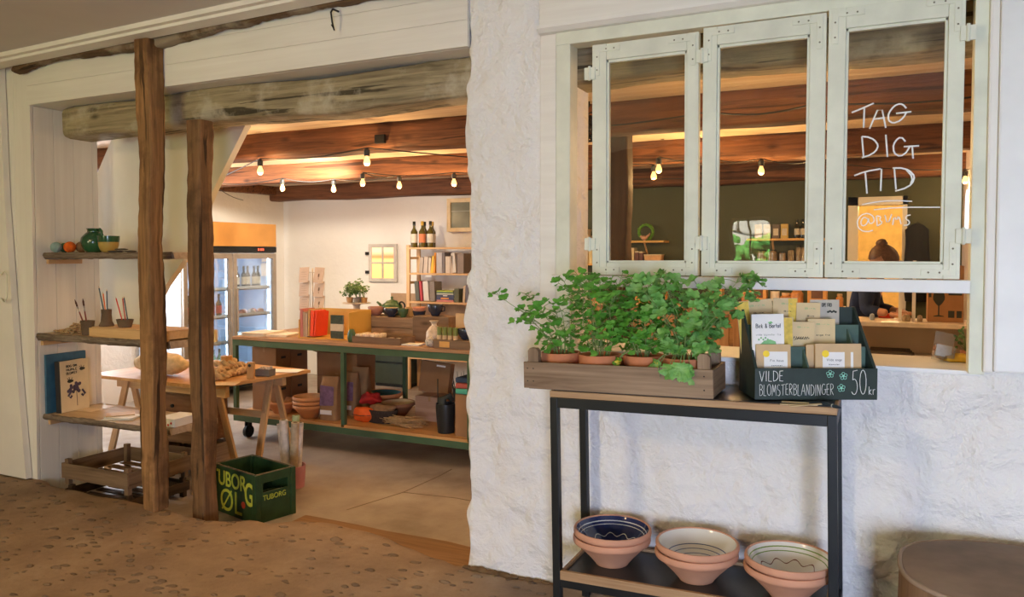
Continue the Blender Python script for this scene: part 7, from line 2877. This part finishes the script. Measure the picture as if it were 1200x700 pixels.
# ---- dark green wall shelves seen through the casements
def wall_shelf(label, pxa, pxb, py_, name='wall_shelf', y=8.349):
    a, b_ = at(pxa, py_, y=8.2), at(pxb, py_, y=8.2)
    t = thing(name, label, 'shelf', (a.x, y, a.z))
    mb = MB()
    mb.box(0, b_.x - a.x, -0.22, 0, -0.022, 0, bev=0.002)
    mb.build('board', plain('orange_shelf', (0.72, 0.42, 0.13), 0.5, var=0.1), t)
    for x_ in (0.25, b_.x - a.x - 0.22):
        mb = MB()
        mb.tube([(x_, -0.19, -0.025), (x_, -0.06, -0.16), (x_, -0.004, -0.19)], 0.010, 6)
        mb.build('bracket', M_pine, t)
    return a.z, y - 0.12


zA, ysh = wall_shelf('upper wall shelf behind the first casement, green wreath on it', 652, 780, 283)
zB, _ = wall_shelf('lower wall shelf behind the first casement', 652, 780, 308.5)
zC_, _ = wall_shelf('upper wall shelf behind the middle casement, row of tins on it', 876, 976, 280)
zD, _ = wall_shelf('lower wall shelf behind the middle casement, glass jars on it', 876, 976, 307)


def tub(label, px_, z, w_, h, col, d_=0.12, cat='tub', name='food_tub'):
    t = thing(name, label, cat, (at(px_, 300, y=ysh).x, ysh, z + 0.001))
    mb = MB()
    mb.prism([(-w_ * .44, 0), (w_ * .44, 0), (w_ * .5, h * 0.88), (-w_ * .5, h * 0.88)], -d_ / 2, d_ / 2, 'y')
    mb.build('tub_body', plain('tubc_%d_%d' % (int(col[0] * 99), int(col[2] * 99)), col, 0.5), t)
    mb = MB()
    mb.box(-w_ * .52, w_ * .52, -d_ * .52, d_ * .52, h * 0.88, h, bev=0.003)
    mb.build('lid', plain('tub_lid', (0.74, 0.62, 0.42), 0.5), t)
    return t


tub('pale tub at the left end of the upper shelf behind the first casement', 673, zA, 0.09, 0.14, (0.62, 0.50, 0.36))
tub('flat white tub, lower of two on the upper shelf in the narrow gap', 684, zA, 0.16, 0.06, (0.66, 0.58, 0.48))
tub('small white tub on top of the flat one in the narrow gap', 685, zA + 0.062, 0.12, 0.07, (0.66, 0.58, 0.48))
tub('low brown tub on the lower shelf in the narrow gap', 673, zB, 0.12, 0.07, (0.45, 0.30, 0.20))
for k, pxk in enumerate((685, 689.5, 694)):
    tub('upright cream box in the narrow gap, %s of three' % ('left', 'middle', 'right')[k], pxk, zB, 0.038, 0.17, (0.72, 0.58, 0.30), name='upright_box', cat='box')
tub('upright cream box right of the dark post on the lower shelf', 742.5, zB, 0.048, 0.17, (0.74, 0.60, 0.36), name='upright_box', cat='box')
tub('dark maroon box on the lower shelf, left one', 748, zB, 0.045, 0.135, (0.16, 0.06, 0.06), name='upright_box', cat='box')
tub('dark maroon box on the lower shelf, right one', 753, zB, 0.040, 0.13, (0.16, 0.06, 0.06), name='upright_box', cat='box')
tub('wide peach tub at the right end of the lower shelf behind the first casement', 766.5, zB, 0.19, 0.10, (0.72, 0.42, 0.22))
c = Vector((at(757, 270, y=ysh).x, ysh, zA + 0.093))
t = thing('green_wreath', 'round green wreath standing on the upper shelf', 'wreath', c)
mb = MB()
rd = random.Random(31)
mb.tube([(0.078 * math.cos(a * PI / 16), 0, 0.078 * math.sin(a * PI / 16)) for a in range(33)], 0.015, 8)
for k in range(150):
    a = rd.uniform(0, 2 * PI)
    p_ = Vector((0.078 * math.cos(a), 0, 0.078 * math.sin(a))) + Vector((rd.uniform(-.012, .012), rd.uniform(-.015, .015), rd.uniform(-.01, .012)))
    mb.ball(p_, 0.009, (1, .7, 1), 5, 4)
mb.build('greenery', plain('wreath_green', (0.12, 0.30, 0.03), 0.8, var=0.35, scale=40), t, True)
t = thing('bird_figure', 'small pinkish bird figure sitting inside the green wreath', 'figurine', c + Vector((-0.005, -0.045, -0.062)))
mb = MB()
mb.ball((0, 0, 0), 0.026, (1.5, .8, .9), 16, 10)
mb.ball((-0.034, 0, 0.014), 0.014, (1.1, .9, 1), 12, 8)
mb.tube([(0.025, 0, 0.005), (0.055, 0, 0.035), (0.062, 0, 0.05)], [0.016, 0.009, 0.004], 8)
mb.tube([(-0.045, 0, 0.014), (-0.056, 0, 0.012)], [0.004, 0.001], 6)
mb.build('bird_body', plain('bird_pink', (0.62, 0.34, 0.22), 0.6), t, True)
mb = MB()
mb.tube([(0, 0, -0.02), (0.002, 0, -0.0295)], 0.012, 8)
mb.build('base', plain('bird_pink', (0.62, 0.34, 0.22), 0.6), t, True)
for k, (pxk, col, lab) in enumerate(((889, (0.50, 0.42, 0.24), 'olive'), (899, (0.48, 0.44, 0.30), 'grey-green'), (909.5, (0.14, 0.10, 0.08), 'dark'), (919.5, (0.62, 0.44, 0.12), 'mustard'))):
    t = thing('tea_tin', '%s labelled tin on the upper shelf behind the middle casement' % lab, 'tin', (at(pxk, 280, y=ysh).x, ysh, zC_ + 0.001))
    mb = MB()
    mb.box(-0.036, 0.036, -0.03, 0.03, 0, 0.145, bev=0.004)
    mb.build('tin_body', plain('tin_' + lab, col, 0.4), t)
    mb = MB()
    mb.box(-0.024, 0.024, -0.032, -0.0305, 0.03, 0.10)
    mb.build('paper_label', M_labw, t)
for k, pxk in enumerate((934, 941)):
    bottle('oil_bottle', 'dark bottle at the right of the tin shelf, %s of two' % ('left', 'right')[k], (at(pxk, 280, y=ysh).x, ysh, zC_ + 0.001), 0.19, 0.027, M_bdark, M_labw, None)
M_jar = plain('jar_glass', (0.30, 0.22, 0.13), 0.15, var=0.3, scale=20, coat=0.6)
for k, (pxk, r, h) in enumerate(((917, 0.036, 0.10), (927, 0.034, 0.13), (936, 0.028, 0.16), (942, 0.026, 0.16), (893, 0.05, 0.12), (905, 0.05, 0.12))):
    t = thing('storage_jar', 'glass storage jar on the lower shelf behind the middle casement', 'jar', (at(pxk, 300, y=ysh).x, ysh, zD + 0.001), group='jars on the lower shelf behind the middle casement')
    mb = MB()
    mb.lathe([(0, 0), (r, 0), (r, h * .8), (r * .8, h * .88), (r * .8, h), (0, h)], seg=18)
    mb.build('jar_body', M_jar, t, True, 40)
    mb = MB()
    mb.lathe([(r * .84, h * .9), (r * .84, h * 1.02), (0, h * 1.02)], seg=18)
    mb.build('lid', M_ink, t, True, 40)

# ---- sideboard of jars seen under the rail
sx0, sx1 = at(640, 380, y=7.2).x, at(985, 380, y=7.2).x
t = thing('jar_sideboard', 'wooden sideboard carrying jars and cartons, seen under the white rail', 'sideboard', (sx0, 7.2, FL))
Ws = sx1 - sx0
mb = MB()
mb.box(0, Ws, 0.0, 0.45, 0.0, 1.15, bev=0.004)
mb.build('case', wood('warm_sideboard', (0.25, 0.12, 0.05), (0.46, 0.26, 0.12), 'x', 0.5, 0.5, 0.1), t)
mb = MB()
mb.box(-0.02, Ws + 0.02, -0.02, 0.45, 1.151, 1.18, bev=0.004)
mb.build('top', M_pine, t)
nd = 6
for k in range(nd):
    mb = MB()
    mb.box(Ws * k / nd + 0.02, Ws * (k + 1) / nd - 0.02, -0.014, -0.001, 0.08, 1.10, bev=0.003)
    d = mb.build('door', wood('warm_sideboard', (0.25, 0.12, 0.05), (0.46, 0.26, 0.12), 'z', 0.5, 0.5, 0.1), t)
    mb = MB()
    mb.ball((Ws * (k + .85) / nd, -0.024, 0.7), 0.012)
    mb.build('knob', M_ink, d, True)
zj = 1.18 + FL + 0.001
rd = random.Random(17)
for k, (pxk, kind, w_, h) in enumerate(((752, 'carton', 0.10, 0.24), (776, 'jar', 0.06, 0.2), (876, 'jar', 0.055, 0.17), (889, 'carton', 0.15, 0.24), (908, 'bottle', 0.04, 0.26), (921, 'jar', 0.05, 0.12), (934, 'jar', 0.055, 0.17), (958, 'carton', 0.16, 0.26), (984, 'jar', 0.03, 0.12), (700, 'jar', 0.055, 0.17), (725, 'carton', 0.12, 0.2), (840, 'carton', 0.12, 0.22))):
    x_ = at(pxk, 350, y=7.4).x
    if kind == 'carton':
        t = thing('food_carton', 'orange-brown carton standing on the sideboard', 'carton', (x_, 7.4, zj), group='cartons on the sideboard')
        mb = MB()
        mb.box(-w_ / 2, w_ / 2, -0.06, 0.06, 0, h, bev=0.003)
        mb.build('carton_body', plain('orange_carton', (0.62, 0.32, 0.10), 0.6, var=0.2, scale=9), t)
        mb = MB()
        mb.box(-w_ * .3, w_ * .3, -0.0615, -0.0605, h * .3, h * .7)
        mb.build('printed_panel', plain('dark_print', (0.14, 0.07, 0.04), 0.6), t)
    elif kind == 'jar':
        t = thing('preserve_jar', 'amber preserve jar standing on the sideboard', 'jar', (x_, 7.4, zj), group='jars on the sideboard')
        mb = MB()
        mb.lathe([(0, 0), (w_, 0), (w_ * 1.02, h * .7), (w_ * .7, h * .8), (w_ * .7, h * .86), (0, h * .86)], seg=20)
        mb.build('jar_body', plain('amber_jar', (0.50, 0.22, 0.07), 0.2, var=0.3, scale=18, coat=0.5), t, True, 40)
        mb = MB()
        mb.lathe([(w_ * .75, h * .84), (w_ * .75, h), (0, h)], seg=20)
        mb.build('lid', plain('jar_lid', (0.55, 0.36, 0.18), 0.4), t, True, 40)
    else:
        bottle('oil_bottle', 'dark bottle between the cartons on the sideboard', (x_, 7.4, zj), h, w_, M_bdark, M_labw, None)

# ---- serving counter
CX1, CY0, CY1, ZK = 0.56, 5.60, 6.0, 1.06
CX0 = at(870, 380, y=5.6).x
t = thing('serving_counter', 'cream serving counter with an open lower shelf, before the person', 'counter', (CX0, CY0, FL))
Wk = CX1 - CX0
M_cream = plain('cream_counter', (0.64, 0.50, 0.36), 0.5, var=0.06, scale=3)
mb = MB()
mb.box(-0.02, Wk, -0.03, CY1 - CY0, ZK - FL - 0.03, ZK - FL, bev=0.004)
mb.build('counter_top', plain('cream_top', (0.72, 0.60, 0.46), 0.4), t)
mb = MB()
mb.box(0, 0.03, 0, CY1 - CY0, 0, ZK - FL - 0.031)
mb.box(Wk - 0.03, Wk, 0, CY1 - CY0, 0, ZK - FL - 0.031)
mb.box(0.03, Wk - .03, CY1 - CY0 - 0.03, CY1 - CY0, 0, ZK - FL - 0.031)
mb.build('case', M_cream, t)
for z_ in (0.825, 0.50):
    mb = MB()
    mb.box(0.031, Wk - .031, 0.0, CY1 - CY0 - 0.031, z_ - FL - 0.025, z_ - FL)
    mb.build('shelf', plain('cream_top', (0.72, 0.60, 0.46), 0.4), t)
for pxk in (1055, 1071):
    mb = MB()
    x_ = at(pxk, 350, y=5.75).x - CX0
    mb.box(x_ - 0.010, x_ + 0.010, 0.13, 0.17, ZK - FL, ZK - FL + 0.40)
    mb.build('upright', M_white, t)
for (pxa, pxb, z_, lab) in ((1016, 1072, 0.826, 'flat dark folders on the lower shelf of the counter'),):
    xa_, xb_ = at(pxa, 400, y=5.75).x, at(pxb, 400, y=5.75).x
    mb = MB()
    for k in range(3):
        mb.box(xa_ + 0.01 * k, xb_ - 0.012 * k, 5.66, 5.90, z_ + k * 0.012, z_ + 0.010 + k * 0.012)
    tag(mb.build('folder_stack', plain('dark_folder', (0.10, 0.07, 0.05), 0.6)), lab, 'folders')
# carton with a wine glass picture
xg0, xg1 = at(1087, 360, y=5.74).x, at(1129, 360, y=5.74).x
t = thing('glassware_carton', 'brown carton printed with a dark wine glass on the counter', 'cardboard box', ((xg0 + xg1) / 2, 5.82, ZK + 0.001))
Wg = (xg1 - xg0) / 2
mb = MB()
mb.box(-Wg, Wg, -0.10, 0.10, 0, 0.265, bev=0.002)
mb.build('carton', plain('brown_carton', (0.36, 0.18, 0.075), 0.7, var=0.08), t)
mb = MB()
gx = -Wg * 0.38
g = [(0, 0.035), (0.030, 0.035), (0.030, 0.039), (0.004, 0.046), (0.004, 0.105), (0.018, 0.120), (0.033, 0.145), (0.034, 0.165), (0.027, 0.195), (-0.027, 0.195), (-0.034, 0.165), (-0.033, 0.145), (-0.018, 0.120), (-0.004, 0.105), (-0.004, 0.046), (-0.030, 0.039), (-0.030, 0.035)]
mb.prism([(gx + p_[0], p_[1]) for p_ in g], -0.1015, -0.1003, 'y')
mb.build('wine_glass_print', M_ink, t)
mb = MB()
mb.box(Wg * .15, Wg * .9, -0.1012, -0.1003, 0.175, 0.205)
mb.box(Wg * .15, Wg * .5, -0.1012, -0.1003, 0.03, 0.075)
mb.box(Wg * .62, Wg * .9, -0.1012, -0.1003, 0.03, 0.075)
mb.box(-Wg * .95, -Wg * .80, -0.1012, -0.1003, 0.16, 0.22)
mb.build('carton_print', M_ink, t)
t2 = cardbox('second brown carton lying on the wine glass carton', xg0, xg1, 5.73, 5.91, ZK + 0.267, 0.10)
for k, pxk in enumerate((1022, 1060, 1064, 1078)):
    mb = MB()
    mb.lathe([(0, 0), (0.014, 0), (0.018, 0.02), (0.012, 0.04), (0, 0.045)], seg=12)
    o = mb.build('small_jar', plain('pale_blue_jar', (0.30, 0.36, 0.42), 0.4) if k == 0 else M_jar, None, True)
    o.location = (at(pxk, 370, y=5.70).x, 5.70, ZK + 0.001)
    tag(o, 'tiny jar on the counter top near the person', 'jar', 'tiny jars on the counter')

# items on the sill side: acrylic holder, yellow cloth, plant
c = Vector((at(1103, 425, y=3.42).x, 3.44, SILL + 0.009))
t = thing('leaflet_holder', 'clear plastic leaflet holder leaning on the window sill', 'leaflet holder', c, R(12))
gl_ = glass('acrylic', (0.92, 0.92, 0.92), 1.4, 0.05)
mb = MB()
T = Matrix.Rotation(R(-16), 4, 'X') @ Matrix.Rotation(R(12), 4, 'Y')
mb.box(-0.035, 0.035, 0, 0.003, 0.0, 0.115, T)
mb.box(-0.035, 0.035, -0.04, -0.037, 0.01, 0.055, T)
mb.box(-0.035, 0.035, -0.037, 0.0, 0.008, 0.011, T)
mb.box(-0.035, -0.032, -0.037, 0.0, 0.011, 0.055, T)
mb.box(0.032, 0.035, -0.037, 0.0, 0.011, 0.055, T)
mb.build('clear_holder', gl_, t)
mb = MB()
mb.box(-0.028, 0.028, -0.020, -0.012, 0.013, 0.060, T)
mb.build('card_stack', plain('holder_cards', (0.62, 0.58, 0.52), 0.6, var=0.2, scale=30), t)
mb = MB()
mb.ball((0, 0, 0.012), 0.045, (1.5, 1.0, .42), 22, 12, wob=0.5)
for v_ in mb.bm.verts:
    v_.co.z = max(0.0005, v_.co.z)
o = mb.build('yellow_cloth', plain('yellow_cloth', (0.72, 0.42, 0.04), 0.8, var=0.2, scale=20), None, True)
o.location = (at(1122, 428, y=3.45).x, 3.46, SILL + 0.009)
tag(o, 'crumpled yellow cloth on the window sill behind the seed box', 'cloth')
t = thing('sill_plant', 'small dark leaved plant beside the yellow cloth on the sill', 'potted plant', (at(1134, 425, y=3.52).x - 0.005, 3.53, SILL + 0.009))
mb = MB()
mb.lathe([(0, 0), (0.018, 0), (0.022, 0.035), (0.019, 0.035), (0.014, 0.008), (0, 0.008)], seg=14)
mb.build('pot', M_terra, t, True)
lf, st_ = MB(), MB()
rd = random.Random(5)
for q in range(9):
    a = rd.uniform(0, 6.28)
    e_ = Vector((math.cos(a) * 0.03 - 0.006, math.sin(a) * 0.02, 0.05 + 0.08 * rd.random()))
    st_.tube([(0, 0, 0.03), (e_.x * .5, e_.y * .5, e_.z * .8), e_], 0.0015, 5)
    for w2 in range(3):
        leaf(lf, e_ + Vector((rd.uniform(-.01, .01), rd.uniform(-.01, .01), rd.uniform(-.02, .01))), Vector((rd.uniform(-.6, .6), -0.6, 0.7)), Vector((rd.uniform(-1, 1), rd.uniform(-1, 1), -0.2)), 0.018, 3, rd, 0.12)
st_.build('stem', M_stem, t, True)
lf.build('foliage', plain('succulent_green', (0.075, 0.16, 0.035), 0.5, var=0.4, scale=30), t, True)
# hooks under the beams, seen through the glass
for (px_, py_, yy, lab) in ((686, 118, 4.42, 'iron hook with chain hanging in the narrow gap'), (776, 156, 6.10, 'iron hook hanging from the middle beam')):
    c = at(px_, py_, y=yy)
    t = MB()
    pts = [(0, 0, 0.03), (0, 0, 0.01), (0.012, 0, -0.002), (0.016, 0, -0.018), (0.006, 0, -0.03), (-0.010, 0, -0.026)]
    t.tube(pts, 0.0045, 6)
    t.tube([(0, 0, 0.03), (0, 0.04, 0.032)], 0.0045, 6)
    o = t.build('ceiling_hook', M_iron, None, True)
    o.location = c
    o.scale = (1.6,) * 3
    tag(o, lab, 'hook')
c = at(686, 150, y=4.30)
t = thing('hanging_basket', 'dark tangle of iron hanging under the hook in the narrow gap', 'iron tangle', c)
mb = MB()
rd = random.Random(3)
for k in range(16):
    a = rd.uniform(0, 6.28)
    r_ = rd.uniform(0.03, 0.07)
    cc2 = Vector((rd.uniform(-.05, .05), rd.uniform(-.03, .03), rd.uniform(-.06, .05)))
    ax = Vector((rd.uniform(-1, 1), rd.uniform(-1, 1), rd.uniform(-1, 1))).normalized()
    u_ = ax.orthogonal().normalized(); v2 = ax.cross(u_)
    mb.tube([cc2 + (u_ * math.cos(i * PI / 6) + v2 * math.sin(i * PI / 6)) * r_ for i in range(13)], 0.005, 5)
mb.tube([(0, 0, 0.05), (0, 0.05, 0.13)], 0.004, 5)
mb.build('iron_ring', M_iron, t, True)
# dark coat on the green wall right of the doorway
c = at(1075, 262, y=8.33)
t = thing('hanging_coat', 'dark coat hanging on the green wall right of the lit doorway', 'coat', (c.x, 8.27, c.z))
mb = MB()
mb.lathe([(0, -0.75), (0.10, -0.74), (0.12, -0.5), (0.10, -0.2), (0.095, -0.06), (0.05, -0.015), (0.02, 0.0), (0, 0.0)], seg=24, sy=0.45, wob=0.25)
mb.build('cloth_body', plain('black_cloth', (0.012, 0.012, 0.012), 0.9), t, True)
mb = MB()
mb.tube([(0, 0.06, 0.0), (0, 0.0, 0.01), (0, -0.01, -0.01)], 0.006, 6)
mb.build('wall_hook', M_iron, t, True)


# ---- the person behind the counter, head bent over their hands
def skin_figure(name, label_, verts, edges, radii, mat, parent, sub=2, root=0):
    me = bpy.data.meshes.new(name)
    me.from_pydata(verts, edges, [])
    o = bpy.data.objects.new(name, me)
    C.objects.link(o)
    sm = o.modifiers.new('skin', 'SKIN')
    sm.use_smooth_shade = True
    lay = me.skin_vertices[0].data if me.skin_vertices else None
    if lay is None:
        bm_ = bmesh.new(); bm_.from_mesh(me); bm_.verts.layers.skin.verify(); bm_.to_mesh(me); bm_.free()
        lay = me.skin_vertices[0].data
    for i, r in enumerate(radii):
        lay[i].radius = (r, r) if isinstance(r, (int, float)) else r
        lay[i].use_root = (i == root)
    ss = o.modifiers.new('sub', 'SUBSURF')
    ss.levels = ss.render_levels = sub
    dg = bpy.context.evaluated_depsgraph_get()
    new = bpy.data.meshes.new_from_object(o.evaluated_get(dg))
    bpy.data.objects.remove(o)
    new.materials.clear()
    new.materials.append(mat)
    for p_ in new.polygons:
        p_.use_smooth = True
    r_ = bpy.data.objects.new(name, new)
    C.objects.link(r_)
    if parent is not None:
        r_.parent = parent
    return r_


M_skin = plain('skin', (0.52, 0.27, 0.17), 0.5, var=0.05)
M_shirt = plain('navy_shirt', (0.012, 0.026, 0.075), 0.85, var=0.25, scale=20)
M_trou = plain('dark_trousers', (0.02, 0.02, 0.025), 0.85)
hd = at(1036, 304, y=6.14)
per = thing('person', 'person with a brown hair bun in a navy top, bent over the counter', 'person', (hd.x - 0.12, 6.22, FL))
bpy.context.view_layer.update()
ox = per.location
def rel(p_):
    return Vector(p_) - Vector(ox)


hx_, hz_ = hd.x, hd.z
skin = skin_figure('body', '', [
    rel((hx_ - 0.16, 6.24, 0.78)), rel((hx_ - 0.15, 6.24, 1.00)), rel((hx_ - 0.12, 6.22, 1.22)), rel((hx_ - 0.06, 6.19, 1.34)), rel((hx_ - 0.02, 6.165, 1.40)),      # pelvis..neck
    rel((hx_ - 0.23, 6.30, 0.74)), rel((hx_ - 0.24, 6.30, 0.36)), rel((hx_ - 0.25, 6.33, -0.08)), rel((hx_ - 0.16, 6.28, -0.115)),
    rel((hx_ - 0.09, 6.20, 0.74)), rel((hx_ - 0.07, 6.19, 0.36)), rel((hx_ - 0.09, 6.22, -0.08)), rel((hx_ + 0.00, 6.17, -0.115)),
    rel((hx_ - 0.10, 6.03, 1.27)), rel((hx_ - 0.11, 5.98, 1.10)), rel((hx_ + 0.00, 5.93, 1.10)), rel((hx_ + 0.03, 5.915, 1.095)),     # near arm
    rel((hx_ - 0.08, 6.40, 1.26)), rel((hx_ - 0.04, 6.42, 1.10)), rel((hx_ + 0.08, 6.24, 1.09)), rel((hx_ + 0.10, 6.14, 1.10)),
], [(0, 1), (1, 2), (2, 3), (3, 4), (0, 5), (5, 6), (6, 7), (7, 8), (0, 9), (9, 10), (10, 11), (11, 12), (2, 13), (13, 14), (14, 15), (15, 16), (2, 17), (17, 18), (18, 19), (19, 20)],
    [(0.13, 0.10), (0.12, 0.09), (0.13, 0.10), 0.065, 0.048, 0.08, 0.058, 0.038, 0.03, 0.08, 0.058, 0.038, 0.03, 0.052, 0.040, 0.030, 0.024, 0.052, 0.040, 0.030, 0.024], M_skin, per)
# clothing follows the body
skin_figure('navy_top', '', [
    rel((hx_ - 0.16, 6.24, 0.80)), rel((hx_ - 0.15, 6.24, 1.00)), rel((hx_ - 0.12, 6.22, 1.22)), rel((hx_ - 0.065, 6.195, 1.335)),
    rel((hx_ - 0.10, 6.03, 1.27)), rel((hx_ - 0.11, 5.98, 1.105)), rel((hx_ - 0.01, 5.935, 1.10)),
    rel((hx_ - 0.08, 6.40, 1.26)), rel((hx_ - 0.04, 6.42, 1.10)), rel((hx_ + 0.07, 6.25, 1.09))],
    [(0, 1), (1, 2), (2, 3), (2, 4), (4, 5), (5, 6), (2, 7), (7, 8), (8, 9)],
    [(0.150, 0.120), (0.138, 0.108), (0.148, 0.118), 0.068, 0.064, 0.052, 0.038, 0.064, 0.052, 0.038], M_shirt, per)
skin_figure('trousers', '', [
    rel((hx_ - 0.16, 6.24, 0.80)), rel((hx_ - 0.23, 6.30, 0.72)), rel((hx_ - 0.24, 6.30, 0.36)), rel((hx_ - 0.25, 6.33, -0.05)),
    rel((hx_ - 0.09, 6.20, 0.72)), rel((hx_ - 0.07, 6.19, 0.36)), rel((hx_ - 0.09, 6.22, -0.05))],
    [(0, 1), (1, 2), (2, 3), (0, 4), (4, 5), (5, 6)], [(0.140, 0.110), 0.090, 0.068, 0.050, 0.090, 0.068, 0.050], M_trou, per)
for sfx, (bx_, by_) in (('a', (hx_ - 0.20, 6.30)), ('b', (hx_ - 0.04, 6.19))):
    mb = MB()
    mb.ball(rel((bx_, by_, -0.110)), 0.05, (2.1, 0.9, 0.76), 16, 10)
    mb.build('shoe', M_black, per, True)
# head: slightly bent down towards the hands, seen from its left back
HM = Matrix.Translation(rel((hx_, 6.15, hz_ - 0.02))) @ Matrix.Rotation(R(-62), 4, 'Z') @ Matrix.Rotation(R(32), 4, 'X')
mb = MB()
mb.ball((0, 0, 0), 0.1, (0.76, 0.92, 1.12), 28, 20, M=HM)
for v_ in mb.bm.verts:
    q_ = HM.inverted() @ v_.co
    # face looks along local -y
    if q_.z < -0.02:
        k_ = (-0.02 - q_.z) / 0.09
        q_.x *= 1 - 0.28 * k_
        q_.y = q_.y * (1 - 0.12 * k_) - 0.012 * k_
    d_ = math.exp(-((q_.x / 0.016) ** 2 + ((q_.z + 0.012) / 0.026) ** 2))
    if q_.y < 0:
        q_.y -= 0.022 * d_
        for sx in (-1, 1):
            q_.y += 0.010 * math.exp(-(((q_.x - sx * 0.030) / 0.015) ** 2 + ((q_.z - 0.014) / 0.013) ** 2))
    v_.co = HM @ q_
hd_o = mb.build('head', M_skin, per, True)
mb = MB()
for sx in (-1, 1):
    mb.ball((sx * 0.029, -0.079, 0.014), 0.010, u=10, v=8, M=HM)
mb.build('eye', plain('eye_white', (0.6, 0.58, 0.54), 0.2), hd_o, True)
mb = MB()
mb.tube([HM @ Vector((-0.022, -0.080, -0.052)), HM @ Vector((0, -0.088, -0.054)), HM @ Vector((0.022, -0.080, -0.052))], 0.004, 6)
mb.build('mouth', plain('lips', (0.42, 0.14, 0.10), 0.5), hd_o, True)
for sx in (-1, 1):
    mb = MB()
    mb.ball((sx * 0.077, 0.006, -0.006), 0.026, (0.35, 0.75, 1.15), 12, 8, M=HM)
    mb.build('ear', M_skin, hd_o, True)
mb = MB()
rr_ = MB()
mb.ball((0, 0.010, 0.016), 0.108, (0.80, 0.92, 1.06), 30, 20, M=HM)
dele = [v_ for v_ in mb.bm.verts if (lambda q_: q_.y < -0.045 and q_.z < 0.062 or q_.z < -0.06)(HM.inverted() @ v_.co)]
bmesh.ops.delete(mb.bm, geom=dele, context='VERTS')
for v_ in mb.bm.verts:
    q_ = HM.inverted() @ v_.co
    v_.co += (v_.co - HM @ Vector((0, 0, 0))).normalized() * 0.003 * math.sin(q_.x * 300)
M_hair = plain('brown_hair', (0.10, 0.042, 0.020), 0.5, var=0.4, scale=60)
mb.build('hair', M_hair, per, True)
mb = MB()
mb.ball((0, 0.050, 0.122), 0.038, (1.15, 1.0, 0.85), 20, 14, M=HM, wob=0.25)
mb.build('hair_bun', M_hair, per, True)
# hands: palm, four fingers and a thumb each
for (wx, wy, wz, yawh) in ((hx_ + 0.035, 5.915, 1.088, R(10)), (hx_ + 0.105, 6.12, 1.095, R(-60))):
    base = rel((wx, wy, wz))
    V, E, Rr = [base, base + Vector((0.040 * math.cos(yawh), 0.040 * math.sin(yawh), -0.004))], [(0, 1)], [0.021, 0.026]
    fx = Vector((math.cos(yawh), math.sin(yawh), 0)); fy = Vector((-math.sin(yawh), math.cos(yawh), 0))
    for k, (o_, ln) in enumerate(((-0.024, 0.062), (-0.008, 0.070), (0.008, 0.066), (0.023, 0.052))):
        p1 = V[1] + fx * 0.030 + fy * o_
        p2 = p1 + fx * ln * 0.5 + Vector((0, 0, 0.003))
        p3 = p2 + fx * ln * 0.38 + Vector((0, 0, -0.014))
        n0 = len(V)
        V += [p1, p2, p3]
        E += [(1, n0), (n0, n0 + 1), (n0 + 1, n0 + 2)]
        Rr += [0.0095, 0.0085, 0.0070]
    n0 = len(V)
    V += [base + fx * 0.022 + fy * -0.032, base + fx * 0.055 + fy * -0.050 + Vector((0, 0, -0.006))]
    E += [(0, n0), (n0, n0 + 1)]
    Rr += [0.011, 0.008]
    skin_figure('hand', '', V, E, Rr, M_skin, per, 2, 0)
mb = MB()
mb.box(-0.05, 0.05, -0.03, 0.03, 0, 0.03, bev=0.006)
o = mb.build('red_item', plain('red_plastic', (0.70, 0.05, 0.02), 0.4), None)
o.location = (hx_ + 0.02, 6.19, ZK + 0.0)
o.location.y = 5.965
tag(o, "small red box in front of the person's hands on the counter", 'box')
